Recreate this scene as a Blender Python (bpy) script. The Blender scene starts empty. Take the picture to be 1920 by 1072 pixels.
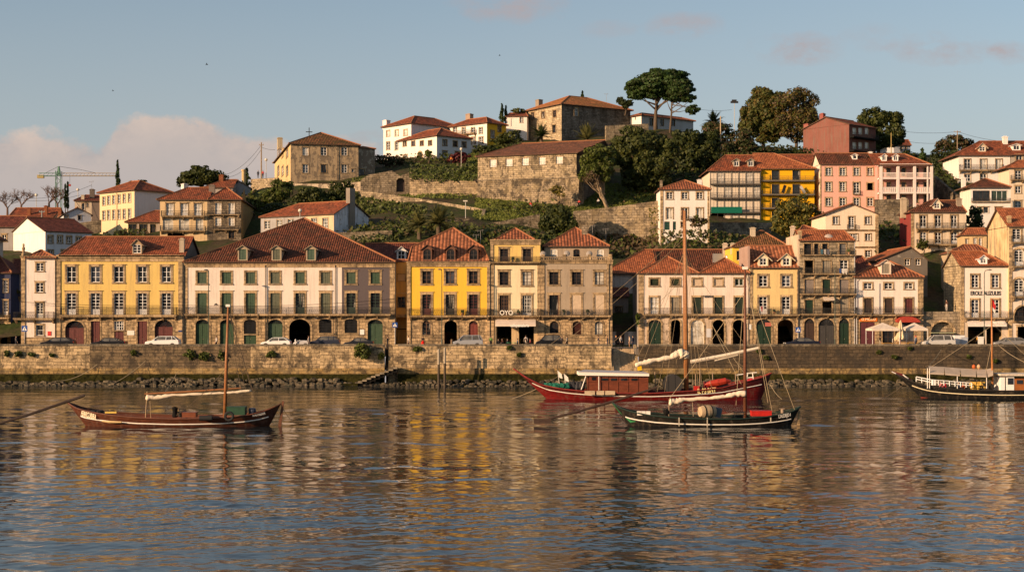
import bpy, math, random
import numpy as np
from mathutils import Vector, Matrix
from mathutils.geometry import tessellate_polygon
random.seed(7)
R = math.radians
SC = bpy.context.scene
COL = SC.collection

# ---------------------------------------------------------------- camera, sky, sun, exposure
F, CX, HY, CH = 2720.0, 960.0, 586.0, 10.0        # focal length and horizon in photo pixels, eye height over the river
SUN_AZ, SUN_EL = 57.0, 14.0                        # sun over the photographer's left shoulder
cam = bpy.data.cameras.new('camera'); camo = bpy.data.objects.new('camera', cam); COL.objects.link(camo)
camo.location = (0, 0, CH); camo.rotation_euler = (R(90), 0, 0)
cam.sensor_width = 36; cam.lens = 36 * F / 1920; cam.shift_y = (HY - 536) / 1920
cam.clip_start = 0.5; cam.clip_end = 6000
SC.camera = camo
SC.view_settings.view_transform = 'Standard'; SC.view_settings.look = 'None'
SC.view_settings.gamma = 1.0; SC.view_settings.exposure = 0.55
SC.cycles.max_bounces = 6; SC.cycles.use_denoising = True

sv = Vector((-math.sin(R(SUN_AZ)) * math.cos(R(SUN_EL)), -math.cos(R(SUN_AZ)) * math.cos(R(SUN_EL)), math.sin(R(SUN_EL))))
sl = bpy.data.lights.new('sun', 'SUN'); sl.energy = 5.0; sl.angle = R(0.5); sl.color = (1.0, 0.68, 0.42)
so = bpy.data.objects.new('sun', sl); COL.objects.link(so); so.location = (-60, -60, 60)
so.rotation_euler = sv.to_track_quat('Z', 'Y').to_euler()

W = bpy.data.worlds.new('World'); SC.world = W; W.use_nodes = True
def world():
    t = W.node_tree; N = t.nodes; L = t.links
    for n in list(N): N.remove(n)
    def nd(k, **kw):
        n = N.new(k)
        for a, v in kw.items():
            if a.startswith('i_'): n.inputs[int(a[2:])].default_value = v
            else: setattr(n, a, v)
        return n
    def mth(op, a, b=None, cl=False):
        n = nd('ShaderNodeMath', operation=op, use_clamp=cl)
        for i, v in enumerate((a, b)):
            if v is None: continue
            if isinstance(v, (int, float)): n.inputs[i].default_value = v
            else: L.new(v, n.inputs[i])
        return n.outputs[0]
    def mix(f, a, b):
        n = nd('ShaderNodeMix', data_type='RGBA')
        if isinstance(f, (int, float)): n.inputs[0].default_value = f
        else: L.new(f, n.inputs[0])
        for i, v in ((6, a), (7, b)):
            if isinstance(v, tuple): n.inputs[i].default_value = v + (1,)
            else: L.new(v, n.inputs[i])
        return n.outputs[2]
    out = nd('ShaderNodeOutputWorld'); bg = nd('ShaderNodeBackground'); bg.inputs[1].default_value = 0.095
    sky = nd('ShaderNodeTexSky', sky_type='NISHITA', sun_disc=False)
    sky.sun_elevation = R(SUN_EL); sky.sun_rotation = math.atan2(sv.x, sv.y)
    sky.air_density = 1.0; sky.dust_density = 1.0; sky.ozone_density = 1.2
    tc = nd('ShaderNodeTexCoord'); sp = nd('ShaderNodeSeparateXYZ'); L.new(tc.outputs['Generated'], sp.inputs[0])
    ysafe = mth('MAXIMUM', sp.outputs[1], 0.05)
    ax = mth('DIVIDE', sp.outputs[0], ysafe); el = mth('DIVIDE', sp.outputs[2], ysafe)
    cb = nd('ShaderNodeCombineXYZ'); L.new(ax, cb.inputs[0]); L.new(el, cb.inputs[1])
    def noise(scale, detail, sx=1, sy=1, rough=0.55):
        mp = nd('ShaderNodeMapping'); mp.inputs['Scale'].default_value = (sx, sy, 1); L.new(cb.outputs[0], mp.inputs[0])
        n = nd('ShaderNodeTexNoise'); n.inputs['Scale'].default_value = scale; n.inputs['Detail'].default_value = detail
        n.inputs['Roughness'].default_value = rough; L.new(mp.outputs[0], n.inputs['Vector']); return n.outputs[0]
    # cumulus bank low on the left: its top as a curve over azimuth
    cv = nd('ShaderNodeFloatCurve'); c = cv.mapping.curves[0]
    xs = [0.5 + (p - 960) / F for p in (-700, -300, 0, 120, 185, 225, 300, 380, 440, 500, 580, 650, 730, 900, 1920)]
    hs = [350, 330, 338, 332, 322, 362, 374, 366, 340, 330, 326, 334, 290, 120, 60]
    while len(c.points) < len(xs): c.points.new(0.5, 0.5)
    for p, x, h in zip(c.points, xs, hs): p.location = (min(max(x, 0), 1), h / F * 4)
    cv.mapping.update()
    L.new(mth('ADD', ax, 0.5), cv.inputs[1])
    top = mth('MULTIPLY', cv.outputs[0], 0.25)
    n1 = noise(26, 7, 1, 1.3, 0.6); n2 = noise(70, 5)
    top = mth('ADD', top, mth('MULTIPLY', mth('SUBTRACT', n1, 0.5), 0.034))
    top = mth('ADD', top, mth('MULTIPLY', mth('SUBTRACT', n2, 0.5), 0.010))
    dlt = mth('SUBTRACT', top, el)
    m1 = mth('MULTIPLY', dlt, 150, True)
    # soft body: brighter crest, greyer towards the base
    body = mth('MULTIPLY', dlt, 26, True)
    lit = mix(mth('MULTIPLY', mth('SUBTRACT', n1, 0.36), 3.2, True), (3.4, 3.0, 2.9), (5.1, 4.0, 3.35))
    cl = mix(body, lit, (3.75, 3.25, 3.05))
    # thin pink-grey clouds along the top
    n3 = noise(24, 7, 1, 1.9, 0.66); n4 = noise(4, 3, 1, 1.0); w = 0.0
    for px_, py_, wx, wy, k in ((955, 8, 120, 40, 1.0), (1285, 48, 90, 30, .8), (1495, 92, 100, 36, 1.0), (1765, 92, 110, 36, .8), (1895, 100, 50, 26, .8), (1140, 55, 60, 20, .45), (1640, 70, 70, 30, .35), (690, 265, 60, 22, .8)):
        dx = mth('MULTIPLY', mth('SUBTRACT', ax, (px_ - CX) / F), F / wx); dy = mth('MULTIPLY', mth('SUBTRACT', el, (HY - py_) / F), F / wy)
        g = mth('SUBTRACT', mth('ADD', .35, mth('MULTIPLY', n2, 1.3)), mth('ADD', mth('MULTIPLY', dx, dx), mth('MULTIPLY', dy, dy)), True); w = mth('ADD', mth('MULTIPLY', g, k), w)
    w = mth('MULTIPLY', mth('MULTIPLY', w, mth('MULTIPLY', mth('SUBTRACT', n3, 0.38), 4.2, True), True), 0.85)
    base = sky.outputs[0]
    thin = mth('MULTIPLY', mth('MULTIPLY', mth('SUBTRACT', n4, 0.4), 2.0, True), 0.10)
    hz = mth('MULTIPLY', mth('SUBTRACT', 0.22, el), 4.2, True)
    base = mix(hz, base, (3.7, 3.7, 3.85))
    base = mix(0.32, base, (2.35, 2.6, 2.9))
    s1 = mix(thin, base, (3.4, 3.3, 3.3))
    s2 = mix(w, s1, (3.25, 2.72, 2.72))
    s3 = mix(mth('MULTIPLY', m1, 0.92), s2, cl)
    front = mth('GREATER_THAN', sp.outputs[1], 0.05)
    s4 = mix(front, base, s3)
    L.new(s4, bg.inputs[0]); L.new(bg.outputs[0], out.inputs[0])
world()

# ---------------------------------------------------------------- geometry helpers
def P(px, py, Y): return Vector(((px - CX) / F * Y, Y, CH + (HY - py) / F * Y))
def ZP(py, Y): return CH + (HY - py) / F * Y
def XP(px, Y): return (px - CX) / F * Y

def autouv(me):
    n = len(me.polygons)
    if not n: return
    uv = me.uv_layers.new(name='UVMap')
    nl = len(me.loops)
    li = np.empty(nl, np.int32); me.loops.foreach_get('vertex_index', li)
    co = np.empty(len(me.vertices) * 3, np.float32); me.vertices.foreach_get('co', co); co = co.reshape(-1, 3)
    nm = np.empty(n * 3, np.float32); me.polygons.foreach_get('normal', nm); nm = nm.reshape(-1, 3)
    ls = np.empty(n, np.int32); lt = np.empty(n, np.int32)
    me.polygons.foreach_get('loop_start', ls); me.polygons.foreach_get('loop_total', lt)
    fn = np.repeat(nm, lt, axis=0)
    hor = np.stack([-fn[:, 1], fn[:, 0], np.zeros(nl)], 1)
    ln = np.linalg.norm(hor, axis=1); flat = ln < 0.05
    hor[flat] = (1, 0, 0); ln[flat] = 1; hor /= ln[:, None]
    up = np.cross(fn, hor)
    p = co[li]
    out = np.stack([(p * hor).sum(1), (p * up).sum(1)], 1).astype(np.float32)
    uv.data.foreach_set('uv', out.ravel())

class MB:
    """collects polygons and builds ONE mesh object"""
    def __init__(s): s.v = []; s.f = []; s.m = []
    def poly(s, pts, m=0):
        b = len(s.v); s.v.extend([tuple(p) for p in pts]); s.f.append(tuple(range(b, b + len(pts)))); s.m.append(m)
    def raw(s, vs, fs, m=0):
        b = len(s.v); s.v.extend([tuple(p) for p in vs])
        for f in fs: s.f.append(tuple(b + i for i in f)); s.m.append(m)
    def box(s, x0, x1, y0, y1, z0, z1, m=0, M=None, tx=0, ty=0):
        vs = [(x0, y0, z0), (x1, y0, z0), (x1, y1, z0), (x0, y1, z0), (x0 + tx, y0 + ty, z1), (x1 - tx, y0 + ty, z1), (x1 - tx, y1 - ty, z1), (x0 + tx, y1 - ty, z1)]
        if M is not None: vs = [M @ Vector(v) for v in vs]
        s.raw(vs, [(3, 2, 1, 0), (4, 5, 6, 7), (0, 1, 5, 4), (1, 2, 6, 5), (2, 3, 7, 6), (3, 0, 4, 7)], m)
    def tube(s, pts, r, n=6, m=0, cap=True):
        pts = [Vector(p) for p in pts]
        if not hasattr(r, '__len__'): r = [r] * len(pts)
        rings = []; ref = None
        for i, p in enumerate(pts):
            t = (pts[min(i + 1, len(pts) - 1)] - pts[max(i - 1, 0)])
            if t.length < 1e-9: t = Vector((0, 0, 1))
            t.normalize()
            if ref is None: ref = Vector((0, 0, 1)) if abs(t.z) < 0.9 else Vector((1, 0, 0))
            a = t.cross(ref); a.normalize(); b = a.cross(t); ref = b
            rings.append([p + (a * math.cos(2 * math.pi * k / n) + b * math.sin(2 * math.pi * k / n)) * r[i] for k in range(n)])
        vs = [q for g in rings for q in g]; fs = []
        for i in range(len(pts) - 1):
            for k in range(n):
                k2 = (k + 1) % n; fs.append((i * n + k, i * n + k2, (i + 1) * n + k2, (i + 1) * n + k))
        if cap: fs.append(tuple(range(n - 1, -1, -1))); fs.append(tuple((len(pts) - 1) * n + k for k in range(n)))
        s.raw(vs, fs, m)
    def lathe(s, prof, c=(0, 0, 0), n=12, m=0, M=None):
        vs = []; fs = []
        for r, z in prof:
            for k in range(n):
                a = 2 * math.pi * k / n; vs.append(Vector((c[0] + r * math.cos(a), c[1] + r * math.sin(a), c[2] + z)))
        if M is not None: vs = [M @ v for v in vs]
        for i in range(len(prof) - 1):
            for k in range(n):
                k2 = (k + 1) % n; fs.append((i * n + k, i * n + k2, (i + 1) * n + k2, (i + 1) * n + k))
        fs.append(tuple(range(n - 1, -1, -1))); fs.append(tuple((len(prof) - 1) * n + k for k in range(n)))
        s.raw(vs, fs, m)
    def prism(s, pts, d, m=0):
        """closed prism: polygon pts (3D, planar), extruded by vector d"""
        n = len(pts); a = [Vector(p) for p in pts]; b = [p + Vector(d) for p in a]
        s.raw(a + b, [tuple(range(n - 1, -1, -1)), tuple(range(n, 2 * n))] + [(i, (i + 1) % n, n + (i + 1) % n, n + i) for i in range(n)], m)
    def blob(s, c, r, seed=0, m=0, n=7, rings=5, j=0.2):
        rnd = random.Random(seed); vs = []; fs = []
        for i in range(rings + 1):
            th = math.pi * i / rings
            for k in range(n):
                a = 2 * math.pi * k / n; q = 1 + rnd.uniform(-j, j)
                if i in (0, rings): q = 1
                vs.append((c[0] + r[0] * q * math.sin(th) * math.cos(a), c[1] + r[1] * q * math.sin(th) * math.sin(a), c[2] + r[2] * q * math.cos(th)))
        for i in range(rings):
            for k in range(n):
                k2 = (k + 1) % n; fs.append((i * n + k, (i + 1) * n + k, (i + 1) * n + k2, i * n + k2))
        s.raw(vs, fs, m)
    def mesh(s, name, mats, smooth=False):
        me = bpy.data.meshes.new(name); me.from_pydata(s.v, [], s.f)
        for m in (mats if isinstance(mats, (list, tuple)) else [mats]): me.materials.append(m)
        me.polygons.foreach_set('material_index', s.m)
        if smooth: me.polygons.foreach_set('use_smooth', [True] * len(s.f))
        me.update(); autouv(me); return me
    def build(s, name, mats, parent=None, smooth=False, loc=None, rz=0):
        return link(name, s.mesh(name, mats, smooth), parent, loc, rz)

def link(name, me, parent=None, loc=None, rz=0):
    o = bpy.data.objects.new(name, me); COL.objects.link(o)
    if parent: o.parent = parent
    if loc is not None: o.location = loc
    if rz: o.rotation_euler = (0, 0, rz)
    return o
def tag(o, label, cat=None, group=None, kind=None):
    o['label'] = label
    if cat: o['category'] = cat
    if group: o['group'] = group
    if kind: o['kind'] = kind
    return o
def empty(name, loc, label, cat, group=None, rz=0):
    o = link(name, None, None, loc, rz); o.empty_display_size = 0.3
    return tag(o, label, cat, group)
def structure(o, label):
    o['kind'] = 'structure'; o['label'] = label; return o
def copy_tree(o, parent=None):
    c = o.copy(); COL.objects.link(c)
    if parent: c.parent = parent
    for ch in [x for x in bpy.data.objects if x.parent == o]: copy_tree(ch, c)
    return c

# ---------------------------------------------------------------- materials
MATS = {}
class NT:
    def __init__(s, name):
        s.mat = bpy.data.materials.new(name); s.mat.use_nodes = True
        s.t = s.mat.node_tree; s.N = s.t.nodes; s.L = s.t.links
        s.b = s.N['Principled BSDF']
    def nd(s, k, **kw):
        n = s.N.new(k)
        for a, v in kw.items(): setattr(n, a, v)
        return n
    def set(s, inp, v):
        if isinstance(v, tuple): inp.default_value = v + (1,) if len(v) == 3 and len(inp.default_value) == 4 else v
        elif isinstance(v, (int, float)): inp.default_value = v
        else: s.L.new(v, inp)
    def co(s, which='UV', scale=(1, 1, 1), rot=(0, 0, 0)):
        tc = s.nd('ShaderNodeTexCoord'); mp = s.nd('ShaderNodeMapping')
        mp.inputs['Scale'].default_value = scale; mp.inputs['Rotation'].default_value = rot
        s.L.new(tc.outputs[which], mp.inputs[0]); return mp.outputs[0]
    def noise(s, vec, scale, detail=4, rough=0.6):
        n = s.nd('ShaderNodeTexNoise'); n.inputs['Scale'].default_value = scale; n.inputs['Detail'].default_value = detail
        n.inputs['Roughness'].default_value = rough; s.L.new(vec, n.inputs['Vector']); return n.outputs[0]
    def math(s, op, a, b=0.0, cl=False):
        n = s.nd('ShaderNodeMath', operation=op, use_clamp=cl); s.set(n.inputs[0], a); s.set(n.inputs[1], b); return n.outputs[0]
    def ramp(s, f, lo, hi):
        n = s.nd('ShaderNodeMapRange'); s.L.new(f, n.inputs[0]); n.inputs[1].default_value = lo; n.inputs[2].default_value = hi; return n.outputs[0]
    def mix(s, f, a, b, blend='MIX'):
        n = s.nd('ShaderNodeMix', data_type='RGBA', blend_type=blend); s.set(n.inputs[0], f); s.set(n.inputs[6], a); s.set(n.inputs[7], b); return n.outputs[2]
    def bump(s, h, strength=0.4, dist=0.05):
        n = s.nd('ShaderNodeBump'); n.inputs['Strength'].default_value = strength; n.inputs['Distance'].default_value = dist
        s.L.new(h, n.inputs['Height']); s.L.new(n.outputs[0], s.b.inputs['Normal'])
    def done(s, col, rough=0.85, spec=0.3, metal=0.0):
        s.set(s.b.inputs['Base Color'], col); s.set(s.b.inputs['Roughness'], rough)
        s.b.inputs['Specular IOR Level'].default_value = spec; s.b.inputs['Metallic'].default_value = metal
        return s.mat
def cached(fn):
    def g(*a, **k):
        key = (fn.__name__, a, tuple(sorted(k.items())))
        if key not in MATS: MATS[key] = fn(*a, **k)
        return MATS[key]
    return g
def mulc(c, k): return tuple(min(1, x * k) for x in c)

@cached
def plaster(c, dirt=0.35, patch=0.0, pc=(0.3, 0.26, 0.2)):
    n = NT('plaster'); uv = n.co('UV'); ob = n.co('Object')
    big = n.noise(ob, 0.35, 6, 0.65); st = n.noise(n.co('UV', (2.2, 0.16, 1)), 1.0, 5, 0.65); fine = n.noise(ob, 9, 4)
    col = n.mix(n.ramp(fine, 0.3, 0.75), mulc(c, 0.86), mulc(c, 1.05))
    col = n.mix(n.math('MULTIPLY', n.ramp(big, 0.45, 0.68), dirt), col, mulc((c[0], c[1] * 0.92, c[2] * 0.8), 0.55))
    col = n.mix(n.math('MULTIPLY', n.ramp(st, 0.49, 0.68), dirt * 1.5), col, (0.16, 0.13, 0.10))
    if patch: col = n.mix(n.ramp(n.noise(ob, 0.8, 7, 0.7), 0.64 - patch, 0.66 - patch), col, pc)
    n.bump(n.noise(ob, 5, 5), 0.25, 0.03); return n.done(col, 0.92, 0.15)
@cached
def stone(c=(0.33, 0.26, 0.18), bw=0.9, bh=0.42, dark=0.5, warm=0.0):
    n = NT('stone'); uv = n.co('UV'); ob = n.co('Object')
    wob = n.nd('ShaderNodeVectorMath', operation='ADD'); n.L.new(uv, wob.inputs[0])
    nz = n.nd('ShaderNodeTexNoise'); nz.inputs['Scale'].default_value = 1.3; n.L.new(uv, nz.inputs['Vector'])
    sc = n.nd('ShaderNodeVectorMath', operation='SCALE'); n.L.new(nz.outputs['Color'], sc.inputs[0]); sc.inputs[3].default_value = 0.16
    n.L.new(sc.outputs[0], wob.inputs[1])
    br = n.nd('ShaderNodeTexBrick'); n.L.new(wob.outputs[0], br.inputs['Vector'])
    br.inputs['Color1'].default_value = mulc(c, 0.72) + (1,); br.inputs['Color2'].default_value = mulc(c, 1.28) + (1,)
    br.inputs['Mortar'].default_value = mulc(c, 0.38) + (1,); br.inputs['Scale'].default_value = 1; br.inputs['Mortar Size'].default_value = 0.028
    br.inputs['Mortar Smooth'].default_value = 0.4; br.inputs['Bias'].default_value = 0.1
    br.inputs['Brick Width'].default_value = bw; br.inputs['Row Height'].default_value = bh; br.offset_frequency = 2
    big = n.noise(ob, 0.45, 7, 0.7); fine = n.noise(ob, 5, 5, 0.7); st = n.noise(n.co('UV', (1.1, 0.22, 1)), 1.0, 6, 0.7)
    col = n.mix(n.ramp(fine, 0.25, 0.8), n.mix(0.35, br.outputs[0], (0.05, 0.04, 0.03)), br.outputs[0])
    col = n.mix(n.math('MULTIPLY', n.ramp(big, 0.50, 0.56), dark), col, (0.05, 0.04, 0.03))
    col = n.mix(n.math('MULTIPLY', n.ramp(st, 0.53, 0.60), dark), col, (0.06, 0.047, 0.034))
    col = n.mix(n.math('MULTIPLY', n.ramp(n.noise(ob, 2.2, 6, 0.8), 0.54, 0.58), dark), col, (0.035, 0.03, 0.022))
    if warm: col = n.mix(n.math('MULTIPLY', n.ramp(n.noise(ob, 0.8, 4), 0.45, 0.7), warm), col, (0.45, 0.33, 0.17))
    h = n.math('ADD', n.math('MULTIPLY', br.outputs['Fac'], -1.0), n.math('MULTIPLY', fine, 0.8))
    n.bump(h, 0.8, 0.06); return n.done(col, 0.93, 0.12)
@cached
def tiles(c=(0.40, 0.115, 0.045), c2=(0.20, 0.075, 0.04), old=0.4, period=0.34, ribs=0.5, ribc=0.35):
    n = NT('roof_tiles'); uv = n.co('UV'); ob = n.co('Object')
    sep = n.nd('ShaderNodeSeparateXYZ'); n.L.new(uv, sep.inputs[0])
    u = n.math('MULTIPLY', sep.outputs[0], 1 / period); v = n.math('MULTIPLY', sep.outputs[1], 1 / 0.38)
    cb = n.nd('ShaderNodeCombineXYZ'); n.L.new(n.math('FLOOR', u), cb.inputs[0]); n.L.new(n.math('FLOOR', v), cb.inputs[1])
    wn = n.nd('ShaderNodeTexWhiteNoise', noise_dimensions='2D'); n.L.new(cb.outputs[0], wn.inputs[0])
    fr = n.math('FRACT', u); rib = n.math('ABSOLUTE', n.math('SUBTRACT', n.math('MULTIPLY', fr, 2), 1)); fv = n.math('FRACT', v)
    big = n.noise(ob, 0.5, 6, 0.7); mid = n.noise(ob, 2.5, 5, 0.7)
    col = n.mix(wn.outputs[0], mulc(c, 0.55), mulc(c, 1.4))
    col = n.mix(n.math('MULTIPLY', n.ramp(big, 0.46, 0.60), old), col, c2)
    col = n.mix(n.math('MULTIPLY', n.ramp(mid, 0.53, 0.60), old * 0.9), col, mulc(c2, 0.45))
    col = n.mix(n.math('MULTIPLY', n.ramp(rib, 0.55, 1.0), ribc), col, mulc(c2, 0.3))      # gaps between the rows of pantiles
    h = n.math('ADD', n.math('MULTIPLY', rib, -1.0), n.math('MULTIPLY', fv, 0.35)); h = n.math('ADD', h, n.math('MULTIPLY', wn.outputs[0], 0.35))
    n.bump(h, ribs, 0.09); return n.done(col, 0.88, 0.15)
@cached
def paint(c, rough=0.55, var=0.25, planks=0.0, spec=0.35):
    n = NT('paint'); ob = n.co('Object'); uv = n.co('UV')
    col = n.mix(n.ramp(n.noise(ob, 3.0, 5, 0.7), 0.35, 0.75), mulc(c, 1 - var), mulc(c, 1 + var * 0.5))
    if planks:
        sep = n.nd('ShaderNodeSeparateXYZ'); n.L.new(uv, sep.inputs[0])
        fr = n.math('FRACT', n.math('MULTIPLY', sep.outputs[0], 1 / planks))
        gap = n.math('GREATER_THAN', fr, 0.88); col = n.mix(n.math('MULTIPLY', gap, 0.75), col, mulc(c, 0.25)); n.bump(n.math('MULTIPLY', gap, -1), 0.6, 0.02)
    return n.done(col, rough, spec)
@cached
def wood(c=(0.17, 0.075, 0.035), scale=1.0, rough=0.55, spec=0.3, seam=0.0):
    n = NT('wood'); v = n.co('Object', (0.6 * scale, 6 * scale, 6 * scale))
    f = n.noise(v, 2.0, 6, 0.65); g = n.noise(n.co('Object'), 1.2, 4)
    col = n.mix(n.ramp(f, 0.3, 0.75), mulc(c, 0.6), mulc(c, 1.35)); col = n.mix(n.math('MULTIPLY', n.ramp(g, 0.5, 0.75), 0.4), col, mulc(c, 0.45))
    if seam:
        sp = n.nd('ShaderNodeSeparateXYZ'); n.L.new(n.co('UV'), sp.inputs[0]); q = n.math('MULTIPLY', sp.outputs[1], 1 / seam); fr = n.math('GREATER_THAN', n.math('FRACT', q), .86)
        wn = n.nd('ShaderNodeTexWhiteNoise', noise_dimensions='1D'); n.L.new(n.math('FLOOR', q), wn.inputs['W']); col = n.mix(n.math('MULTIPLY', wn.outputs[0], .35), col, mulc(c, .4)); col = n.mix(n.math('MULTIPLY', fr, .7), col, mulc(c, .2))
        col = n.mix(n.math('MULTIPLY', n.ramp(n.noise(n.co('Object', (2, 2, .5)), 1.4, 6, .7), .52, .68), .5), col, (.16, .12, .085))
    n.bump(f, 0.2, 0.02); return n.done(col, rough, spec)
@cached
def plain(c, rough=0.6, spec=0.3, metal=0.0, var=0.12):
    n = NT('surface'); col = n.mix(n.noise(n.co('Object'), 2.5, 4), mulc(c, 1 - var), mulc(c, 1 + var)); return n.done(col, rough, spec, metal)
@cached
def glass(tint=(0.012, 0.013, 0.015), rough=0.06, spec=0.5):
    n = NT('window_glass'); f = n.noise(n.co('Object'), 0.9, 2)
    col = n.mix(n.ramp(f, 0.35, 0.7), tint, mulc(tint, 2.6)); n.bump(n.noise(n.co('Object'), 1.3, 2), 0.12, 0.03); return n.done(col, rough, spec)
@cached
def cloth(c, fold=4.0, rough=0.9):
    n = NT('cloth'); ob = n.co('Object'); f = n.noise(ob, fold, 4, 0.6)
    col = n.mix(n.ramp(f, 0.3, 0.75), mulc(c, 0.78), mulc(c, 1.08)); n.bump(f, 0.5, 0.08); return n.done(col, rough, 0.1)
@cached
def leafmat(c, c2, var=0.6):
    n = NT('leaves'); ge = n.nd('ShaderNodeNewGeometry'); ob = n.co('Object')
    big = n.noise(ob, 0.5, 4, 0.7)
    col = n.mix(n.ramp(big, 0.35, 0.7), c, c2)
    col = n.mix(n.math('MULTIPLY', ge.outputs['Random Per Island'], var), col, mulc(c, 0.45))
    n.b.inputs['Subsurface Weight'].default_value = 0.0
    tr = n.nd('ShaderNodeBsdfTranslucent'); n.L.new(col, tr.inputs[0]); mx = n.nd('ShaderNodeMixShader'); mx.inputs[0].default_value = 0.22
    n.done(col, 0.6, 0.25); n.L.new(n.b.outputs[0], mx.inputs[1]); n.L.new(tr.outputs[0], mx.inputs[2])
    n.L.new(mx.outputs[0], n.N['Material Output'].inputs[0]); return n.mat

@cached
def drapes(c=(.42, .38, .31), part=.5):
    n = NT('curtained_glass'); f = n.noise(n.co('Object', (2.2, 1, .25)), 1.0, 3); g = n.noise(n.co('Object', (9, 1, .5)), 1.0, 3)
    col = n.mix(n.ramp(f, part - .03, part + .03), (.012, .013, .014), n.mix(n.ramp(g, .35, .65), mulc(c, .55), c)); return n.done(col, .2, .5)
GRANITE = (0.54, 0.375, 0.205)
IRON = plain((0.025, 0.024, 0.024), 0.6, 0.3)
WHITEP = plain((0.80, 0.77, 0.72), 0.6, 0.3)
GLASS = glass()
CURT = glass((0.30, 0.27, 0.22), 0.25)
PANES = [GLASS, GLASS, GLASS, drapes(), drapes(part=.56), drapes((.30, .26, .2), .46), glass((.035, .04, .05), .05)]
DARKW = paint((0.055, 0.032, 0.022), 0.6)
GREEN = paint((0.045, 0.085, 0.045), 0.6, 0.3, 0.28)
GREEN2 = paint((0.13, 0.135, 0.085), 0.7, 0.3, 0.28)
BURG = paint((0.13, 0.032, 0.026), 0.6, 0.3, 0.25)
DARK = plain((0.012, 0.011, 0.010), 0.9, 0.1)
TRIM = stone(GRANITE, 1.3, 0.6, 0.42)
GROUNDSTONE = stone(GRANITE, 0.95, 0.46, 0.55, 0.25)
# ---------------------------------------------------------------- water
def water():
    # rows get longer with distance so that every row covers a similar strip of the picture
    step = lambda y: np.maximum(0.085, 0.000034 * y * y); ys = [18.0]
    while ys[-1] < 204: ys.append(ys[-1] + float(step(ys[-1])))
    ys = np.array(ys); nx = 860
    X = np.outer(12 + ys * 0.44, np.linspace(-1, 1, nx)); Y = np.repeat(ys[:, None], nx, 1)
    rng = np.random.default_rng(5); H = np.zeros_like(X); st = step(Y)
    band = 0.5 + 0.5 * np.sin(Y * 0.135 + 1.2 * np.sin(X * 0.021 + .6) + 0.9) * np.sin(Y * 0.052 + 0.8 + 0.013 * X)
    near = np.interp(Y, [50, 95, 150, 204], [.58, 1.02, 1.8, 3.2])
    for k in range(110):
        lam = 0.40 * (10.0 ** rng.uniform(0, 0.80)) if k < 88 else rng.uniform(3, 9); ang = rng.normal(math.pi / 2 + .06, 0.55 if lam < 2.6 else .42)
        kx, ky = math.cos(ang) * 2 * math.pi / lam, math.sin(ang) * 2 * math.pi / lam
        s = (0.0125 if lam < .9 else 0.0085 if lam < 2.6 else 0.0055) * rng.uniform(0.5, 1.4); fade = np.clip(lam / (2.2 * st) - .5, 0, 1)
        w = ((0.35 + 1.35 * band ** 1.5) if lam < 1.3 else (.65 + .7 * band)) * near
        H += s * lam / 6.283 * fade * w * np.sin(kx * X + ky * Y + rng.uniform(0, 6.28) + 0.9 * np.sin(0.31 * X + 0.17 * Y + k) * min(1, lam))
    v = np.stack([X, Y, H], -1).reshape(-1, 3)
    ny = len(ys); i = np.arange(ny * nx).reshape(ny, nx)
    f = np.stack([i[:-1, :-1], i[:-1, 1:], i[1:, 1:], i[1:, :-1]], -1).reshape(-1, 4)
    me = bpy.data.meshes.new('river'); me.vertices.add(len(v)); me.vertices.foreach_set('co', v.astype(np.float32).ravel())
    me.loops.add(f.size); me.loops.foreach_set('vertex_index', f.astype(np.int32).ravel())
    me.polygons.add(len(f)); me.polygons.foreach_set('loop_start', np.arange(0, f.size, 4, dtype=np.int32))
    me.polygons.foreach_set('use_smooth', [True] * len(f)); me.update(); me.validate()
    n = NT('river_water'); ob = n.co('Object')
    a = n.noise(n.co('Object', (0.7, 1.2, 1)), 2.6, 4, 0.65); b = n.noise(n.co('Object', (0.16, 0.5, 1)), 1.0, 3, 0.6)
    pt = n.ramp(n.noise(n.co('Object', (0.012, 0.06, 1), (0, 0, 0.05)), 1.0, 3, 0.5), 0.38, 0.62)
    h = n.math('ADD', n.math('MULTIPLY', a, 1.0), n.math('MULTIPLY', b, 1.3)); sp = n.nd('ShaderNodeSeparateXYZ'); n.L.new(ob, sp.inputs[0]); yy = sp.outputs[1]
    bp = n.nd('ShaderNodeBump'); bp.inputs['Distance'].default_value = 0.15
    n.L.new(n.math('ADD', n.math('ADD', n.math('MULTIPLY', pt, 0.055), 0.004), n.math('MULTIPLY', n.ramp(yy, 125, 205), 0.10)), bp.inputs['Strength']); n.L.new(h, bp.inputs['Height']); n.L.new(bp.outputs[0], n.b.inputs['Normal'])
    n.done((0.014, 0.019, 0.021), 0.03, 0.5); n.b.inputs['IOR'].default_value = 1.333
    me.materials.append(n.mat)
    structure(link('river', me), 'rippled river water carrying the reflections of the sunlit houses')
water()

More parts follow.
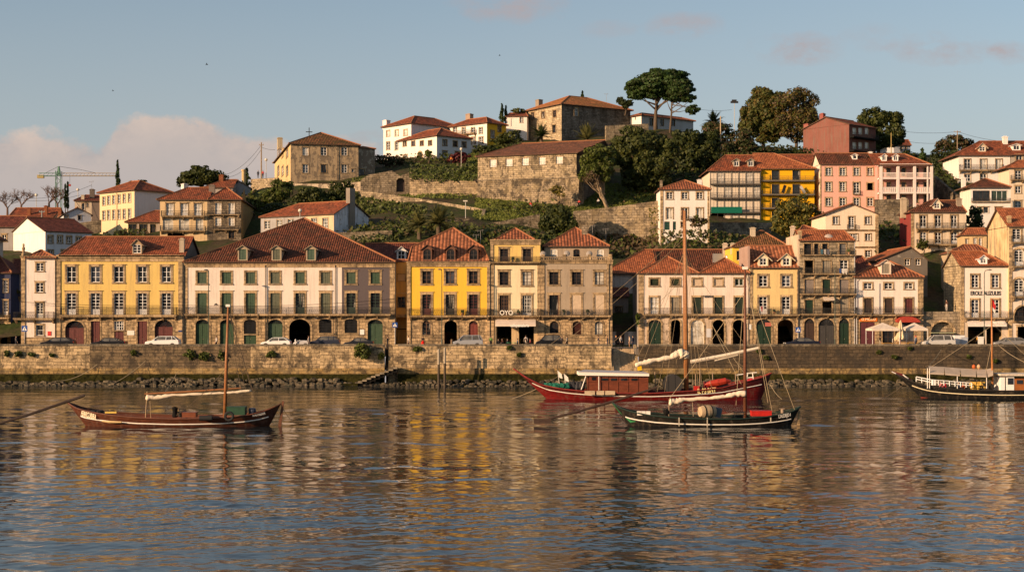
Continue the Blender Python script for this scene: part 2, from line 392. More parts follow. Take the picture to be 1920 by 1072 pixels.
# ---------------------------------------------------------------- hill: smooth surface through surveyed points
GP = [(-150, 214, 5), (-80, 214, 5), (-40, 214, 5), (0, 214, 5), (40, 214, 5), (80, 214, 5), (150, 214, 5),
      (-150, 200, 5), (150, 200, 5), (0, 200, 5), (-70, 200, 5), (70, 200, 5)]
for px, py, Y in [(-150, 480, 250), (85, 478, 255), (252, 442, 300), (330, 447, 266), (440, 450, 270), (560, 452, 252), (690, 440, 258), (560, 395, 292), (500, 352, 300),
                  (545, 345, 312), (650, 352, 305), (740, 368, 301), (715, 300, 338), (800, 297, 334), (900, 285, 345), (960, 262, 350), (1050, 268, 342), (1150, 262, 340),
                  (900, 384, 286), (1080, 388, 284), (960, 404, 278), (880, 398, 276), (780, 372, 290), (760, 410, 270), (1000, 450, 250), (800, 452, 248), (1100, 418, 276), (1150, 490, 256), (1195, 492, 245), (1190, 478, 262), (1090, 470, 256), (1385, 456, 272), (1440, 454, 272), (1340, 455, 268), (1150, 385, 290), (1220, 372, 292), (1200, 345, 305),
                  (1235, 240, 345), (1300, 290, 325), (1280, 442, 262), (1375, 418, 282), (1480, 418, 284), (1590, 388, 290), (1690, 385, 290), (1560, 300, 325), (1460, 283, 345), (1400, 268, 350), (1640, 300, 330), (1700, 288, 345),
                  (1600, 484, 245), (1760, 470, 246), (1700, 430, 268), (1840, 410, 268), (1840, 342, 300), (1930, 340, 300), (2050, 350, 300), (1800, 300, 335), (1900, 300, 345), (2200, 420, 260),
                  (100, 440, 340), (0, 455, 330), (-200, 470, 330), (300, 392, 340), (420, 372, 345)]:
    p = P(px, py, Y); GP.append((p.x, p.y, p.z))
GP += [(-200, 430, 26), (-90, 430, 34), (-40, 430, 42), (20, 430, 48), (70, 430, 46), (130, 430, 46), (210, 430, 40), (-200, 300, 18), (190, 300, 34)]
gp = np.array(GP, float)
def _phi(d): return d
_A = _phi(np.linalg.norm(gp[:, None, :2] - gp[None, :, :2], axis=2)) + np.eye(len(gp)) * -0.5
_n = len(gp); _B = np.c_[np.ones(_n), gp[:, :2]]
_w = np.linalg.solve(np.block([[_A, _B], [_B.T, np.zeros((3, 3))]]), np.r_[gp[:, 2], 0, 0, 0])
def hill_z(x, y):
    x = np.asarray(x, float); y = np.asarray(y, float)
    d = np.sqrt((x[..., None] - gp[:, 0]) ** 2 + (y[..., None] - gp[:, 1]) ** 2)
    return d @ _w[:_n] + _w[_n] + _w[_n + 1] * x + _w[_n + 2] * y
def GZ(x, y): return float(hill_z(np.array([x]), np.array([y]))[0])
@cached
def ground_mat():
    n = NT('hillside'); ob = n.co('Object'); big = n.noise(ob, 0.12, 6, 0.65); f = n.noise(ob, 1.6, 6, 0.7)
    g = n.mix(n.ramp(f, 0.3, 0.7), (0.022, 0.032, 0.009), (0.06, 0.075, 0.02))
    e = n.mix(n.ramp(f, 0.3, 0.7), (0.035, 0.027, 0.017), (0.09, 0.065, 0.036))
    n.bump(f, 0.7, 0.25); return n.done(n.mix(n.ramp(big, 0.44, 0.58), g, e), 0.95, 0.1)
def terrain():
    xs = np.arange(-200, 201, 2.5); ys = np.arange(216.2, 430, 2.5)
    X, Y = np.meshgrid(xs, ys); Z = hill_z(X, Y); Z = np.maximum(Z, 4.96)
    Z += 0.25 * np.sin(X * 0.7 + 1.3 * np.sin(Y * 0.31)) * np.clip((Y - 222) / 10, 0, 1)
    nx = len(xs); ny = len(ys); i = np.arange(nx * ny).reshape(ny, nx)
    f = np.stack([i[:-1, :-1], i[:-1, 1:], i[1:, 1:], i[1:, :-1]], -1).reshape(-1, 4)
    me = bpy.data.meshes.new('hill'); me.from_pydata(np.stack([X, Y, Z], -1).reshape(-1, 3).tolist(), [], f.tolist())
    me.polygons.foreach_set('use_smooth', [True] * len(f)); me.materials.append(ground_mat()); me.update()
    structure(link('hill', me), 'grassy hillside climbing behind the riverside houses')
    mb = MB(); mb.box(-1500, 1500, 430.2, 3000, -3, 24)
    m2 = MB(); q = [(x, y, (0 if y > -30 else 8 if y > -40 else 50 + 12 * math.sin(x * .013) if y > -200 else 70)) for y in (-25, -35, -120, -400) for x in range(-900, 901, 60)]; m2.raw(q, [(r * 31 + i, (r + 1) * 31 + i, (r + 1) * 31 + i + 1, r * 31 + i + 1) for r in range(3) for i in range(30)]); structure(m2.build('opposite_bank', ground_mat()), 'built up hillside of the opposite river bank behind the viewer')
    structure(mb.build('far_ground', ground_mat()), 'flat land beyond the hill')
terrain()
STREET = 5.0
def street():
    n = NT('street_paving'); ob = n.co('Object'); br = n.nd('ShaderNodeTexBrick'); n.L.new(ob, br.inputs['Vector']); br.inputs['Scale'].default_value = 4
    br.inputs['Color1'].default_value = (0.12, 0.105, 0.09, 1); br.inputs['Color2'].default_value = (0.2, 0.17, 0.14, 1); br.inputs['Mortar'].default_value = (0.06, 0.05, 0.04, 1)
    m = n.done(n.mix(0.4, br.outputs[0], n.mix(n.noise(ob, 0.6, 5), (0.08, 0.07, 0.06), (0.2, 0.17, 0.14))), 0.85)
    mb = MB(); e = [-140, XP(721, 200) + .01, XP(746, 200) - .01, XP(1146, 200) + .35, XP(1198, 200) - .35, 140]; mb.box(-140, 140, 206.8, 216.3, 4.2, STREET)
    for i, (y0, y1) in enumerate(((200.62, 206.797), (202.6, 206.797), (200.62, 206.797), (206.5, 206.797), (200.62, 206.797))): mb.box(e[i], e[i + 1] - .003, y0, y1, 4.2, STREET)
    structure(mb.build('street', m), 'cobbled riverside street between the quay wall and the houses')
    mb = MB(); mb.box(-75, -16.0, 209.6, 211.96, 4.9, STREET + 0.12); mb.box(-14.8, 13.6, 209.6, 211.96, 4.9, STREET + 0.12); mb.box(19, 75, 209.6, 211.96, 4.9, STREET + 0.12)
    structure(mb.build('pavement', stone((0.3, 0.26, 0.21), 1.2, 0.8, 0.2)), 'raised stone pavement along the house fronts')
street()
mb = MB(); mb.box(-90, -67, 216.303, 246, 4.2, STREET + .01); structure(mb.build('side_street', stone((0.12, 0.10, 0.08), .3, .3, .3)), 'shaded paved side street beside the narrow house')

# ---------------------------------------------------------------- quay wall and its stairs
QY = 200.0
def quay():
    light = stone((0.58, 0.42, 0.235), 1.15, 0.47, 0.70, 0.3); light2 = stone((0.54, 0.39, 0.22), 0.8, 0.50, 0.8, 0.3); darkm = stone((0.10, 0.072, 0.044), 1.0, 0.5, 0.85)
    mid = stone((0.19, 0.135, 0.08), 1.0, 0.45, 0.85, 0.2)
    algae = NT('algae_stone'); f = algae.noise(algae.co('Object'), 1.2, 6, 0.7); g = algae.noise(algae.co('Object', (0.5, 1, 2.5)), 1.0, 5)
    alg = algae.mix(algae.ramp(f, 0.35, 0.7), (0.008, 0.009, 0.003), (0.05, 0.045, 0.012)); algae.bump(f, 0.9, 0.3); alg = algae.done(alg, 0.95, 0.05)
    band = stone((0.36, 0.235, 0.09), 1.3, 0.42, 0.75, 0.5)
    cop = stone((0.30, 0.245, 0.17), 1.6, 0.7, 0.6)
    def seg(x0p, x1p, mat, mb, mi):
        x0, x1 = XP(x0p, QY), XP(x1p, QY)
        mb.box(x0, x1, QY, QY + 0.62, 2.35, 5.40, mi)
    def wall(name_lab, spans):
        mb = MB(); mats = [light, mid, darkm, alg, band, cop, light2]
        a, b = XP(spans[0][0], QY), XP(spans[-1][1], QY)
        for x0, x1, m in spans: seg(x0, x1, None, mb, m)
        mb.box(a, b, QY - 0.06, QY + 0.68, 5.403, 5.66, 5)
        x = a; rnd = random.Random(int(a * 7)); 
        mb.box(a, b, QY - 0.22, QY + 0.6, 1.55, 2.347, 4)
        mb.prism([(a, QY - 0.25, 1.547), (a, QY - 0.7, -1.5), (a, QY + 0.6, -1.5), (a, QY + 0.6, 1.547)], (b - a, 0, 0), 3)
        o = mb.build('quay_wall', mats); return tag(o, name_lab, 'quay wall')
    wall('long quay wall of pale blocks, dark patches and shrubs below the yellow house', [(-420, 168, 0), (168, 470, 1), (470, 600, 6), (600, 721, 0)])
    wall('pale stone quay wall below the bright yellow house and the awning cafe', [(746, 830, 6), (830, 960, 0), (960, 1060, 6), (1060, 1146, 0)])
    wall('dark weathered quay wall behind the moored cabin boats', [(1198, 1330, 2), (1330, 2500, 2)])
    # narrow dark stair slot and the steps that run down to the water
    mb = MB(); a, b = XP(721, QY), XP(746, QY)
    mb.box(a, b, QY + 2.2, QY + 2.6, -1, 5.6, 0); mb.box(a + 0.55, b, QY + 0.03, QY + 2.2, -1, 3.0, 1)
    for k in range(12): mb.box(a + 0.02, a + 0.55, QY + 0.1 + k * 0.18, QY + 2.2, 2.3 + k * 0.22 - 0.22, 2.3 + k * 0.22, 0)
    mb.box(a + 0.56, b, QY + 0.05, QY + 0.6, 3.003, 5.62, 1)
    tag(mb.build('wall_stair', [darkm, light2]), 'narrow dark stair cut through the quay wall beside the big green bush', 'stairs')
    mb = MB(); n = 9
    for k in range(n):
        x1 = XP(746 - k * 8.2, 198.8); x0 = XP(746 - (k + 1) * 8.2, 198.8); z = 2.55 - k * 0.24
        mb.box(x0, x1, 197.9, 199.5, z - 0.22, z, 0)
        mb.box(x0, x1, 198.15, 199.5, z - 0.7, z - 0.223, 1)
    mb.box(XP(640, 198.8), XP(672, 198.8), 197.8, 199.6, -0.6, 0.32, 2)
    tag(mb.build('water_stair', [stone((0.42, 0.34, 0.23), 0.8, 0.3, 0.3), DARK, alg]), 'stone steps running down along the quay wall into the water', 'stairs')
    mb = MB(); a, b = XP(1146, QY), XP(1198, QY)
    for k in range(19): mb.box(a + 0.35, b - 0.35, QY - 0.4 + k * 0.28, QY + 6.5, 1.6 if k == 0 else 1.7 + (k - 1) * 0.18, 1.7 + k * 0.18, 0)
    for x in (a, b - 0.347): 
        mb.prism([(x, QY - 0.5, 1.0), (x, QY - 0.5, 2.2), (x, QY + 4.6, 5.5), (x, QY + 5.5, 5.5), (x, QY + 5.5, 1.0)], (0.347, 0, 0), 1)
    tag(mb.build('quay_stair', [stone((0.62, 0.46, 0.28), 1.6, 5, 0.35), stone((0.5, 0.37, 0.21), 0.8, 0.5, 0.3)]), 'broad stone stair between low walls climbing from the river to the alley', 'stairs')
    mb = MB(); mb.box(a, b, QY + 0.4, QY + 6, -1.5, 1.5); mb.box(a - .2, b + .2, QY - 0.62, QY + 0.6, -1.5, 1.55)
    tag(mb.build('stair_footing', darkm), 'dark stone footing under the broad quay stair', 'footing')
quay()
def rubble():
    rnd = random.Random(3); mb = MB(); x = XP(-150, 199)
    end = XP(2100, 199)
    while x < end:
        px = CX + x * F / 199
        big = 1.0 if px < 640 else (0.75 if px < 1000 else 0.9)
        if not (1150 < px < 1196):
            hi = 1.55 if 250 < px < 640 else (1.3 if px > 780 else 0.9)
            for k in range(5):
                r = rnd.uniform(0.18, 0.46) * big; f = rnd.random()
                mb.blob((x + rnd.uniform(-.4, .4), 199.4 - 1.8 * (1 - f) + rnd.uniform(-.1, .1), -0.25 + f * hi * 0.72), (r * rnd.uniform(1, 1.5), r, r * rnd.uniform(.6, .9)), rnd.random(), 0, 6, 4, 0.3)
        x += 0.46
    n = NT('river_stones'); ge = n.nd('ShaderNodeNewGeometry'); f = n.noise(n.co('Object'), 2, 5)
    c = n.mix(ge.outputs['Random Per Island'], (0.025, 0.02, 0.014), (0.17, 0.13, 0.08)); c = n.mix(n.ramp(f, 0.45, 0.65), c, (0.03, 0.03, 0.016)); n.bump(f, 0.6, 0.1)
    o = mb.build('rubble', n.done(c, 0.75, 0.3)); tag(o, 'heaped dark rubble stones along the foot of the quay wall', 'rubble', None, 'stuff')
rubble()
# ---------------------------------------------------------------- house builder
class Face:
    def __init__(s, o, ang, key): s.o = Vector((o[0], o[1])); s.d = Vector((math.cos(ang), math.sin(ang))); s.n = Vector((math.sin(ang), -math.cos(ang))); s.ang = ang; s.key = key
    def off(s, v): return Face(s.o - s.n * v, s.ang, s.key)
    def u(s, px): k = (px - CX) / F; return (k * s.o.y - s.o.x) / (s.d.x - k * s.d.y)
    def z(s, px, py): return CH + (HY - py) / F * (s.o.y + s.u(px) * s.d.y)
    def px(s, u): q = s.o + s.d * u; return CX + q.x / q.y * F

OPEN = {}
def rq(x, q=0.05): return max(q, round(x / q) * q)
def arch_pts(w, h, arch, n=10):
    """opening outline, local: x in -w/2..w/2, z 0..h; arch = rise of the curved head"""
    if arch <= 0: return [(-w / 2, 0), (w / 2, 0), (w / 2, h), (-w / 2, h)]
    pts = [(-w / 2, 0), (w / 2, 0)]
    for k in range(n + 1):
        a = math.pi * k / n; pts.append((w / 2 * math.cos(a), h - arch + arch * math.sin(a)))
    return pts

def cache_mesh(key, fn):
    if key not in OPEN: OPEN[key] = fn()
    return OPEN[key]

def bars(mb, w, h, cols, rows, t, y0, y1, zb=0.0, m=0):
    mb.box(-w / 2, -w / 2 + t, y0, y1, zb, h, m); mb.box(w / 2 - t, w / 2, y0, y1, zb, h, m)
    mb.box(-w / 2 + t, w / 2 - t, y0, y1, zb, zb + t, m); mb.box(-w / 2 + t, w / 2 - t, y0, y1, h - t, h, m)
    s = t * 0.62
    for c in range(1, cols):
        x = -w / 2 + w * c / cols; k = s if c * 2 == cols else s * 0.6; mb.box(x - k, x + k, y0 + .012, y1 - .012, zb + t, h - t, m)
    for r in range(1, rows):
        z = zb + (h - zb) * r / rows; mb.box(-w / 2 + t, w / 2 - t, y0 + .02, y1 - .02, z - s * 0.55, z + s * 0.55, m)

class House:
    def __init__(s, name, label, px0, px1, Y, ang=0.0, ref='left', depth=10, zb=STREET, wall=None, trim=None, sidemat=None, cat='house', group=None, x1m=None):
        a = R(ang); o = P(px0 if ref == 'left' else px1, HY, Y); o = Vector((o.x, o.y))
        if ref == 'left': s.F = Face(o, a, 'F'); s.W = s.F.u(px1)
        else:
            f = Face(o, a, 'F'); w = -f.u(px0); s.F = Face(o - f.d * w, a, 'F'); s.W = w
        s.D = depth; s.zb = zb; s.ang = a
        s.L = Face(s.F.o, a - math.pi / 2, 'L'); s.Rt = Face(s.F.o + s.F.d * s.W, a + math.pi / 2, 'R')
        s.root = empty(name, (s.F.o.x, s.F.o.y, zb), label, cat, group, a)
        s.wm = wall; s.trim = trim or TRIM; s.sm = sidemat or wall
        s.zones = []; s.holes = []; s.roofinfo = None; s.topz = None; s.gL = s.gR = None
    # local position of a point on a face: u along it, z absolute, w inward
    def loc(s, f, u, z, w=0.0):
        z -= s.zb
        if f.key == 'F': return Vector((u, w, z))
        if f.key == 'L': return Vector((w, -u, z))
        return Vector((s.W - w, u, z))
    def rot(s, f): return {'F': 0, 'L': -math.pi / 2, 'R': math.pi / 2}[f.key]
    def zone(s, px0, px1, y0, y1, mat=None, f=None, name='wall'):
        """part of a facade between two photo columns; y0 top row, y1 bottom row (None: the ground)"""
        f = f or s.F
        u0, u1 = f.u(px0), f.u(px1); pm = (px0 + px1) / 2
        z1 = f.z(px0 if f.key != 'R' else px0, y0); z0 = s.zb if y1 is None else f.z(px0, y1)
        s.zones.append([f, u0, u1, z0, z1, mat or s.wm, name]); return s
    def zone_uz(s, f, u0, u1, z0, z1, mat=None, name='wall'): s.zones.append([f, u0, u1, z0, z1, mat or s.wm, name])
    def op(s, px, y0, y1, hw, kind='win', f=None, **k):
        f = f or s.F
        uc = f.u(px); w = abs(f.u(px + hw) - f.u(px - hw)); zt = f.z(px, y0); z0 = s.zb + 0.02 if y1 is None else f.z(px, y1)
        return s.opu(f, uc, z0, zt, w, kind, **k)
    def opu(s, f, uc, z0, zt, w, kind='win', col=None, n=(2, 3), sur=0.2, arch=0.0, pane=None, cornice=True, panel=0.0, label=None, name=None, back=0.13):
        w = rq(w); h = rq(zt - z0); arch = rq(arch) if arch else 0.0
        s.holes.append((f, uc, z0, w, h, arch))
        L = s.loc(f, uc, z0); rz = s.rot(f); col = col or WHITEP; pane = pane or random.choice(PANES)
        o = None
        def put(nm, key, fn, parent=s.root, at=L):
            me = cache_mesh(key, fn)
            q = link(nm, me, parent, at if parent is s.root else (0, 0, 0), rz if parent is s.root else 0); return q
        cid = (w, h, arch, id(col))
        if kind in ('win', 'door'):
            pn = panel if kind == 'door' else 0.0
            def fr():
                mb = MB(); t = 0.075
                hh = h - arch * 0.5 if arch else h
                bars(mb, w, hh, n[0], n[1], t, back, back + 0.07, pn)
                if pn: mb.box(-w / 2, w / 2, back + .01, back + .06, 0, pn)
                if arch:
                    a = arch_pts(w, h, arch); a2 = [p for p in a if p[1] >= hh - 0.02 or True]
                    ap = [(p[0] * 0.96, back + 0.035, p[1] - 0.03) for p in a[2:]]; mb.tube(ap, 0.045, 4)
                    mb.box(-0.03, 0.03, back + .01, back + .06, hh, h - 0.03)
                return mb.mesh('frame', [col])
            o = put(name or ('window' if kind == 'win' else 'balcony_door'), ('fr', kind, cid, n, pn, back), fr)
            def gl():
                mb = MB(); a = arch_pts(w - 0.02, h - 0.01, arch)
                mb.poly([(x, back + 0.045, z) for x, z in a]); return mb.mesh('pane', [pane])
            put('pane', ('gl', cid, id(pane), back), gl, o)
        elif kind == 'shutter':
            def sh():
                mb = MB(); g = 0.012
                mb.box(-w / 2 + .01, -g, back, back + .05, 0.01, h - .01); mb.box(g, w / 2 - .01, back, back + .05, 0.01, h - .01)
                for sx in (-1, 1):
                    for zz in (0.06, h * 0.5, h - 0.14): mb.box(min(sx * .04, sx * (w / 2 - .04)), max(sx * .04, sx * (w / 2 - .04)), back - .02, back + .003, zz, zz + 0.08)
                return mb.mesh('leaf', [col])
            o = put(name or 'shutter', ('sh', cid, back), sh)
        elif kind == 'gate':
            def gt():
                mb = MB(); hh = h - arch if arch else h; g = 0.012
                mb.box(-w / 2 + .01, -g, back, back + .06, 0.0, hh); mb.box(g, w / 2 - .01, back, back + .06, 0.0, hh)
                for sx in (-1, 1):
                    for z0_, z1_ in ((0.15, hh * 0.42), (hh * 0.48, hh - 0.12)):
                        a_, b_ = sorted((sx * 0.10, sx * (w / 2 - .14))); mb.box(a_, b_, back - .025, back + .003, z0_, z1_)
                mb.box(-w / 2, w / 2, back - 0.03, back + .06, hh + .002, hh + 0.1)
                return mb.mesh('leaf', [col])
            o = put(name or 'door', ('gt', cid, back), gt)
            if arch:
                def fan():
                    mb = MB(); hh = h - arch + .1; a = [p for p in arch_pts(w - .02, h, arch)[2:] if p[1] > hh]
                    pts = [(-w / 2 + .02, back + 0.03, hh), (w / 2 - .02, back + .03, hh)] + [(x, back + .03, z) for x, z in a]
                    mb.poly(pts); 
                    for k in range(1, 6):
                        an = math.pi * k / 6; mb.tube([(0, back + .01, hh), (w / 2 * .95 * math.cos(an), back + .01, hh + (arch - .1) * .95 * math.sin(an))], 0.02, 4, 1)
                    return mb.mesh('fanlight', [GLASS, col])
                put('fanlight', ('fan', cid, back), fan, o)
            def hd():
                mb = MB(); mb.box(0.05, 0.09, back - .07, back - .026, 1.05, 1.2); return mb.mesh('handle', [plain((0.35, 0.3, 0.2), 0.4, 0.5)])
            put('handle', ('hd', back), hd, o)
        elif kind == 'grille':
            def gr():
                mb = MB(); nb = max(3, int(w / 0.17))
                for k in range(nb + 1):
                    x = -w / 2 + .03 + (w - .06) * k / nb; mb.tube([(x, .05, 0.02), (x, .05, h - 0.03 - (arch * (2 * x / w) ** 2 if arch else 0))], 0.022, 4)
                for zz in np.linspace(0.12, h - arch - 0.08, max(3, int(h / 0.35))): mb.box(-w / 2, w / 2, .04, .065, zz, zz + .03)
                return mb.mesh('grille', [IRON])
            o = put('window', ('gr', cid), gr)
            def gl2():
                mb = MB(); mb.poly([(x, .2, z) for x, z in arch_pts(w - .02, h - .01, arch)])
                return mb.mesh('pane', [GLASS])
            put('pane', ('gl2', cid), gl2, o)
        elif kind == 'panel':
            def pl():
                mb = MB(); mb.prism([(x, back, z) for x, z in arch_pts(w - .01, h, arch)], (0, 0.05, 0)); return mb.mesh('panel', [col])
            o = put(name or 'boarded_window', ('pl', cid, back), pl)
        if sur:
            def su():
                mb = MB(); q = sur; e = 0.003; hz = h - arch
                mb.box(-w / 2 - q, -w / 2 + e, -.05, .05, -0.02, hz); mb.box(w / 2 - e, w / 2 + q, -.05, .05, -0.02, hz)
                if arch:
                    a = arch_pts(w - 2 * e, h - e, arch, 12)[2:]; b = arch_pts(w + 2 * q, h + q, arch + q, 12)[2:]
                    # outer curve springs from the same height
                    b = [(w / 2 + q) * math.cos(math.pi * k / 12) for k in range(13)]; bz = [hz + (arch + q) * math.sin(math.pi * k / 12) for k in range(13)]
                    for k in range(12):
                        mb.prism([(a[k][0], -.05, a[k][1]), (b[k], -.05, bz[k]), (b[k + 1], -.05, bz[k + 1]), (a[k + 1][0], -.05, a[k + 1][1])], (0, .1, 0))
                else:
                    mb.box(-w / 2 - q, w / 2 + q, -.05, .05, h - e, h + q)
                    if cornice: mb.box(-w / 2 - q - .1, w / 2 + q + .1, -.13, .05, h + q + .003, h + q + .09)
                if kind in ('win', 'shutter', 'grille', 'panel'): mb.box(-w / 2 - q - .05, w / 2 + q + .05, -.10, .05, -q * .8, -.022)
                return mb.mesh('surround', [s.trim])
            put('stone_surround', ('su', cid, sur, cornice, id(s.trim), kind in ('win', 'shutter', 'grille', 'panel')), su, o or s.root)
        if label and o: o['label'] = label
        return o
    def box(s, name, px0, px1, y0, y1, proud=0.06, mat=None, f=None, inset=0.05):
        f = f or s.F; u0, u1 = f.u(px0), f.u(px1); z1 = f.z(px0, y0); z0 = s.zb if y1 is None else f.z(px0, y1)
        mb = MB(); mb.box(0, u1 - u0, -proud, inset, 0, z1 - z0)
        return mb.build(name, mat or s.trim, s.root, loc=s.loc(f, u0, z0), rz=s.rot(f))
    def cornice(s, px0, px1, y0, y1, proud=0.35, mat=None, f=None):
        f = f or s.F; u0, u1 = f.u(px0), f.u(px1); z1 = f.z(px0, y0); z0 = f.z(px0, y1); h = z1 - z0; w = u1 - u0
        mb = MB(); mb.box(0, w, -proud * .35, .05, 0, h * .45); mb.box(0, w, -proud * .7, .05, h * .453, h * .75); mb.box(-.05, w + .05, -proud, .05, h * .753, h)
        return mb.build('cornice', mat or s.trim, s.root, loc=s.loc(f, u0, z0), rz=s.rot(f))
    def pipe(s, px, y0, y1=None, f=None, mat=None):
        f = f or s.F; u = f.u(px); z1 = f.z(px, y0); z0 = s.zb if y1 is None else f.z(px, y1)
        mb = MB(); mb.tube([(0, -.14, 0), (0, -.14, z1 - z0 - .25), (0, -.3, z1 - z0)], 0.055, 6)
        return mb.build('downpipe', mat or IRON, s.root, loc=s.loc(f, u, z0), rz=s.rot(f))
    def balcony(s, px0, px1, yr, ys, yb, depth=0.85, f=None, railmat=None, slabmat=None, brackets=True, dense=0.14, ornate=True):
        f = f or s.F; u0, u1 = f.u(px0), f.u(px1); zr, zs, zb = f.z(px0, yr), f.z(px0, ys), f.z(px0, yb); w = u1 - u0; hs = zs - zb; hr = zr - zs
        mb = MB(); mb.box(0, w, -depth, .04, hs * .35, hs); mb.box(.1, w - .1, -depth + .1, .04, 0, hs * .347)
        if brackets:
            k = max(2, int(round(w / 1.7)))
            for i in range(k):
                x = .25 + (w - .5) * i / (k - 1); mb.prism([(x - .11, .04, -.01), (x - .11, .04, -.55), (x - .11, -depth * .35, -.38), (x - .11, -depth * .8, -.01)], (.22, 0, 0))
        b = mb.build('balcony', slabmat or s.trim, s.root, loc=s.loc(f, u0, zb), rz=s.rot(f))
        r = MB(); y = -depth + .06; t = .02
        def run(xa, ya, xb, yb_):
            L_ = math.hypot(xb - xa, yb_ - ya); nb = max(2, int(L_ / dense)); dx, dy = (xb - xa) / nb, (yb_ - ya) / nb
            for q in (0.06, hr * .78 if ornate else hr * .5, hr - .02): r.tube([(xa, ya, hs + q), (xb, yb_, hs + q)], .024, 4)
            for i in range(nb + 1):
                x_, y_ = xa + dx * i, ya + dy * i; big = i % 12 == 0
                r.tube([(x_, y_, hs), (x_, y_, hs + hr + (.05 if big else -.02))], .028 if big else .0125, 4, 0, False)
                if ornate and i < nb and i % 2 == 0:
                    r.tube([(x_, y_, hs + .08), (x_ + dx * 2 if i + 2 <= nb else x_ + dx, y_ + dy * 2 if i + 2 <= nb else y_ + dy, hs + hr * .5), (x_, y_, hs + hr * .78)], .011, 3, 0, False)
        run(.05, y, w - .05, y); run(.05, y, .05, 0); run(w - .05, y, w - .05, 0)
        r.build('railing', railmat or IRON, b); return b
    # ---- roofs (local u, v (into the house), absolute z)
    def shell(s, faces, mats, ridges=(), th=0.16, name='roof'):
        pts = []; idx = {}
        def vi(p):
            k = tuple(round(c, 4) for c in p)
            if k not in idx: idx[k] = len(pts); pts.append(Vector((p[0], p[1], p[2] - s.zb)))
            return idx[k]
        fs = [[vi(p) for p in f] for f in faces]; n = len(pts); E = {}
        for f in fs:
            for a, b in zip(f, f[1:] + f[:1]): E[(a, b)] = E.get((a, b), 0) + 1
        mb = MB(); mb.raw(pts, fs, 0); mb.raw([p - Vector((0, 0, th)) for p in pts], [f[::-1] for f in fs], 1)
        for (a, b) in E:
            if (b, a) not in E: mb.poly([pts[b], pts[a], pts[a] - Vector((0, 0, th)), pts[b] - Vector((0, 0, th))], 1)
        for r in ridges: mb.tube([Vector((p[0], p[1], p[2] - s.zb + .02)) for p in r], .13, 5, 2)
        return mb.build(name, mats, s.root)
    def roofmats(s, t): return [t, plain((0.10, 0.06, 0.04), 0.9, 0.1), plain((0.30, 0.125, 0.06), 0.9, 0.1, 0, .4)]
    def ridge_v(s, f, px, py, ez, slope, ov):
        v = 3.0
        for _ in range(60):
            g = f.off(v); z = g.z(px, py); v2 = (z - ez) / slope - ov; v = v + 0.5 * (v2 - v)
        return max(0.5, v)
    def hip(s, ex0, ex1, ey, rx0, rx1, ry, t, slope=0.58, ov=0.4, gl=False, gr=False, vb=None):
        fo = s.F.off(-ov); ez = fo.z((ex0 + ex1) / 2, ey); u0, u1 = fo.u(ex0), fo.u(ex1)
        vr = s.ridge_v(s.F, (rx0 + rx1) / 2, ry, ez, slope, ov); g = s.F.off(vr); rz = g.z((rx0 + rx1) / 2, ry)
        r0 = u0 if gl else g.u(rx0); r1 = u1 if gr else g.u(rx1); vb = vb or (2 * vr + ov)
        A, B, C, D, E, G = (u0, -ov, ez), (u1, -ov, ez), (r1, vr, rz), (r0, vr, rz), (u0, vb, ez), (u1, vb, ez)
        if abs(r1 - r0) < .05: C = D = ((r0 + r1) / 2, vr, rz); fs = [[A, B, C], [G, E, C]]
        else: fs = [[A, B, C, D], [G, E, D, C]]
        rd = [(D, C)] if C != D else []
        if not gl: fs.append([E, A, D]); rd.append((A, D))
        if not gr: fs.append([B, G, C]); rd.append((B, C))
        s.roofinfo = (ez, slope, ov); s.topz = ez; s.D = max(2.0, vb - ov)
        if gl: s.gL = [(0, ez), (vr, rz), (vb - ov, ez)]
        if gr: s.gR = [(0, ez), (vr, rz), (vb - ov, ez)]
        return s.shell(fs, s.roofmats(t), rd)
    def hip_deep(s, ex0, ex1, ey, ax, ay, t, slope=0.5, ov=0.45, vb=30, gable=False):
        """ridge runs back from an apex; gable=True puts the apex in the front wall"""
        fo = s.F.off(-ov); ez = fo.z((ex0 + ex1) / 2, ey); u0, u1 = fo.u(ex0), fo.u(ex1)
        vr = -ov if gable else s.ridge_v(s.F, ax, ay, ez, slope, ov); g = s.F.off(vr); rz = g.z(ax, ay); ua = g.u(ax)
        A, B, C, D, E, G = (u0, -ov, ez), (u1, -ov, ez), (ua, vr, rz), (ua, vb, rz), (u0, vb, ez), (u1, vb, ez)
        fs = [[E, A, C, D], [B, G, D, C]]; rd = [(C, D)]
        if not gable: fs.append([A, B, C]); rd += [(A, C), (B, C)]
        s.roofinfo = (ez, slope, ov); s.topz = ez; s.D = vb - .3; s.bg = (ua, rz, ez)
        if gable: s.gF = (ua, rz, ez)
        return s.shell(fs, s.roofmats(t), rd)
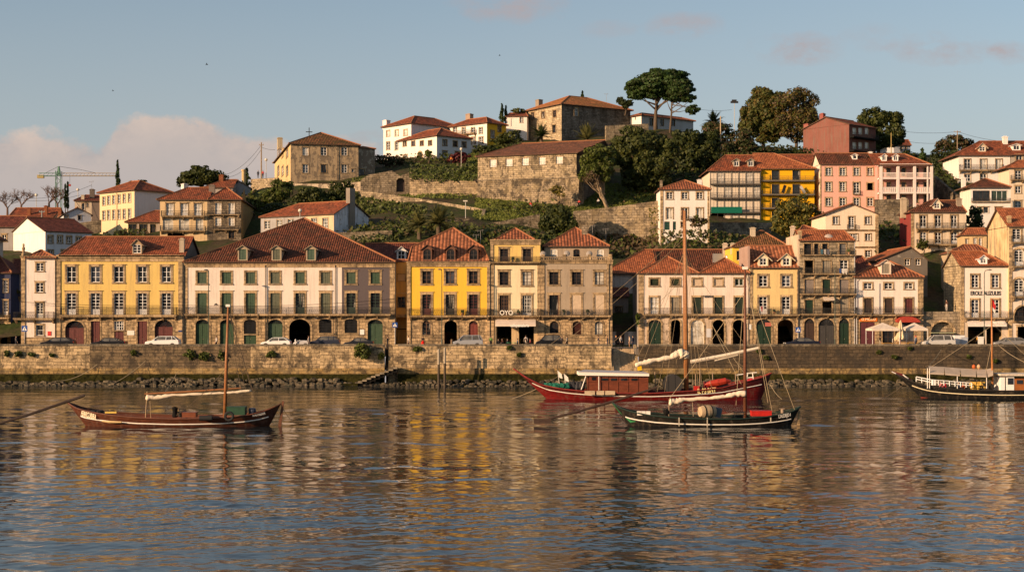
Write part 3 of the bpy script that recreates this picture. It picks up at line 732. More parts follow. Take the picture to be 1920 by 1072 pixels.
    def hip_box(s, ez, t, slope=0.5, ov=0.45, gu0=False, gu1=False, along=False):
        """plain hipped roof over the whole rectangle"""
        W_, D_ = s.W, s.D; u0, u1, v0, v1 = -ov, W_ + ov, -ov, D_ + ov; A, B, G, E = (u0, v0, ez), (u1, v0, ez), (u1, v1, ez), (u0, v1, ez)
        if W_ >= D_ or along:
            h = (D_ / 2 + ov); rz = ez + h * slope; C = (u1 if gu1 else u1 - h, D_ / 2, rz); D = (u0 if gu0 else u0 + h, D_ / 2, rz)
            fs = [[A, B, C, D], [G, E, D, C]]; rd = [(D, C)]
            if not gu0: fs.append([E, A, D]); rd += [(A, D), (E, D)]
            if not gu1: fs.append([B, G, C]); rd += [(B, C), (G, C)]
            if gu0: s.gL = [(0, ez), (D_ / 2, rz), (D_, ez)]
            if gu1: s.gR = [(0, ez), (D_ / 2, rz), (D_, ez)]
        else:
            h = (W_ / 2 + ov); rz = ez + h * slope; C = (W_ / 2, v0 if gu0 else v0 + h, rz); D = (W_ / 2, v1 - h, rz)
            fs = [[E, A, C, D], [B, G, D, C]]; rd = [(C, D)]
            fs.append([G, E, D]); rd += [(E, D), (G, D)]
            if not gu0: fs.append([A, B, C]); rd += [(A, C), (B, C)]
            else: s.gF = (W_ / 2, rz, ez)
        s.roofinfo = (ez, slope, ov); s.topz = ez
        return s.shell(fs, s.roofmats(t), rd)
    def dormer(s, px, y0, y1, hw, yap, mat=None, roof=None, kind='win', col=None, n=(2, 3), f=None, ewid=1.35, arch=0.0, pane=None, label=None, winw=0.72):
        f = f or s.F; ez, sl_, ov = s.roofinfo; v = 1.0
        for _ in range(60):
            z = f.off(v).z(px, y1); v += 0.5 * ((z - ez) / sl_ - ov - v)
        g = f.off(v); uc = g.u(px); w = abs(g.u(px + hw) - g.u(px - hw)); z0, z1, za = g.z(px, y1), g.z(px, y0), g.z(px, yap); h = z1 - z0; ha = max(.15, za - z1)
        mb = MB(); bk = h / sl_; ww = w * winw; m0 = mat or s.wm
        hole = [(x, z + 0.12) for x, z in arch_pts(ww, h - 0.16, arch)]
        outer = [(-w / 2, -.4), (w / 2, -.4), (w / 2, h), (0, h + ha * .8), (-w / 2, h)]
        holewall(mb, outer, [hole], lambda a, b, c: Vector((a, c, b)), 0.14, 0, 0)
        for sx in (-1, 1): mb.poly([(sx * w / 2, 0, -.4), (sx * w / 2, 0, h), (sx * w / 2, bk, h), (sx * w / 2, 0.05, 0)][::sx])
        d = mb.build('dormer', m0, s.root, loc=s.loc(f, uc, z0, v), rz=s.rot(f))
        if label: d['label'] = label
        r = MB(); e = w / 2 * ewid; dz = -(ewid - 1) * ha; fr = -.22; br = (h + ha) / sl_ + .1; bl = (h + dz) / sl_ + .1
        for sx in (-1, 1):
            q = [(0, fr, h + ha), (sx * e, fr, h + dz), (sx * e, bl, h + dz), (0, br, h + ha)]
            if sx > 0: q = q[::-1]
            r.poly([(a, b, c + .09) for a, b, c in q], 0); r.poly([(a, b, c) for a, b, c in q[::-1]], 1)
            r.poly([(0, fr, h + ha), (0, fr, h + ha + .09), (sx * e, fr, h + dz + .09), (sx * e, fr, h + dz)][::-sx], 1); r.poly([(sx * e, fr, h + dz), (sx * e, fr, h + dz + .09), (sx * e, bl, h + dz + .09), (sx * e, bl, h + dz)][::-sx], 1)
        r.build('dormer_roof', s.roofmats(roof)[:1] + [mat or s.wm], d)
        col = col or WHITEP; wn = MB(); hh = h - 0.16
        if kind == 'win':
            bars(wn, ww, hh - arch * .4, n[0], n[1], .07, .06, .12)
            win = wn.build('window', col, d, loc=(0, 0, .12)); p = MB(); p.poly([(x, .1, z) for x, z in arch_pts(ww, hh, arch)]); p.build('pane', pane or GLASS, d, loc=(0, 0, .12))
        else:
            wn.box(-ww / 2, ww / 2, .08, .12, 0, hh); wn.box(-.02, .02, .05, .083, 0, hh); wn.build('shutter', col, d, loc=(0, 0, .12))
        return d
    def chimney(s, px, y0, y1, hw, v=3.0, mat=None, f=None, cap=True, d=None):
        f = (f or s.F); g = f.off(v); u = g.u(px); w = min(1.5, abs(g.u(px + hw) - g.u(px - hw))); z0, z1 = g.z(px, y1), g.z(px, y0); h = z1 - z0; d = d or max(.5, w * .8)
        mb = MB(); mb.box(-w / 2, w / 2, 0, d, -.6, h * .88)
        if cap: mb.box(-w / 2 - .09, w / 2 + .09, -.09, d + .09, h * .883, h * .94); mb.box(-w / 2 * .7, w / 2 * .7, .1, d - .1, h * .943, h)
        return mb.build('chimney', mat or s.trim, s.root, loc=s.loc(f, u, z0, v), rz=s.rot(f))
    def finish(s, back=True, flanks='LR'):
        zt = s.topz
        for i, (f, u0, u1, z0, z1, mat, name) in enumerate(s.zones):
            hs = []
            for (hf, uc, hz, w, h, arch) in s.holes:
                if hf.key == f.key and u0 - .01 <= uc <= u1 + .01 and z0 - .05 <= hz + h / 2 <= z1:
                    hs.append([(uc + x, max(z0 + .005, hz + z)) for x, z in arch_pts(w, h, arch)])
            mb = MB(); outer = [(u0, z0), (u1, z0), (u1, z1), (u0, z1)]
            if f.key == 'F' and getattr(s, 'gF', None) and i == 0:
                ua, rz, ez = s.gF; outer = [(u0, z0), (u1, z0), (u1, z1), (ua, rz - .1), (u0, z1)]
            holewall(mb, outer, hs, lambda a, b, c: s.loc(f, a, b, c), 0.26, 0, 1)
            mb.build(name, [mat, s.trim], s.root)
        done = {z[0].key for z in s.zones}
        mb = MB(); lo = 0.0; hi = zt - s.zb if zt else 5
        e = 0.0
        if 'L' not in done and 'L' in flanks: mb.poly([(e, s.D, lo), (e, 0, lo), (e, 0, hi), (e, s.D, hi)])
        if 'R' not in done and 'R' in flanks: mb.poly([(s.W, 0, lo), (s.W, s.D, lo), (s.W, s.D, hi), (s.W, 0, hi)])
        if back: mb.poly([(s.W, s.D, lo), (0, s.D, lo), (0, s.D, hi), (s.W, s.D, hi)])
        if s.gL: mb.poly([(0, v, z - s.zb - .08) for v, z in s.gL][::-1])
        if s.gR: mb.poly([(s.W, v, z - s.zb - .08) for v, z in s.gR])
        if getattr(s, 'bg', None): mb.poly([(s.W, s.D, hi), (0, s.D, hi), (s.bg[0], s.D, s.bg[1] - s.zb - .1)])
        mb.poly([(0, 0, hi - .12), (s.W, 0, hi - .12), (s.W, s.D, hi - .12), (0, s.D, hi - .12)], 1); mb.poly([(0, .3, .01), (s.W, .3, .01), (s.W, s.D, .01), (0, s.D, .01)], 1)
        # ceiling and floor are near black: room shade put into colour behind open doorways
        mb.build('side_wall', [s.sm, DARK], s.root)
        return s

def holewall(mb, outer, holes, fn, reveal, m0, m1):
    """flat wall with holes and reveals; outer counter-clockwise seen from outside"""
    polys = [[Vector((a, b, 0)) for a, b in outer]] + [[Vector((a, b, 0)) for a, b in h] for h in holes]
    flat = [p for q in polys for p in q]
    if holes: tris = tessellate_polygon(polys)
    else: tris = [tuple(range(len(outer)))]
    base = len(mb.v); mb.v.extend([tuple(fn(p.x, p.y, 0)) for p in flat])
    for t in tris:
        if len(t) == 3:
            a, b, c = (flat[i] for i in t); ar = (b.x - a.x) * (c.y - a.y) - (b.y - a.y) * (c.x - a.x)
            if abs(ar) < 1e-9: continue
            if ar < 0: t = (t[0], t[2], t[1])
        mb.f.append(tuple(base + i for i in t)); mb.m.append(m0)
    for h in holes:
        n = len(h)
        for i in range(n):
            a, b = h[i], h[(i + 1) % n]; mb.poly([fn(a[0], a[1], 0), fn(b[0], b[1], 0), fn(b[0], b[1], reveal), fn(a[0], a[1], reveal)], m1)

def text_mesh(txt, size, depth, mat, bold=True):
    cu = bpy.data.curves.new('lettering', 'FONT'); cu.body = txt; cu.size = size; cu.extrude = depth; cu.align_x = 'CENTER'; cu.align_y = 'CENTER'
    if bold: cu.offset = size * 0.022
    o = bpy.data.objects.new('lettering', cu); COL.objects.link(o); dg = bpy.context.evaluated_depsgraph_get()
    me = bpy.data.meshes.new_from_object(o.evaluated_get(dg)); bpy.data.objects.remove(o); me.materials.clear(); me.materials.append(mat); return me
def lettering(txt, size, parent, loc, mat, rz=0.0, ry=0.0, sx=1.0, depth=0.012, bold=True):
    """upright lettering that faces -y before rz"""
    o = link('lettering', text_mesh(txt, size, depth, mat, bold), parent, loc); o.rotation_euler = (math.pi / 2, -ry, rz); o.rotation_mode = 'XYZ'; o.scale = (sx, 1, 1); return o
# ---------------------------------------------------------------- riverside row of houses (facades 212 m away)
FY = 212.0
TILE_RED = tiles((0.26, 0.072, 0.032), (0.105, 0.045, 0.026), 0.7)
TILE_OLD = tiles((0.15, 0.050, 0.026), (0.065, 0.034, 0.020), 0.8, 0.34, 0.9, 0.35)
TILE_NEW = tiles((0.36, 0.112, 0.044), (0.18, 0.06, 0.03), 0.45)
TILE_RIB = tiles((0.36, 0.135, 0.065), (0.16, 0.06, 0.035), 0.30, 0.52, 0.9, 0.75)
TILE_RIB2 = tiles((0.34, 0.115, 0.055), (0.14, 0.055, 0.03), 0.45, 0.46, 0.9, 0.7)
TILE_DARK = tiles((0.15, 0.045, 0.028), (0.075, 0.028, 0.02), 0.4)
TILE_MOSS = tiles((0.20, 0.085, 0.035), (0.075, 0.060, 0.022), 0.8, 0.34, 0.8)
CREAMF = plain((0.70, 0.66, 0.58), 0.6)
BROWNF = paint((0.14, 0.075, 0.045), 0.6)
CANVAS = cloth((0.58, 0.44, 0.30), 2.0)
FADED = paint((0.30, 0.25, 0.18), 0.8, 0.25, 0.3)

def awning_box(h, px0, px1, y0, y1, out, mat, name='awning', valance=0.25, txt=None):
    u0, u1 = h.F.u(px0), h.F.u(px1); z1, z0 = h.F.z(px0, y0), ZP(y1, FY - out)
    mb = MB(); w = u1 - u0; dz = z1 - z0
    mb.prism([(0, -.02, dz), (0, -out, valance), (0, -out, 0), (0, -out + .03, 0), (0, -out + .03, valance - .03), (0, -.02, dz - .05)], (w, 0, 0))
    for x in (0.03, w - .03): mb.tube([(x, -out + .05, valance - .05), (x, -.02, dz * .55)], .025, 4)
    return mb.build(name, mat, h.root, loc=h.loc(h.F, u0, z0))

# 1 narrow white house on the street corner
h = House('narrow_house', 'narrow white three storey house with corner pilaster at the left street mouth', 40, 106, FY, depth=11, wall=plaster((0.78, 0.66, 0.56), 0.2))
h.zone(40, 106, 484, 632); h.zone(40, 106, 632, None, GROUNDSTONE, name='stone_base')
h.op(75, 493, 508, 6.6, n=(2, 3)); h.op(74.5, 530, 547.5, 6.8, n=(2, 3)); h.op(74.5, 568, 596, 6.8, 'door', n=(2, 4), panel=.6, col=CREAMF)
h.op(74.5, 609, 629, 7.5, n=(1, 2), cornice=False)
h.box('pilaster', 40, 47.5, 480, None, .12); h.box('pilaster', 103, 109, 484, None, .06)
h.cornice(39, 107, 480, 485, .3)
h.hip(46, 106, 483, 76, 78, 469, TILE_RIB2, 0.5)
h.balcony(28, 104, 584.5, 596, 600, .9)
mb = MB(); mb.lathe([(.28, 0), (.28, .35), (.16, .45), (.2, .9), (.26, 1.15), (.12, 1.4), (.17, 1.6), (.12, 1.8), (.02, 1.86)], n=10); mb.build('finial', TRIM, h.root, loc=h.loc(h.F, h.F.u(43), ZP(480, FY), .25))
h.box('signboard', 89.5, 96, 621, 629, .06, plain((0.55, 0.03, 0.025), 0.5), inset=-.01)
h.pipe(104.5, 486)
h.finish()

# 2 pale yellow house, five bays
yel = plaster((0.72, 0.50, 0.16), 0.18)
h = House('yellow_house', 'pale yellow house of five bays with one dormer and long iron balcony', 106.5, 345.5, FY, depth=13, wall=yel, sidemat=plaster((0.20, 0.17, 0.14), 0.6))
h.zone(106.5, 345.5, 478, 592); h.zone(106.5, 345.5, 592, None, GROUNDSTONE, name='ground_floor_wall')
for x in (134, 179, 222.7, 267, 312):
    h.op(x, 500, 529, 8.7, n=(2, 3), sur=.3); h.op(x, 549.5, 590, 8.7, 'door', n=(2, 5), panel=.75, sur=.3)
h.op(140, 601, None, 17.5, 'gate', arch=1.15, col=BURG, sur=.3, back=.3); h.op(179, 602, None, 8.7, 'gate', col=BURG, sur=.22, back=.2); h.op(223, 620, None, 9, 'gate', col=BURG, sur=0)
h.op(223, 602, 619, 9, 'win', n=(4, 3), sur=.2, cornice=False); h.op(267, 602, None, 9, 'gate', col=BURG, sur=.22); h.op(307, 599, None, 17, 'gate', arch=1.15, col=BURG, sur=.3, back=.3)
h.box('pilaster', 106.5, 114, 490, None, .10); h.box('pilaster', 334.5, 345.5, 490, None, .10); h.cornice(107, 345.5, 478, 490, .4)
h.hip(110, 348, 478.5, 160, 366, 444, TILE_RED, 0.55, gr=True)
h.dormer(257, 458, 476, 9.2, 449, roof=TILE_RED, mat=plaster((0.42, 0.30, 0.18), 0.3), n=(2, 3), winw=.8)
h.chimney(340.5, 446, 478, 4.4, .4, plaster((0.45, 0.36, 0.26), 0.4)); h.balcony(115.5, 333, 575.5, 590, 594.5)
h.pipe(343, 490); h.box('wall_plaque', 238.5, 252, 619.5, 628, .05, plain((0.72, 0.67, 0.58)), inset=-.01)
h.box('street_plate', 334.5, 341.5, 619, 622, .14, plain((0.02, 0.04, 0.14), .4), inset=-.1)
h.finish()

# 3 big white and grey warehouse-like house with a pyramid of old tiles
wh = plaster((0.78, 0.665, 0.555), 0.16)
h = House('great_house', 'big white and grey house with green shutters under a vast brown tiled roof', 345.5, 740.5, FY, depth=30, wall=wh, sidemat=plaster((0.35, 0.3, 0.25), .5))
h.zone(345.5, 641, 491, 590); h.zone(641, 740.5, 491, 590, plaster((0.115, 0.092, 0.092), 0.12), name='grey_wall'); h.zone(345.5, 740.5, 590, None, GROUNDSTONE, name='ground_floor_wall')
cols = (378.8, 424.6, 469.7, 515.8, 562.7, 610.4, 658.2, 703.6)
for i, x in enumerate(cols):
    g = i in (3, 5)
    h.op(x, 510.5, 531.5, 8.6, 'shutter', col=GREEN2 if g else (GREEN if i % 2 else paint((0.06, 0.095, 0.055), .6, .3, .28)), sur=.28, cornice=i in (6, 7))
    if i in (4, 6, 7): h.op(x, 549.5, 589, 8.6, 'door', n=(2, 5), panel=.95, col=paint((0.03, 0.055, 0.04), .6), sur=.28)
    else: h.op(x, 549.5, 589, 8.6, 'shutter', col=GREEN2 if g else GREEN, sur=.28)
GR = paint((0.030, 0.070, 0.030), .6, .3, .3)
for x, hw, k in ((379.5, 12.7, 0), (425.5, 13.2, 0), (468.7, 11.6, 1), (516, 13.7, 0), (562, 20, 2), (610, 11.8, 3), (658, 12, 3), (703.5, 14.2, 0)):
    y = 598.5
    if k == 0: h.op(x, y, None, hw, 'gate', arch=.75, col=GR if x < 500 else GREEN, sur=.28, back=.28)
    elif k == 1: h.op(x, 626, None, hw, 'gate', col=GR, sur=.0, back=.2); h.op(x, y, 625.5, hw, 'grille', arch=.5, sur=.26)
    elif k == 2: h.op(x, y - .5, None, hw, 'dark', arch=1.3, sur=.32)
    else: h.op(x, y - 1, 624, hw, 'grille', arch=.35, sur=.26)
h.box('pilaster', 345.5, 352, 502, 590, .08); h.box('pilaster', 731, 740.5, 502, 590, .08); h.cornice(345.5, 741, 491.5, 501, .28)
mb = MB(); 
rnd = random.Random(4); pts = [(633 + rnd.uniform(-1, 1), 590)]
h.hip_deep(343, 742, 490.5, 570, 409, TILE_OLD, .47, .5, 28)
for x in (455, 518.5, 583): h.dormer(x, 466.5, 488.5, 9.2, 460.5, roof=TILE_RED, mat=plaster((0.42, 0.33, 0.22), .4), kind='shutter', col=GREEN2 if x == 518.5 else paint((0.075, 0.12, 0.075), .7, .3, .3), ewid=1.42)
h.balcony(347.5, 733, 575.5, 588.5, 592)
for x in (498, 629): h.pipe(x, 491)
h.pipe(345.7, 491); h.pipe(741.5, 491)
h.box('wall_plaque', 675, 683, 617.5, 627, .05, plain((0.78, 0.73, 0.66)), inset=-.01)
for x in (407, 595.5): 
    mb = MB(); mb.tube([(0, 0, 0), (0, -.7, .15)], .03, 5); mb.lathe([(.04, .2), (.3, .02), (.33, -.08), (.05, -.1)], (0, -.75, 0), 8); mb.build('wall_lamp', IRON, h.root, loc=h.loc(h.F, h.F.u(x), ZP(571 if x < 500 else 597, FY)))
h.finish()

# 4 slim ochre house over a dark alley
h = House('alley_house', 'slim ochre house bridging the dark alley beside the great house', 737, 768, 214.5, depth=9, wall=plaster((0.66, 0.40, 0.13), 0.2))
h.zone(737, 768, 490.5, 594); h.op(752.5, 514, 526.5, 7, 'panel', col=plain((0.62, 0.42, 0.22)), sur=.08, cornice=False); h.op(752.5, 556, 576.5, 7.4, n=(2, 3), sur=.06, cornice=False, col=BROWNF)

h.box('string_course', 742.5, 763.5, 548.5, 551, .15, plaster((0.6, .42, .2), .2)); h.box('lintel_beam', 742.5, 763.5, 589, 595, .12, TRIM)
h.zone(737, 741.5, 594, None, GROUNDSTONE, name='stone_pier'); h.zone(764, 768, 594, None, GROUNDSTONE, name='stone_pier')
h.hip(735, 770, 489.5, 745, 760, 487, TILE_DARK, .25, .2); h.finish()

# roof behind the alley with a white dormer
h = House('red_roofed_house', 'dark red roofed house with a small white gabled dormer behind the alley', 680, 806, 232, depth=12, wall=plaster((0.5, 0.4, 0.3)), zb=7)
h.zone(680, 806, 489, None); h.hip(678, 808, 489, 684, 800, 456, TILE_DARK, .55, gl=True, gr=True)
h.dormer(752.5, 470, 487, 8.6, 462.5, mat=plaster((0.74, .70, .64), .1), roof=TILE_DARK, n=(2, 2), winw=.74, ewid=1.4); h.finish()

# 5 bright yellow house with the flared roof
h = House('bright_yellow_house', 'bright yellow house with three brown dormers in a flared orange roof', 763, 919.5, FY, depth=14, wall=plaster((0.83, 0.50, 0.055), 0.10))
h.zone(763, 919.5, 491, 592); h.zone(763, 919.5, 592, None, stone(GRANITE, .95, .46, .55), name='ground_floor_wall')
for i, x in enumerate((800, 844, 887.5)):
    h.op(x, 508.5, 532, 8.3, n=(2, 3), sur=.3, col=BROWNF); h.op(x, 552, 591, 8.3, 'door', n=(2, 5), panel=.9, sur=.3, col=(paint((0.13, .04, .03), .6), paint((0.045, .04, .03), .6), BURG)[i])
h.op(799.5, 601, 628, 8, 'win', arch=.55, n=(2, 3), sur=.26, col=BROWNF); h.op(845, 600.5, None, 12, 'dark', arch=.75, sur=.26); h.op(887.5, 601, None, 8.5, 'gate', arch=.6, col=paint((0.22, .05, .035), .6, .3, .25), sur=.26)
h.box('pilaster', 763, 770, 500, None, .12); h.box('pilaster', 913, 919.5, 500, None, .12); h.cornice(763, 919.5, 490.5, 500, .42)
# two-pitched roof: steep skirt below, pyramid above
e = .45; fo = h.F.off(-e); ez = ZP(489, FY - e); zk = ZP(463, FY + 1.7); za = ZP(427, FY + 6.6); u0, u1 = fo.u(765), fo.u(917); k0, k1 = h.F.off(1.7).u(772), h.F.off(1.7).u(906); ua = h.F.off(6.6).u(850)
vb = 13.6; A, B, K0, K1, T, A2, B2, K2, K3 = (u0, -e, ez), (u1, -e, ez), (k0, 1.7, zk), (k1, 1.7, zk), (ua, 6.6, za), (u0, vb, ez), (u1, vb, ez), (k0, vb - 2.1, zk), (k1, vb - 2.1, zk)
h.shell([[A, B, K1, K0], [K0, K1, T], [A2, A, K0, K2], [B, B2, K3, K1], [K2, K0, T], [K1, K3, T], [B2, A2, K2, K3], [K3, K2, T]], h.roofmats(TILE_RIB), [(A, K0), (K0, T), (K1, T), (B, K1)])
h.roofinfo = (ez, (zk - ez) / (1.7 + e), e); h.topz = ez; h.D = 13
for x in (801, 845, 888): h.dormer(x, 466, 488, 8.8, 459, mat=paint((0.16, .07, .04), .7), roof=TILE_RED, col=paint((.07, .05, .04), .6), n=(2, 2), arch=.5, ewid=1.4, winw=.8)
h.balcony(767, 918, 578, 591.5, 595); h.pipe(919, 492)
h.finish()

# 6 tall slim pale yellow house with the cafe awning
h = House('cafe_house', 'slim pale yellow house with white letters on its balcony and a cafe awning', 919.8, 1013, FY, depth=11, wall=plaster((0.80, 0.66, 0.42), 0.12))
h.zone(919.8, 1013, 492, 592); h.zone(919.8, 1013, 450, 492, plaster((0.76, 0.52, 0.17), .2), name='attic_wall'); h.zone(919.8, 1013, 592, None, plaster((0.62, .44, .24), .3), name='ground_floor_wall')
for i, x in enumerate((945, 988)):
    h.op(x, 466.5, 490, 7.8, 'door', n=(2, 3), panel=.7, sur=.22, col=(DARKW, DARKW)[i]); h.op(x, 509.5, 535, 8.2, n=(2, 4), sur=.28, col=DARKW, pane=CURT if i else GLASS); h.op(x, 554, 591, 8.2, 'door', n=(4, 5), panel=.3, sur=.28, col=(BROWNF, CREAMF)[i])
h.op(945.3, 611, None, 13.8, 'dark', sur=0); h.op(987, 611, None, 14, 'dark', sur=0)
h.box('pilaster', 919.8, 926, 492, None, .10); h.box('pilaster', 1007.5, 1013, 492, None, .08); h.box('pilaster', 919.8, 925, 452, 491, .10); h.cornice(919, 1014, 449, 459, .35); h.cornice(919.8, 1013, 492, 496.5, .3)
h.hip(928, 1003, 449, 965, 967, 428, TILE_RIB2, .52, .1); h.D = 11
h.balcony(919, 1012, 481, 491.5, 494, .7, brackets=False); h.balcony(919.5, 1013, 579.5, 591, 594.5)
u = h.F.u(949.5)
lt = plain((0.72, .66, .56), .5); lettering('OYO', .92, h.root, h.loc(h.F, u, ZP(586.5, FY - .95), -.95), lt, depth=.05, sx=.95)
aw = awning_box(h, 929, 1004, 598, 611.5, 2.2, cloth((0.74, 0.60, 0.47), 1.0))
lettering('cafepastelaria', .62, aw, (h.F.u(982) - h.F.u(929) - .6, -2.22, .13), plain((.88, .84, .76)), sx=.8, depth=.004)
h.finish()

# 7 grey-beige house with canvas-covered doors and a balustrade
h = House('beige_house', 'grey beige house with boarded balcony doors and a stone balustrade under its attic', 1013.2, 1148, FY, depth=12, wall=plaster((0.40, 0.315, 0.225), 0.25))
h.zone(1013.2, 1148, 488, 592); h.zone(1013.2, 1148, 592, None, stone(GRANITE, .95, .46, .5), name='ground_floor_wall')
for i, x in enumerate((1038.5, 1081, 1124)):
    h.op(x, 509.5, 533.5, 8.6, n=(2, 4), sur=.28, col=DARKW, pane=(GLASS, GLASS, CURT)[i])
    if i: h.op(x, 553, 589, 8.8, 'panel', col=CANVAS, sur=.28, back=.02)
    else: h.op(x, 553, 591, 8.6, 'door', n=(1, 1), panel=0, sur=.28, col=BURG)
h.op(1039, 602, 624.5, 8.3, 'win', arch=.6, n=(2, 2), sur=.24, col=DARKW); h.op(1081.7, 602, 627, 8.4, 'win', arch=.5, n=(1, 2), sur=.24, col=DARKW, pane=glass((.03, .012, .01))); h.op(1122.7, 602, 627, 7.8, 'win', arch=.5, n=(2, 2), sur=.24, col=DARKW, pane=CURT)
h.box('pilaster', 1013.2, 1021, 492, None, .10); h.box('pilaster', 1138, 1148, 492, None, .10); h.cornice(1013.2, 1149, 487, 494, .4)
# balustrade and the recessed attic
mb = MB(); u0, u1 = h.F.u(1014), h.F.u(1148); zr = ZP(481.5, FY); zb_ = ZP(487, FY); mb.box(u0, u1, -.3, .0, zr - zb_ - .12, zr - zb_); 
k = u0 + .2
while k < u1: mb.lathe([(.05, 0), (.09, .08), (.04, zr - zb_ - .12)], (k, -.15, 0), 6); k += .3
for q in (1018, 1058, 1105, 1144): uu = h.F.u(q); mb.box(uu - .25, uu + .25, -.33, .03, 0, zr - zb_ + .35)
mb.build('balustrade', TRIM, h.root, loc=(0, 0, zb_ - h.zb)); h.D = 12
at = h.F.off(1.0); a0, a1 = at.u(1021), at.u(1142); zt = ZP(461.5, FY + 1)
mb = MB(); fn = lambda a, b, c: Vector((a, 1.0 + c, b - h.zb)); hl = []; wpos = []
for x in (1039, 1081, 1126):
    uc = at.u(x); w_ = .95; z0, z1 = ZP(484, FY + 1), ZP(467, FY + 1); hl.append([(uc + a, z0 + b) for a, b in arch_pts(w_, z1 - z0, .2)]); wpos.append((uc, z0, w_, z1 - z0))
holewall(mb, [(a0, zb_), (a1, zb_), (a1, zt), (a0, zt)], hl, fn, .2, 0, 1)
for a in (a0, a1): mb.poly([(a, 1, zb_ - h.zb), (a, 11, zb_ - h.zb), (a, 11, zt - h.zb), (a, 1, zt - h.zb)][::(1 if a == a1 else -1)])
mb.poly([(a0, 11, zb_ - h.zb), (a1, 11, zb_ - h.zb), (a1, 11, zt - h.zb), (a0, 11, zt - h.zb)][::-1])
mb.build('attic_wall', [plaster((0.40, 0.31, 0.22), .3), TRIM], h.root)
for i, (uc, z0, w_, hh) in enumerate(wpos):
    m = MB(); bars(m, w_, hh - .1, 2, 2, .07, .08, .14); o = m.build('window', WHITEP if i != 1 else DARKW, h.root, loc=(uc, 1.0, z0 - h.zb)); m = MB(); m.poly([(x, .12, z) for x, z in arch_pts(w_ - .02, hh - .02, .2)]); m.build('pane', CURT if i != 1 else GLASS, o)
h.hip(1018, 1144, 461, 1078, 1080, 427, TILE_RIB2, .55, -.6); h.topz = ZP(487.5, FY); h.D = 12
h.chimney(1096.5, 420, 447, 5.3, 4.0, stone((.33, .26, .18), .5, .3, .3), cap=False); h.balcony(1014, 1145, 580, 591, 594.5); h.pipe(1142, 494)
for q, yy in ((1018, 476), (1063, 475), (1105, 475.5)):
    mb = MB(); M = Matrix.Rotation(R(70), 4, 'X'); mb.lathe([(.02, .12), (.3, .05), (.45, -.06), (.47, -.06), (.3, .02), (.02, .08)], n=12, M=M); mb.tube([(0, 0, 0), (0, .3, -.3), (0, .3, -.8)], .03, 5); mb.tube([(0, 0, 0), (0, -.5, .05)], .015, 4)
    mb.build('satellite_dish', plain((.30, .26, .22)), h.root, loc=h.loc(h.F, h.F.u(q), ZP(yy, FY), -.1))
h.finish()

# 8 white double-roofed house
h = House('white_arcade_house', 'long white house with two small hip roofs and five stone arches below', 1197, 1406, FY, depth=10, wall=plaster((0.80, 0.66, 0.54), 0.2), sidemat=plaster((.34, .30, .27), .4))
h.zone(1197, 1406, 512, 590); h.zone(1197, 1406, 590, None, plaster((0.60, .46, .33), .45, .10, (.25, .19, .13)), name='ground_floor_wall')
for i, x in enumerate((1227, 1266.6, 1307.4, 1347, 1386)):
    if i < 2 or i == 4: h.op(x, 522.5, 535.5, 8, n=(2 if i == 4 else 1, 1), sur=.24, cornice=False, col=DARKW if i < 4 else WHITEP, pane=glass((.02, .026, .016)))
    else: h.op(x, 522.5, 535.5, 8, 'panel', col=CANVAS, sur=.24, cornice=False)
    if i == 0: h.op(x, 557, 588.5, 7.8, 'door', n=(2, 3), panel=.5, sur=.26, cornice=False, pane=CURT)
    elif i == 1: h.op(x, 557, 588.5, 7.8, 'shutter', col=FADED, sur=.26, cornice=False)
    else: h.op(x, 557, 588.5, 7.6, 'shutter', col=paint((0.02, 0.035, 0.02), .6, .3, .25), sur=.26, cornice=False)
DG = paint((0.012, 0.035, 0.018), .55, .3, .3)
h.op(1228, 599, None, 11.6, 'gate', arch=.6, col=DG, sur=.26); h.op(1267, 599, None, 9, 'dark', arch=.5, sur=.26); h.op(1307.5, 599, None, 12.3, 'win', arch=.8, n=(2, 4), sur=.26, col=CREAMF, pane=CURT); h.op(1347, 599, None, 11.3, 'dark', arch=.8, sur=.26); h.op(1385, 599, None, 11.3, 'dark', arch=.8, sur=.26)
h.box('pilaster', 1197, 1207, 514, None, .08); h.cornice(1197, 1406, 511.5, 514.5, .2)
h.hip(1195, 1311.3, 511.5, 1251, 1253, 481, TILE_NEW, .50, .4); h.hip(1311.5, 1407, 511.5, 1358, 1360, 484, TILE_NEW, .56, .4)
h.D = 10
h.balcony(1206, 1404, 577, 588.5, 592)
lettering('ROZAN', .42, h.root, h.loc(h.F, h.F.u(1327), ZP(555.5, FY), -.16), IRON, sx=.9, depth=.03)
h.pipe(1403, 514); h.box('poster', 1402.5, 1408.5, 607.5, 617.5, .12, plain((.70, .66, .60)), inset=-.08)
h.box('poster', 1324.5, 1334, 616, 632, .05, plain((.55, .53, .52)), inset=-.01)
h.finish()

# 9 pale yellow house with two dormers
h = House('two_dormer_house', 'pale yellow house with two dormers in a ribbed orange roof, beside the stone tenement', 1406.2, 1498, FY, depth=11, wall=plaster((0.74, 0.54, 0.24), 0.12))
h.zone(1406.2, 1498, 503, 590); h.zone(1406.2, 1498, 590, None, GROUNDSTONE, name='ground_floor_wall')
for i, x in enumerate((1431, 1474)): h.op(x, 516.5, 537, 8, n=(2, 3), sur=.28, cornice=False); h.op(x, 556, 589, 7.8, 'door', n=(2, 4), panel=.7, sur=.28, cornice=False)
h.op(1432, 598, None, 14, 'gate', arch=.9, col=DG, sur=.28); h.op(1473, 598.5, None, 15, 'dark', arch=.9, sur=.28)
h.box('pilaster', 1406.2, 1411, 505, None, .07); h.box('pilaster', 1494, 1498, 505, None, .07); h.cornice(1404, 1499, 501.5, 505, .3)
h.hip(1406, 1499, 501.5, 1410, 1490, 461, TILE_RIB, .72, .35, gl=True, gr=True)
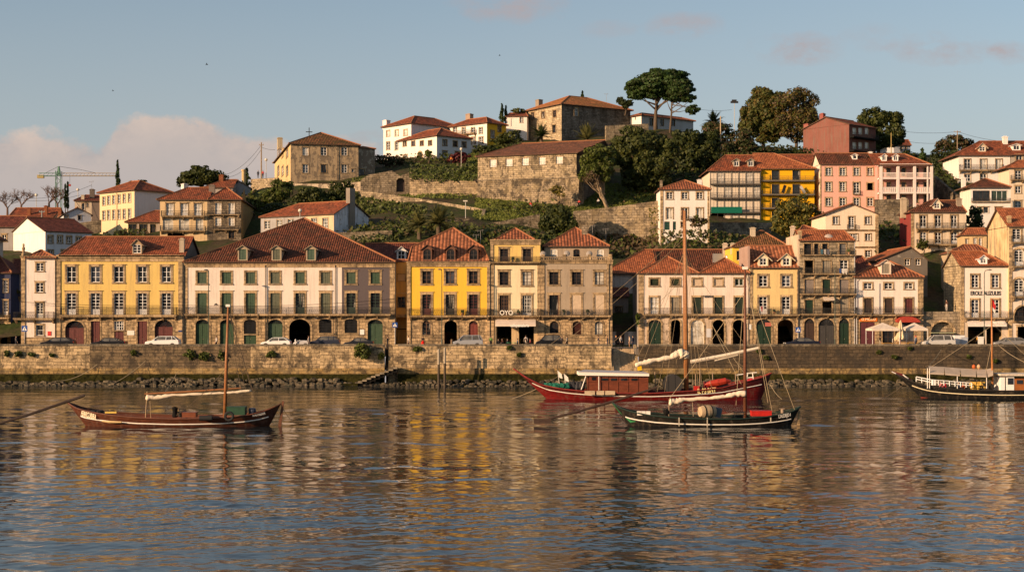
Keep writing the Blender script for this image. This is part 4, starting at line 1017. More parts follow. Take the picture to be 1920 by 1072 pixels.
for x in (1431, 1474.5): h.dormer(x, 483.5, 498.5, 9.5, 475.5, mat=plaster((.74, .62, .42), .15), roof=TILE_RIB2, n=(2, 2), ewid=1.75, winw=.64)
h.balcony(1404, 1498, 576, 589, 592.5); h.box('poster', 1434.5, 1446, 604.5, 611.5, -.02, plain((.42, .12, .09)), inset=.06)
h.box('firewall', 1402, 1406, 461, 503, .0, plaster((.42, .28, .22), .3), inset=8); h.pipe(1496.5, 505)
h.finish()

# 10 five-storey stone tenement
h = House('stone_tenement', 'tall narrow bare stone tenement with four rusty balconies and torn shutters', 1499, 1603.5, FY, depth=12, wall=stone((.46, .36, .235), 1.1, .5, .42, .25))
h.zone(1499, 1603.5, 452, None)
DK = plain((.02, .02, .022), .4)
for x, hw in ((1514.5, 7), (1531, 4.6), (1547, 5.5), (1580, 6.5)): h.op(x, 456.5, 477, hw, 'shutter' if x > 1570 else 'door', n=(1, 2), sur=.12, cornice=False, col=DARKW if x < 1570 else paint((.16, .15, .14), .7), back=.2)
for x, k in ((1517, 0), (1550, 1), (1582.5, 2)):
    if k == 2: h.op(x, 488, 511, 7.8, 'door', n=(2, 3), panel=.5, sur=.14, cornice=False)
    elif k == 1: h.op(x, 488, 512, 8, 'shutter', col=FADED, sur=.14, cornice=False)
    else: h.op(x, 488, 513, 8, 'dark', sur=.14, cornice=False)
for x, k in ((1517.5, 0), (1549.5, 1), (1583, 0)): h.op(x, 523.5, 550, 8.6 if k == 0 else 7.4, 'shutter', col=paint((.26, .21, .175), .8, .2, .2) if k == 0 else DG, sur=.16, cornice=False)
h.op(1517, 562, 587, 7.6, 'shutter', col=DG, sur=.16, cornice=False); h.op(1551, 565, 587, 9, 'dark', sur=.16, cornice=False); h.op(1583.5, 556, 587, 8.4, 'shutter', col=FADED, sur=.16, cornice=False)
h.op(1517.5, 597, None, 9.5, 'gate', arch=.75, col=DARKW, sur=.22); h.op(1549.5, 597, None, 15, 'gate', arch=1.1, col=paint((.06, .055, .05), .5, .3, .4), sur=.22); h.op(1582.5, 597, None, 9.6, 'gate', arch=.75, col=DG, sur=.22)
h.balcony(1500, 1602, 466.5, 477.5, 480, .5, brackets=False, dense=.2, ornate=False); h.balcony(1501, 1602, 501.5, 512.5, 515.5, .7, dense=.18); h.balcony(1500, 1604, 540.5, 550.5, 553.5, .8); h.balcony(1499.5, 1603.5, 577, 588, 591.5, .8)
h.cornice(1499, 1604, 451, 454, .3); h.hip(1498, 1603, 450.5, 1507, 1582, 432, TILE_NEW, .5, .35, gl=True)
h.box('firewall', 1495.5, 1499, 440, None, .0, plaster((.62, .48, .34), .4), inset=9); h.chimney(1487, 423, 452, 4, 6.5, plaster((.6, .47, .34), .4)); h.chimney(1500, 432, 451, 3.4, .1, TRIM)
u0 = h.F.u(1542); mb = MB(); mb.prism([(0, 0, 0.9), (0, -1.1, .25), (0, -1.1, .2), (0, 0, .85)], (1.6, 0, 0)); mb.build('sun_blind', cloth((.62, .50, .38)), h.root, loc=h.loc(h.F, u0, ZP(566, FY)))
u0 = h.F.u(1545); mb = MB(); M = Matrix.Rotation(R(60), 4, 'X'); mb.lathe([(.02, .12), (.4, .05), (.66, -.1), (.68, -.1), (.4, 0), (.02, .06)], n=14, M=M); mb.tube([(0, .1, 0), (0, .3, -.9)], .04, 5); mb.build('satellite_dish', plain((.42, .34, .28)), h.root, loc=h.loc(h.F, h.F.u(1556), ZP(445, FY), .6))
h.pipe(1602, 454, mat=plain((.35, .36, .38), .5)); h.finish()

# 11 white house with the restaurant
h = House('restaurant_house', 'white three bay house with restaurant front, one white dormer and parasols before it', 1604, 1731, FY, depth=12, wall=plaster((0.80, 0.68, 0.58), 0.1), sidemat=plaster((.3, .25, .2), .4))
h.zone(1604, 1731, 520.5, 589); h.zone(1604, 1731, 589, None, stone(GRANITE, .95, .46, .42, .2), name='ground_floor_wall')
for i, x in enumerate((1627.5, 1666, 1704)):
    h.op(x, 530.5, 541.5, 7.8, n=(2, 2), sur=.2, cornice=False); h.op(x, 559.5, 587, 7.4, 'shutter', col=(DARKW, DARKW, BURG)[i], sur=.22, cornice=False)
h.op(1626.5, 604, None, 14, 'gate', col=paint((.11, .03, .035), .55, .2), sur=0.0); h.op(1665.5, 618, 645, 11, n=(2, 2), sur=.1, cornice=False, col=DARKW); h.op(1700, 604, 640, 14, n=(3, 2), sur=.1, col=DARKW, cornice=False)
h.box('signboard', 1612, 1644.5, 594.8, 602.5, .14, plain((.62, .16, .02), .5), inset=-.01); lettering('O MURO', .44, h.root, h.loc(h.F, h.F.u(1628), ZP(598.7, FY), -.16), plain((.92, .72, .45)), sx=1.2, depth=.008)
mb = MB(); M = Matrix.Rotation(R(90), 4, 'X'); mb.lathe([(.0, .03), (.66, .03), (.66, .0), (0, 0)], n=24, M=M); mb.lathe([(.66, .10), (.76, .10), (.76, -.02), (.66, -.02)], n=24, m=1, M=M); mb.box(-.6, .6, -.05, -.032, -.06, .06, 1)
mb.build('round_window', [glass((.20, .19, .08), .2), TRIM], h.root, loc=h.loc(h.F, h.F.u(1665.5), ZP(601, FY)))
mb = MB(); 
for k in range(8):
    a, b = math.pi * k / 8, math.pi * (k + 1) / 8; mb.poly([(-1.7 * math.cos(a), -.02, .95 * math.sin(a)), (-1.75 * math.cos(a), -1.0, .8 * math.sin(a) - .12), (-1.75 * math.cos(b), -1.0, .8 * math.sin(b) - .12), (-1.7 * math.cos(b), -.02, .95 * math.sin(b))])
    mb.poly([(-1.7 * math.cos(a), -1.0, 0 - .12), (-1.75 * math.cos(a), -1.0, .8 * math.sin(a) - .12), (-1.75 * math.cos(b), -1.0, .8 * math.sin(b) - .12), (-1.7 * math.cos(b), -1.0, -.12)][::-1])
mb.build('red_awning', cloth((.38, .055, .035)), h.root, loc=h.loc(h.F, h.F.u(1700), ZP(602.5, FY)))
h.box('pilaster', 1721, 1731, 522, None, .07); h.cornice(1604, 1733, 519.5, 523, .35); h.hip(1602, 1734, 519, 1656, 1663, 487, TILE_RIB2, .58, .4)
h.dormer(1661, 494, 514, 9.8, 487.5, mat=plaster((.76, .62, .48), .2), roof=TILE_RIB2, kind='shutter', col=FADED, ewid=1.6, winw=.74); h.balcony(1604, 1729, 576, 589.5, 592.5)
h.pipe(1606, 523, mat=plain((.5, .5, .52), .5)); h.finish()

# stone garden wall with an arched shop in the gap
h = House('garden_wall', 'rough stone retaining wall with one glazed arch between the restaurant and the lettered house', 1731.2, 1803, FY + .3, depth=.9, wall=stone((.38, .295, .20), .9, .45, .5, .3), cat='wall')
h.zone(1731.2, 1803, 584, None); h.op(1767, 603, None, 22, 'dark', arch=1.7, sur=.3); h.topz = ZP(584, FY); h.finish(flanks='LR')
mb = MB(); mb.box(-1.6, 1.6, .3, .36, 0, 1.9); mb.box(-1.7, 1.7, -.7, .3, 2.0, 2.12, 1); mb.build('shop_front', [GLASS, plain((.30, .32, .2), .3)], h.root, loc=h.loc(h.F, h.F.u(1767), STREET))

# 12 white lettered house
h = House('lettered_house', 'white house with black lettering between its two rows of windows and an orange roof', 1802, 1891.5, FY, depth=15.5, wall=plaster((0.82, 0.71, 0.60), 0.06), sidemat=stone((.50, .385, .235), .8, .4, .45, .5))
h.zone(1802, 1891.5, 499, 597); h.zone(1802, 1891.5, 597, None, plaster((.66, .54, .42), .25), name='ground_floor_wall')
for x in (1828.5, 1866.5): h.op(x, 515.5, 539, 6.6, n=(2, 4), sur=.24, cornice=False); h.op(x, 561.5, 595, 7, 'door', n=(2, 4), panel=.6, sur=.24, cornice=False)
h.op(1830, 611.5, None, 15.5, 'dark', sur=.0); h.op(1864, 611.5, None, 14.5, 'dark', sur=.0)
h.box('pilaster', 1802, 1808, 500, None, .06); h.cornice(1800, 1893, 498, 501.5, .3)
lettering('EROLE AUZULBS', .84, h.root, h.loc(h.F, h.F.u(1848), ZP(550, FY), -.03), IRON, sx=.72, depth=.02)
h.hip(1800, 1893.5, 498, 1815, 1840, 471, TILE_NEW, .5, .35, gl=True); h.dormer(1844, 484.5, 495, 7.2, 479, mat=WHITEP, roof=TILE_NEW, n=(2, 2), arch=.25)
h.balcony(1808, 1891, 583.5, 595.5, 598); aw = awning_box(h, 1811, 1883, 600, 612, 1.1, cloth((.78, .68, .58)), valance=.35); lettering('Vilarinho', .5, aw, (4.3, -1.12, .55), plain((.9, .85, .75)), depth=.004)
h.finish()

# 13 corner house at the right edge
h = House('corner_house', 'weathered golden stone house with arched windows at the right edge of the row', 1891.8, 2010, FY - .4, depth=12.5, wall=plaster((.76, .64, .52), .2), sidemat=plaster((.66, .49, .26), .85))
h.zone(1891.8, 2010, 424, None)
for x, a in ((1906, 0), (1950, 0)): h.op(x, 429, 455, 8, 'door', n=(2, 4), panel=.5, sur=.25, cornice=False)
for x in (1911, 1952): h.op(x, 467, 499, 9, 'door', n=(2, 4), panel=.6, arch=.5, sur=.3); h.op(x, 522, 555, 9, 'door', n=(2, 4), panel=.6, arch=.5, sur=.3)
h.op(1919, 574, 603, 17, 'win', arch=1.4, n=(4, 2), sur=.25, col=DARKW); h.op(1922, 612, None, 14, 'dark', sur=.2)
h.box('pilaster', 1891.8, 1898, 426, None, .08); h.hip(1889, 2012, 424, 1905, 1990, 391, TILE_NEW, .58, .35, gl=True)
h.balcony(1895, 2000, 442, 454, 457, .8); h.balcony(1897, 2000, 490, 499, 502, .8); h.balcony(1897, 2000, 547, 555, 559, .8); h.balcony(1900, 2000, 592, 602, 604, .6, brackets=False)
h.chimney(1893, 404, 424, 3.5, .5)
h.finish()

# ---- alley behind the quay stair
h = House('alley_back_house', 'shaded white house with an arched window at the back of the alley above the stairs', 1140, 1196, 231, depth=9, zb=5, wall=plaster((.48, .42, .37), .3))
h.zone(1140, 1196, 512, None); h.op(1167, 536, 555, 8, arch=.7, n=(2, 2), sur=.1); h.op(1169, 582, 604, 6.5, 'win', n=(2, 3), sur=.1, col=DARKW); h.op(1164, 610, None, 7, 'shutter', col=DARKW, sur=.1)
h.hip(1128, 1262, 512, 1208, 1240, 468, TILE_NEW, .42, .5); h.D = 9; h.finish()
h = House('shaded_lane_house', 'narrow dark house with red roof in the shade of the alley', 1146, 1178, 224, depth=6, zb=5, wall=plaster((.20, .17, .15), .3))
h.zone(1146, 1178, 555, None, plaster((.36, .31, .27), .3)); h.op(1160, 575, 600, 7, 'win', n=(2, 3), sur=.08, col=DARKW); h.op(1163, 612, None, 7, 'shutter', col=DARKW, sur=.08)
h.hip(1144, 1181, 556, 1146, 1176, 540, TILE_DARK, .5, .3, gl=True, gr=True); h.finish()
h = House('long_roofed_house', 'long dark tiled roof behind the white arcade house with metal ducts on it', 1236, 1408, 230, depth=10, zb=6, wall=plaster((.4, .33, .26), .3))
h.zone(1236, 1408, 515, None); h.hip(1234, 1410, 515, 1240, 1404, 468, TILE_OLD, .5, .3, gl=True, gr=True)
h.chimney(1234.5, 466, 508, 2.8, 1.0, DARK, cap=False)
mb = MB(); mb.box(0, 1.6, 0, 1, .0, 1.4); mb.tube([(2.2, .3, -.5), (2.2, .3, .9), (3.6, .3, 1.1), (4.2, .3, .4)], .34, 8); mb.tube([(2.6, -.2, 0), (3.9, -.2, 0)], .28, 8); mb.build('roof_duct', plain((.42, .40, .38), .35, .5, .6), h.root, loc=h.loc(h.F, h.F.u(1340), ZP(492, 232), 1.5))
h.chimney(1360, 455, 485, 4.2, 4.5, plaster((.6, .48, .35), .3))
h.finish()
h = House('small_yellow_house', 'small yellow gabled house with mottled old roof behind the two dormer house', 1374, 1478, 226, depth=10, zb=7, wall=plaster((.78, .50, .06), .2))
h.zone(1374, 1478, 462, None); h.op(1385, 470, 488, 4, n=(1, 1), sur=0); h.hip(1372, 1480, 462, 1424, 1430, 433, TILE_MOSS, .6, .3); h.chimney(1374, 455, 470, 3.5, 1, plaster((.6, .5, .36), .3)); h.chimney(1412, 426, 446, 4.6, 2.5, plaster((.55, .45, .32), .3)); h.finish()
h = House('old_roofed_house', 'low house with a mottled red roof peeping over the stone tenement', 1490, 1570, 226, depth=8, zb=7, wall=plaster((.5, .4, .3), .3))
h.zone(1490, 1570, 448, None); h.hip(1488, 1580, 448, 1505, 1510, 423, TILE_RED, .55, .3); h.finish()
h = House('dark_roofed_house', 'house with a dark tiled roof between the tenement and the cream gable', 1590, 1648, 224, depth=10, zb=7, wall=plaster((.35, .28, .22), .4))
h.zone(1590, 1648, 517, None); h.hip(1588, 1652, 517, 1606, 1616, 480, TILE_DARK, .6, .3); h.finish()
h = House('grey_gabled_house', 'dark grey gabled house with two small white windows above the restaurant roof', 1648, 1739, 229, depth=14, zb=8, wall=plaster((.17, .145, .12), .5, .03))
h.zone(1648, 1739, 486, None); h.op(1701, 485.5, 497, 5, n=(2, 2), sur=.03); h.op(1721, 485.5, 497, 5, n=(2, 2), sur=.03)
h.hip_deep(1645, 1742, 487, 1708, 462, TILE_NEW, .45, .3, 14, gable=True); h.finish()

# ---- side street at the far left
h = House('blue_house', 'dark blue house with white windows over stone arches in the shaded side street', -60, 20, 222, depth=10, zb=5, wall=plaster((.035, .045, .10), .2))
h.zone(-60, 20, 512, 590); h.zone(-60, 20, 590, None, GROUNDSTONE, name='ground_floor_wall')
for x in (-30, 10.5): h.op(x, 525, 548, 4.4, n=(2, 4), sur=.12); h.op(x, 563, 592, 4.4, 'door', n=(2, 4), panel=.6, sur=.12)
for x in (-28, 8): h.op(x, 606, None, 6, 'dark', arch=.6, sur=.2)
h.balcony(-55, 20, 586, 595, 598, .7); h.hip(-62, 22, 511, -40, 0, 480, TILE_DARK, .5, .3); h.finish()
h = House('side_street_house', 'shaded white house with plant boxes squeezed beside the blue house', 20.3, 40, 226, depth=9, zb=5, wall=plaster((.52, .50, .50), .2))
h.zone(20.3, 40, 513, None); h.op(27, 527, 540, 4.4, n=(2, 3), sur=.08); h.op(27, 565, 592, 4.4, 'door', n=(2, 4), panel=.5, sur=.08); h.op(27, 607, None, 6, 'dark', arch=.6, sur=.2)
h.balcony(21, 40, 548, 556, 559, .7); h.balcony(21, 40, 586, 595, 598, .7); h.hip(19, 48, 512, 26, 40, 486, TILE_DARK, .5, .3); h.finish()
h = House('street_end_house', 'tall plastered house left of the side street', -330, -64, 219, depth=16, zb=5, wall=plaster((.6, .5, .4), .3)); h.zone(-330, -62, 440, None)
for x in (-300, -250, -200, -150, -100):
    for y in (470, 520, 570): h.op(x, y, y + 26, 7, n=(2, 3))
h.hip(-334, -58, 440, -300, -90, 395, TILE_RED, .5); h.finish()

# ---- things left out on the balconies
def pot(label, px, py, Y, col, leaf=True):
    q = P(px, py, Y); o = empty('potted_plant', q, label, 'potted plant', 'pots on the balconies'); mb = MB(); mb.lathe([(.13, 0), (.19, .32), (.20, .36)], n=10); mb.build('pot', plain(col), o)
    rnd = random.Random(int(px)); mb = MB(); [mb.blob((rnd.uniform(-.18, .18), rnd.uniform(-.1, .1), .42 + rnd.uniform(0, .3)), (.14, .12, .14), k, 0, 6, 4, .35) for k in range(7)]; mb.build('foliage', plain((.05, .07, .018), .8, .2, 0, .5), o)
for l, x, y, c in (('dark potted shrub on the cafe house attic balcony', 961, 491.4, (.1, .08, .06)), ('dark green planter at the left end of the beige house balcony', 1058, 590.8, (.05, .07, .06)), ('dark planter on the beige house balcony between its boarded doors', 1102, 590.8, (.03, .03, .03)), ('clay pot on the two dormer house balcony', 1452, 588.8, (.3, .13, .06)), ('small pot at the right end of the tenement top balcony', 1592, 477.3, (.3, .15, .08)), ('clay pot on the bright yellow house balcony', 867, 591.3, (.3, .13, .06)), ('pot beside the white letters on the cafe house balcony', 972, 590.8, (.2, .1, .07))): pot(l, x, y, FY - .45, c)
def laundry(label, px0, px1, py, cols, Y=FY - .8):
    o = empty('laundry_line', P(px0, py, Y), label, 'laundry', 'washing on the balconies'); L_ = XP(px1, Y) - XP(px0, Y); mb = MB(); mb.tube([(0, 0, 0), (L_ / 2, 0, -.04), (L_, 0, 0)], .01, 4); mb.build('line', IRON, o); n = len(cols)
    for i, c in enumerate(cols):
        a, b_ = L_ * (i + .1) / n, L_ * (i + .86) / n; mb = MB(); mb.prism([(a, -.01, -.02), (b_, -.01, -.02), (b_ - .03, -.05, -.75 - .1 * (i % 3)), (a + .02, -.04, -.68)], (0, .02, 0)); mb.build('cloth', cloth(c, 3), o)
laundry('red and white washing hung at the left door of the two dormer house', 1424, 1433, 574, ((.55, .5, .45), (.35, .03, .04), (.5, .45, .42))); laundry('blue and white washing on the second tenement balcony', 1573, 1589, 503, ((.03, .07, .2), (.6, .56, .5), (.55, .5, .42))); laundry('washing on the shaded end of the tenement top balcony', 1538, 1556, 467, ((.05, .12, .16), (.4, .35, .3), (.12, .12, .14)))
# ---------------------------------------------------------------- houses up the hill
def zbase(px, Y, d=5.0): return GZ(XP(px, Y), Y) - d
def H2(name, label, pxc, pxr, Y, ang, wall, pxl=None, depth=10, pxd=None, **k):
    """corner column pxc at depth Y; front runs right to pxr, left flank runs back to pxl; pxd: right flank runs back to pxd"""
    h = House(name, label, pxc, pxr, Y, ang, depth=depth, wall=wall, zb=k.pop('zb', zbase(pxc, Y)), **k)
    if pxl is not None: h.D = -h.L.u(pxl)
    if pxd is not None: h.D = h.Rt.u(pxd)
    return h
white = plaster((0.80, 0.72, 0.64), 0.12); cream = plaster((0.74, 0.60, 0.40), 0.15)
OLDST = stone((.34, .27, .185), .9, .42, .6, .25)

# left: white gabled house below
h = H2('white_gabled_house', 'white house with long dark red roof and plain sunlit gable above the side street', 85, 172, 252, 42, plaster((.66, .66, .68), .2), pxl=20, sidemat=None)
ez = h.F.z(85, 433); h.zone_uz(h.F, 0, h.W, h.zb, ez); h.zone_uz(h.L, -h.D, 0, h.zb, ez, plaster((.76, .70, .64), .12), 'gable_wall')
for x, y in ((94.5, 0), (112.5, 0), (129.5, 1), (147.5, 2)): h.op(x, 442 + y, 455 + y, 3.9, f=h.F, n=(2, 2), sur=.22, cornice=False)
for x in (95, 120): h.op(x, 469, 480, 4.5, f=h.F, n=(2, 2), sur=.2, cornice=False)
h.sm = plaster((.76, .70, .64), .12); h.hip_box(ez, TILE_DARK, .36, .25, gu0=True, gu1=True, along=True); h.finish()
h = H2('grey_side_house', 'grey plastered house with long dark roof at the far left', -60, 38, 262, 0, plaster((.34, .31, .29), .3), depth=12)
h.zone(-60, 38, 425, None); h.hip(-65, 60, 425, -50, 50, 405, TILE_DARK, .5); h.op(8, 440, 452, 4, n=(2, 2)); h.finish()
h = H2('orange_roofed_house', 'low house with an orange roof and brick chimneys behind the grey house', 18, 96, 290, 0, plaster((.5, .36, .26), .3), depth=11)
h.zone(18, 96, 409, None); h.hip(14, 100, 408, 30, 100, 390, TILE_RED, .45, gr=True)
BRK = stone((.50, .17, .075), .3, .12, .2)
for x, y0, y1 in ((54, 389, 408), (85.5, 385, 399), (111.5, 391, 414)): h.chimney(x, y0, y1, 3, 1, BRK)
h.finish()
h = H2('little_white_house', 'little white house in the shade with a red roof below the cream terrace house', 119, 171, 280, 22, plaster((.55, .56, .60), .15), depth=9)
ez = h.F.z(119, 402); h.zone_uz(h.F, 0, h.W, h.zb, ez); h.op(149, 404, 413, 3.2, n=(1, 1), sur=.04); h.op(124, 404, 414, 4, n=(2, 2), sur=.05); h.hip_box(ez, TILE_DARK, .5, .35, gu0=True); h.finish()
h = H2('beige_old_house', 'old beige house with a dark chimney standing against the sky left of the cypress', 140, 188, 312, 10, plaster((.62, .50, .36), .4), depth=8)
h.zone(140, 172, 376, None); h.zone(172.1, 190, 376, None, plaster((.2, .15, .12), .3)); h.op(156, 381, 394, 2.6, n=(1, 2), sur=.1); h.op(163.5, 380, 388, 1.6, n=(1, 2), sur=.1)
h.hip(138, 192, 376, 160, 186, 366, TILE_DARK, .35); h.chimney(172.5, 354, 372, 4.6, 1.5, plaster((.14, .11, .09))); h.chimney(155, 365, 376, 3, .5, plaster((.6, .48, .34))); h.finish()

# cream terrace house, lit front to the left, grey side to the right
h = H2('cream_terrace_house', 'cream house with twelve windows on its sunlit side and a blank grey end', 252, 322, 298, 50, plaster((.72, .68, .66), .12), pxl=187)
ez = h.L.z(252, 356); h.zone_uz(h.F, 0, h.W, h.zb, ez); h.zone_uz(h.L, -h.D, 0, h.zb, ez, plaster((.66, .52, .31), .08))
for x, d in ((195, 6.5), (204, 5), (213.5, 3.6), (223.5, 2.2), (233, 1), (243, 0)):
    h.op(x, 363 + d, 379 + d * .9, 2.3, f=h.L, n=(2, 3), sur=.16, cornice=False); h.op(x, 392 + d * .55, 410 + d * .4, 2.3, f=h.L, n=(2, 3), sur=.16, cornice=False)
h.hip_box(ez, TILE_RED, .48, .5); h.pipe(220, 362, f=h.L); h.chimney(338, 345, 362, 4.2, 1.0, plaster((.75, .70, .64)), f=h.F.off(2)); h.finish()
# low lean-to pavilion right of it
h = H2('pavilion', 'small open pavilion with a sloping orange roof beside the cream house', 240, 300, 280, 0, plaster((.40, .33, .26), .3), depth=7)
h.zone(240, 300, 417, None)
for x in (248.5, 268.5, 286.5): h.op(x, 420, 440, 7.6 if x < 280 else 5, 'door', n=(2, 2), sur=.05, col=DARKW, cornice=False)
h.hip(233, 302, 416, 290, 300, 395, TILE_RED, .45, gr=True); h.finish()

# pair with balconies
h = H2('balcony_house', 'double house, cream left half and bare stone right half, with stacked balconies', 300, 452, 266, 4, plaster((.70, .50, .27), .25), pxd=493, sidemat=plaster((.42, .25, .085), .5))
h.zone(300, 388.5, 374, None); h.zone(388.5, 452, 374, None, stone((.27, .21, .145), .8, .35, .6, .2), name='stone_wall')
for x in (318.5, 345.5, 371): h.op(x, 381.5, 404.5, 6.8, 'door', n=(2, 3), panel=.5, sur=.15, pane=CURT)
for x in (315, 345, 374): h.op(x, 410, 433, 9.5 if x != 374 else 7, 'door', n=(2, 1), sur=.0, cornice=False, pane=CURT, col=CREAMF)
h.op(330, 437, 446, 16, 'dark', sur=0)
for x in (409, 434): h.op(x, 380, 401, 6, 'door', n=(2, 3), panel=.3, sur=.12, cornice=False, pane=CURT); h.op(x, 407.5, 423, 5.6, n=(2, 3), sur=.12, cornice=False, pane=CURT)
h.op(434, 433.5, 447, 6, n=(2, 2), sur=.1, cornice=False, col=DARKW)
h.balcony(303, 385, 395.5, 404.5, 407.5, .8, ornate=False); h.balcony(301, 386, 423.5, 432, 434.5, .8, ornate=False); h.balcony(389, 450, 396, 402, 404, .6, ornate=False); h.balcony(400, 448, 424, 430, 432, .6, ornate=False)
h.hip_deep(389, 455, 373.5, 424, 351, TILE_RED, .5, .4, h.D); h.hip(293, 392, 374, 352, 392, 352, TILE_RED, .5, .4, gr=True); h.D = h.Rt.u(493); h.bg = None
h.chimney(397, 346, 366, 5.5, 3, plaster((.2, .16, .13), .3)); h.finish()
h = H2('back_roof_house', 'orange roof with a brick chimney rising behind the double balcony house', 388, 436, 296, 0, plaster((.36, .31, .27), .3), depth=8)
h.zone(388, 436, 352, None); h.hip(382, 438, 351, 420, 434, 337, TILE_RED, .5, gr=True); h.chimney(414.5, 327, 346, 4, 2.5, BRK); h.finish()
h = H2('grey_barn', 'pale grey gabled barn behind the brick chimney', 430, 470, 300, 10, plaster((.36, .35, .34), .3), depth=8); h.zone(430, 470, 353, None); h.hip_deep(427, 473, 353, 446, 337, plain((.3, .28, .27), .8), .5, .3, 8, gable=True); h.finish()
mb = MB(); mb.lathe([(.55, 0), (.55, .5), (.42, 1.0), (.42, 7.6), (.5, 7.7), (.5, 8.0)], n=10); p = P(457, 345, 301); tag(mb.build('gate_post', plaster((.55, .40, .2), .3), loc=(p.x, p.y, p.z - 5.0)), 'tall ochre pillar beside a dark cypress bush near the barn', 'pillar')

# long low house with white gable
h = House('long_low_house', 'long low house with red roof and a white gable end carrying a chimney', 489, 626, 258, -33, 'right', depth=10, zb=zbase(600, 258), wall=plaster((.60, .46, .29), .3), sidemat=plaster((.66, .66, .69), .35))
h.D = h.Rt.u(691); ez = h.F.z(626, 401); h.zone_uz(h.F, 0, h.W * .62, h.zb, ez, plaster((.36, .34, .33), .4)); h.zone_uz(h.F, h.W * .62, h.W, h.zb, ez); h.zone_uz(h.Rt, 0, h.D, h.zb, ez, plaster((.68, .68, .71), .5, .03), 'gable_wall')
for x, y in ((501, 419), (524, 417), (545, 416)): h.op(x, y - 5, y + 10, 5, n=(2, 3), sur=.06, cornice=False)
for x in (589, 610): h.op(x, 409, 427, 5, n=(3, 3), sur=.08, cornice=False)
h.sm = plaster((.68, .68, .71), .5, .03); h.hip_box(ez, TILE_RED, .5, .3, gu1=True)
g = h.Rt.off(-.35); u = g.u(661); mb = MB(); mb.box(-.75, .75, 0, .9, -3.2, 4.1); mb.build('chimney', plaster((.26, .22, .18), .4), h.root, loc=h.loc(h.Rt, u, ez + .8, -.35), rz=h.rot(h.Rt))
h.finish()

# old mansion on the hill
h = H2('old_mansion', 'weathered ochre mansion with mossy hip roof and a cross, peeling front towards the river', 545, 672, 312, 14, plaster((.46, .335, .20), .6, .13, (.20, .15, .10)), pxl=515)
ez = h.F.z(545, 269); h.zone_uz(h.F, 0, h.W, h.zb, ez); h.zone_uz(h.L, -h.D, 0, h.zb, ez, plaster((.62, .45, .22), .35))
for x in (572.6, 607, 645.5):
    h.op(x, 276.5, 291.5, 5.6, n=(2, 3), sur=.2, cornice=False, pane=CURT if x < 600 else GLASS); h.op(x, 308.5, 324, 5.4, n=(2, 3), sur=.16, cornice=False, col=WHITEP if x != 607 else DARKW)
h.op(661.5, 317, 322.5, 2.6, n=(1, 1), sur=.05)
for x, d in ((522, 2.5), (530, 1.2), (538.5, 0)): h.op(x, 280 - d * .2, 295 - d * .3, 1.9, f=h.L, n=(1, 2), sur=.2, cornice=False); h.op(x, 312, 329, 1.9, f=h.L, n=(1, 2), sur=.2, cornice=False)
h.hip_box(ez, TILE_MOSS, .44, .5); h.pipe(633, 270); h.chimney(520, 258, 276, 5, .5, plaster((.5, .4, .25), .3), f=h.L)
mb = MB(); mb.box(-.08, .08, -.08, .08, 0, 2.6); mb.box(-.75, .75, -.06, .06, 1.55, 1.72); mb.build('roof_cross', IRON, h.root, loc=(h.W * .42, h.D / 2, ez - h.zb + .44 * (min(h.W, h.D) / 2) + .3)); h.finish()
h = H2('mansion_wing', 'low dark stone wing joined to the right side of the old mansion', 671, 703, 316, 30, plaster((.20, .155, .115), .6, .1), depth=9)
ez = h.F.z(671, 277); h.zone_uz(h.F, 0, h.W, h.zb, ez); h.op(678, 317, 328, 6, n=(1, 1), sur=.05, col=DARKW); h.hip_box(ez, TILE_MOSS, .25, .2); h.finish()

# white group on the hill top
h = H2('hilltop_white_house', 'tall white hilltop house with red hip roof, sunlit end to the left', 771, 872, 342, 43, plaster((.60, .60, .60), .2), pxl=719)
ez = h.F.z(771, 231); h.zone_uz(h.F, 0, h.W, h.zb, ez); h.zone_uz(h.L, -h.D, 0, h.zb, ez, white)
for x in (728, 744, 760.5):
    h.op(x, 244 - (x - 744) * .06, 255 - (x - 744) * .05, 3.2, f=h.L, n=(2, 3), sur=.16, cornice=False, pane=CURT); h.op(x, 266, 281, 3.2, f=h.L, n=(2, 3), sur=.16, cornice=False)
h.hip_box(ez, TILE_RED, .46, .5); h.chimney(721, 225, 238, 3.6, .6, white, f=h.L); h.finish()
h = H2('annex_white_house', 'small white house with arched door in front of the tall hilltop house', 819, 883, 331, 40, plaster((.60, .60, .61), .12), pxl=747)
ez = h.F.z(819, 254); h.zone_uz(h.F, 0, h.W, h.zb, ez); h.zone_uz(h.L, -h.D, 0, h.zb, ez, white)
for x in (759, 775, 791, 806.5): h.op(x, 264.5 - (x - 780) * .03, 273.5 - (x - 780) * .03, 3.3, f=h.L, n=(2, 2), sur=.16, cornice=False, col=BROWNF)
h.op(787.5, 285, 300, 4.2, 'gate', f=h.L, arch=.9, col=DARKW, sur=.3); h.op(760, 291, 300, 4, f=h.L, n=(2, 2), sur=.1)
for x in (834, 853.5, 870): h.op(x, 262 + (x - 834) * .11, 273 + (x - 834) * .09, 4, f=h.F, n=(2, 2), sur=.15, cornice=False, col=BROWNF)
h.op(834, 283.5, 290, 4.6, f=h.F, n=(1, 1), sur=.12, col=DARKW); h.op(858, 285, 291, 4.6, f=h.F, n=(1, 1), sur=.12, col=DARKW)
h.hip_box(ez, TILE_RED, .46, .45); h.finish()
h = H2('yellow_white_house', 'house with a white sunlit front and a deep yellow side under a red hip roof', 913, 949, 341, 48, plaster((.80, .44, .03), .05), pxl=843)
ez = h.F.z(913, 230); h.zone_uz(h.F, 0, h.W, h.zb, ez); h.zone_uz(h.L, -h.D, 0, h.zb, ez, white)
for x in (853, 869.5, 887, 901.5): h.op(x, 239, 251, 3.4, f=h.L, n=(2, 3), sur=.12, cornice=False)
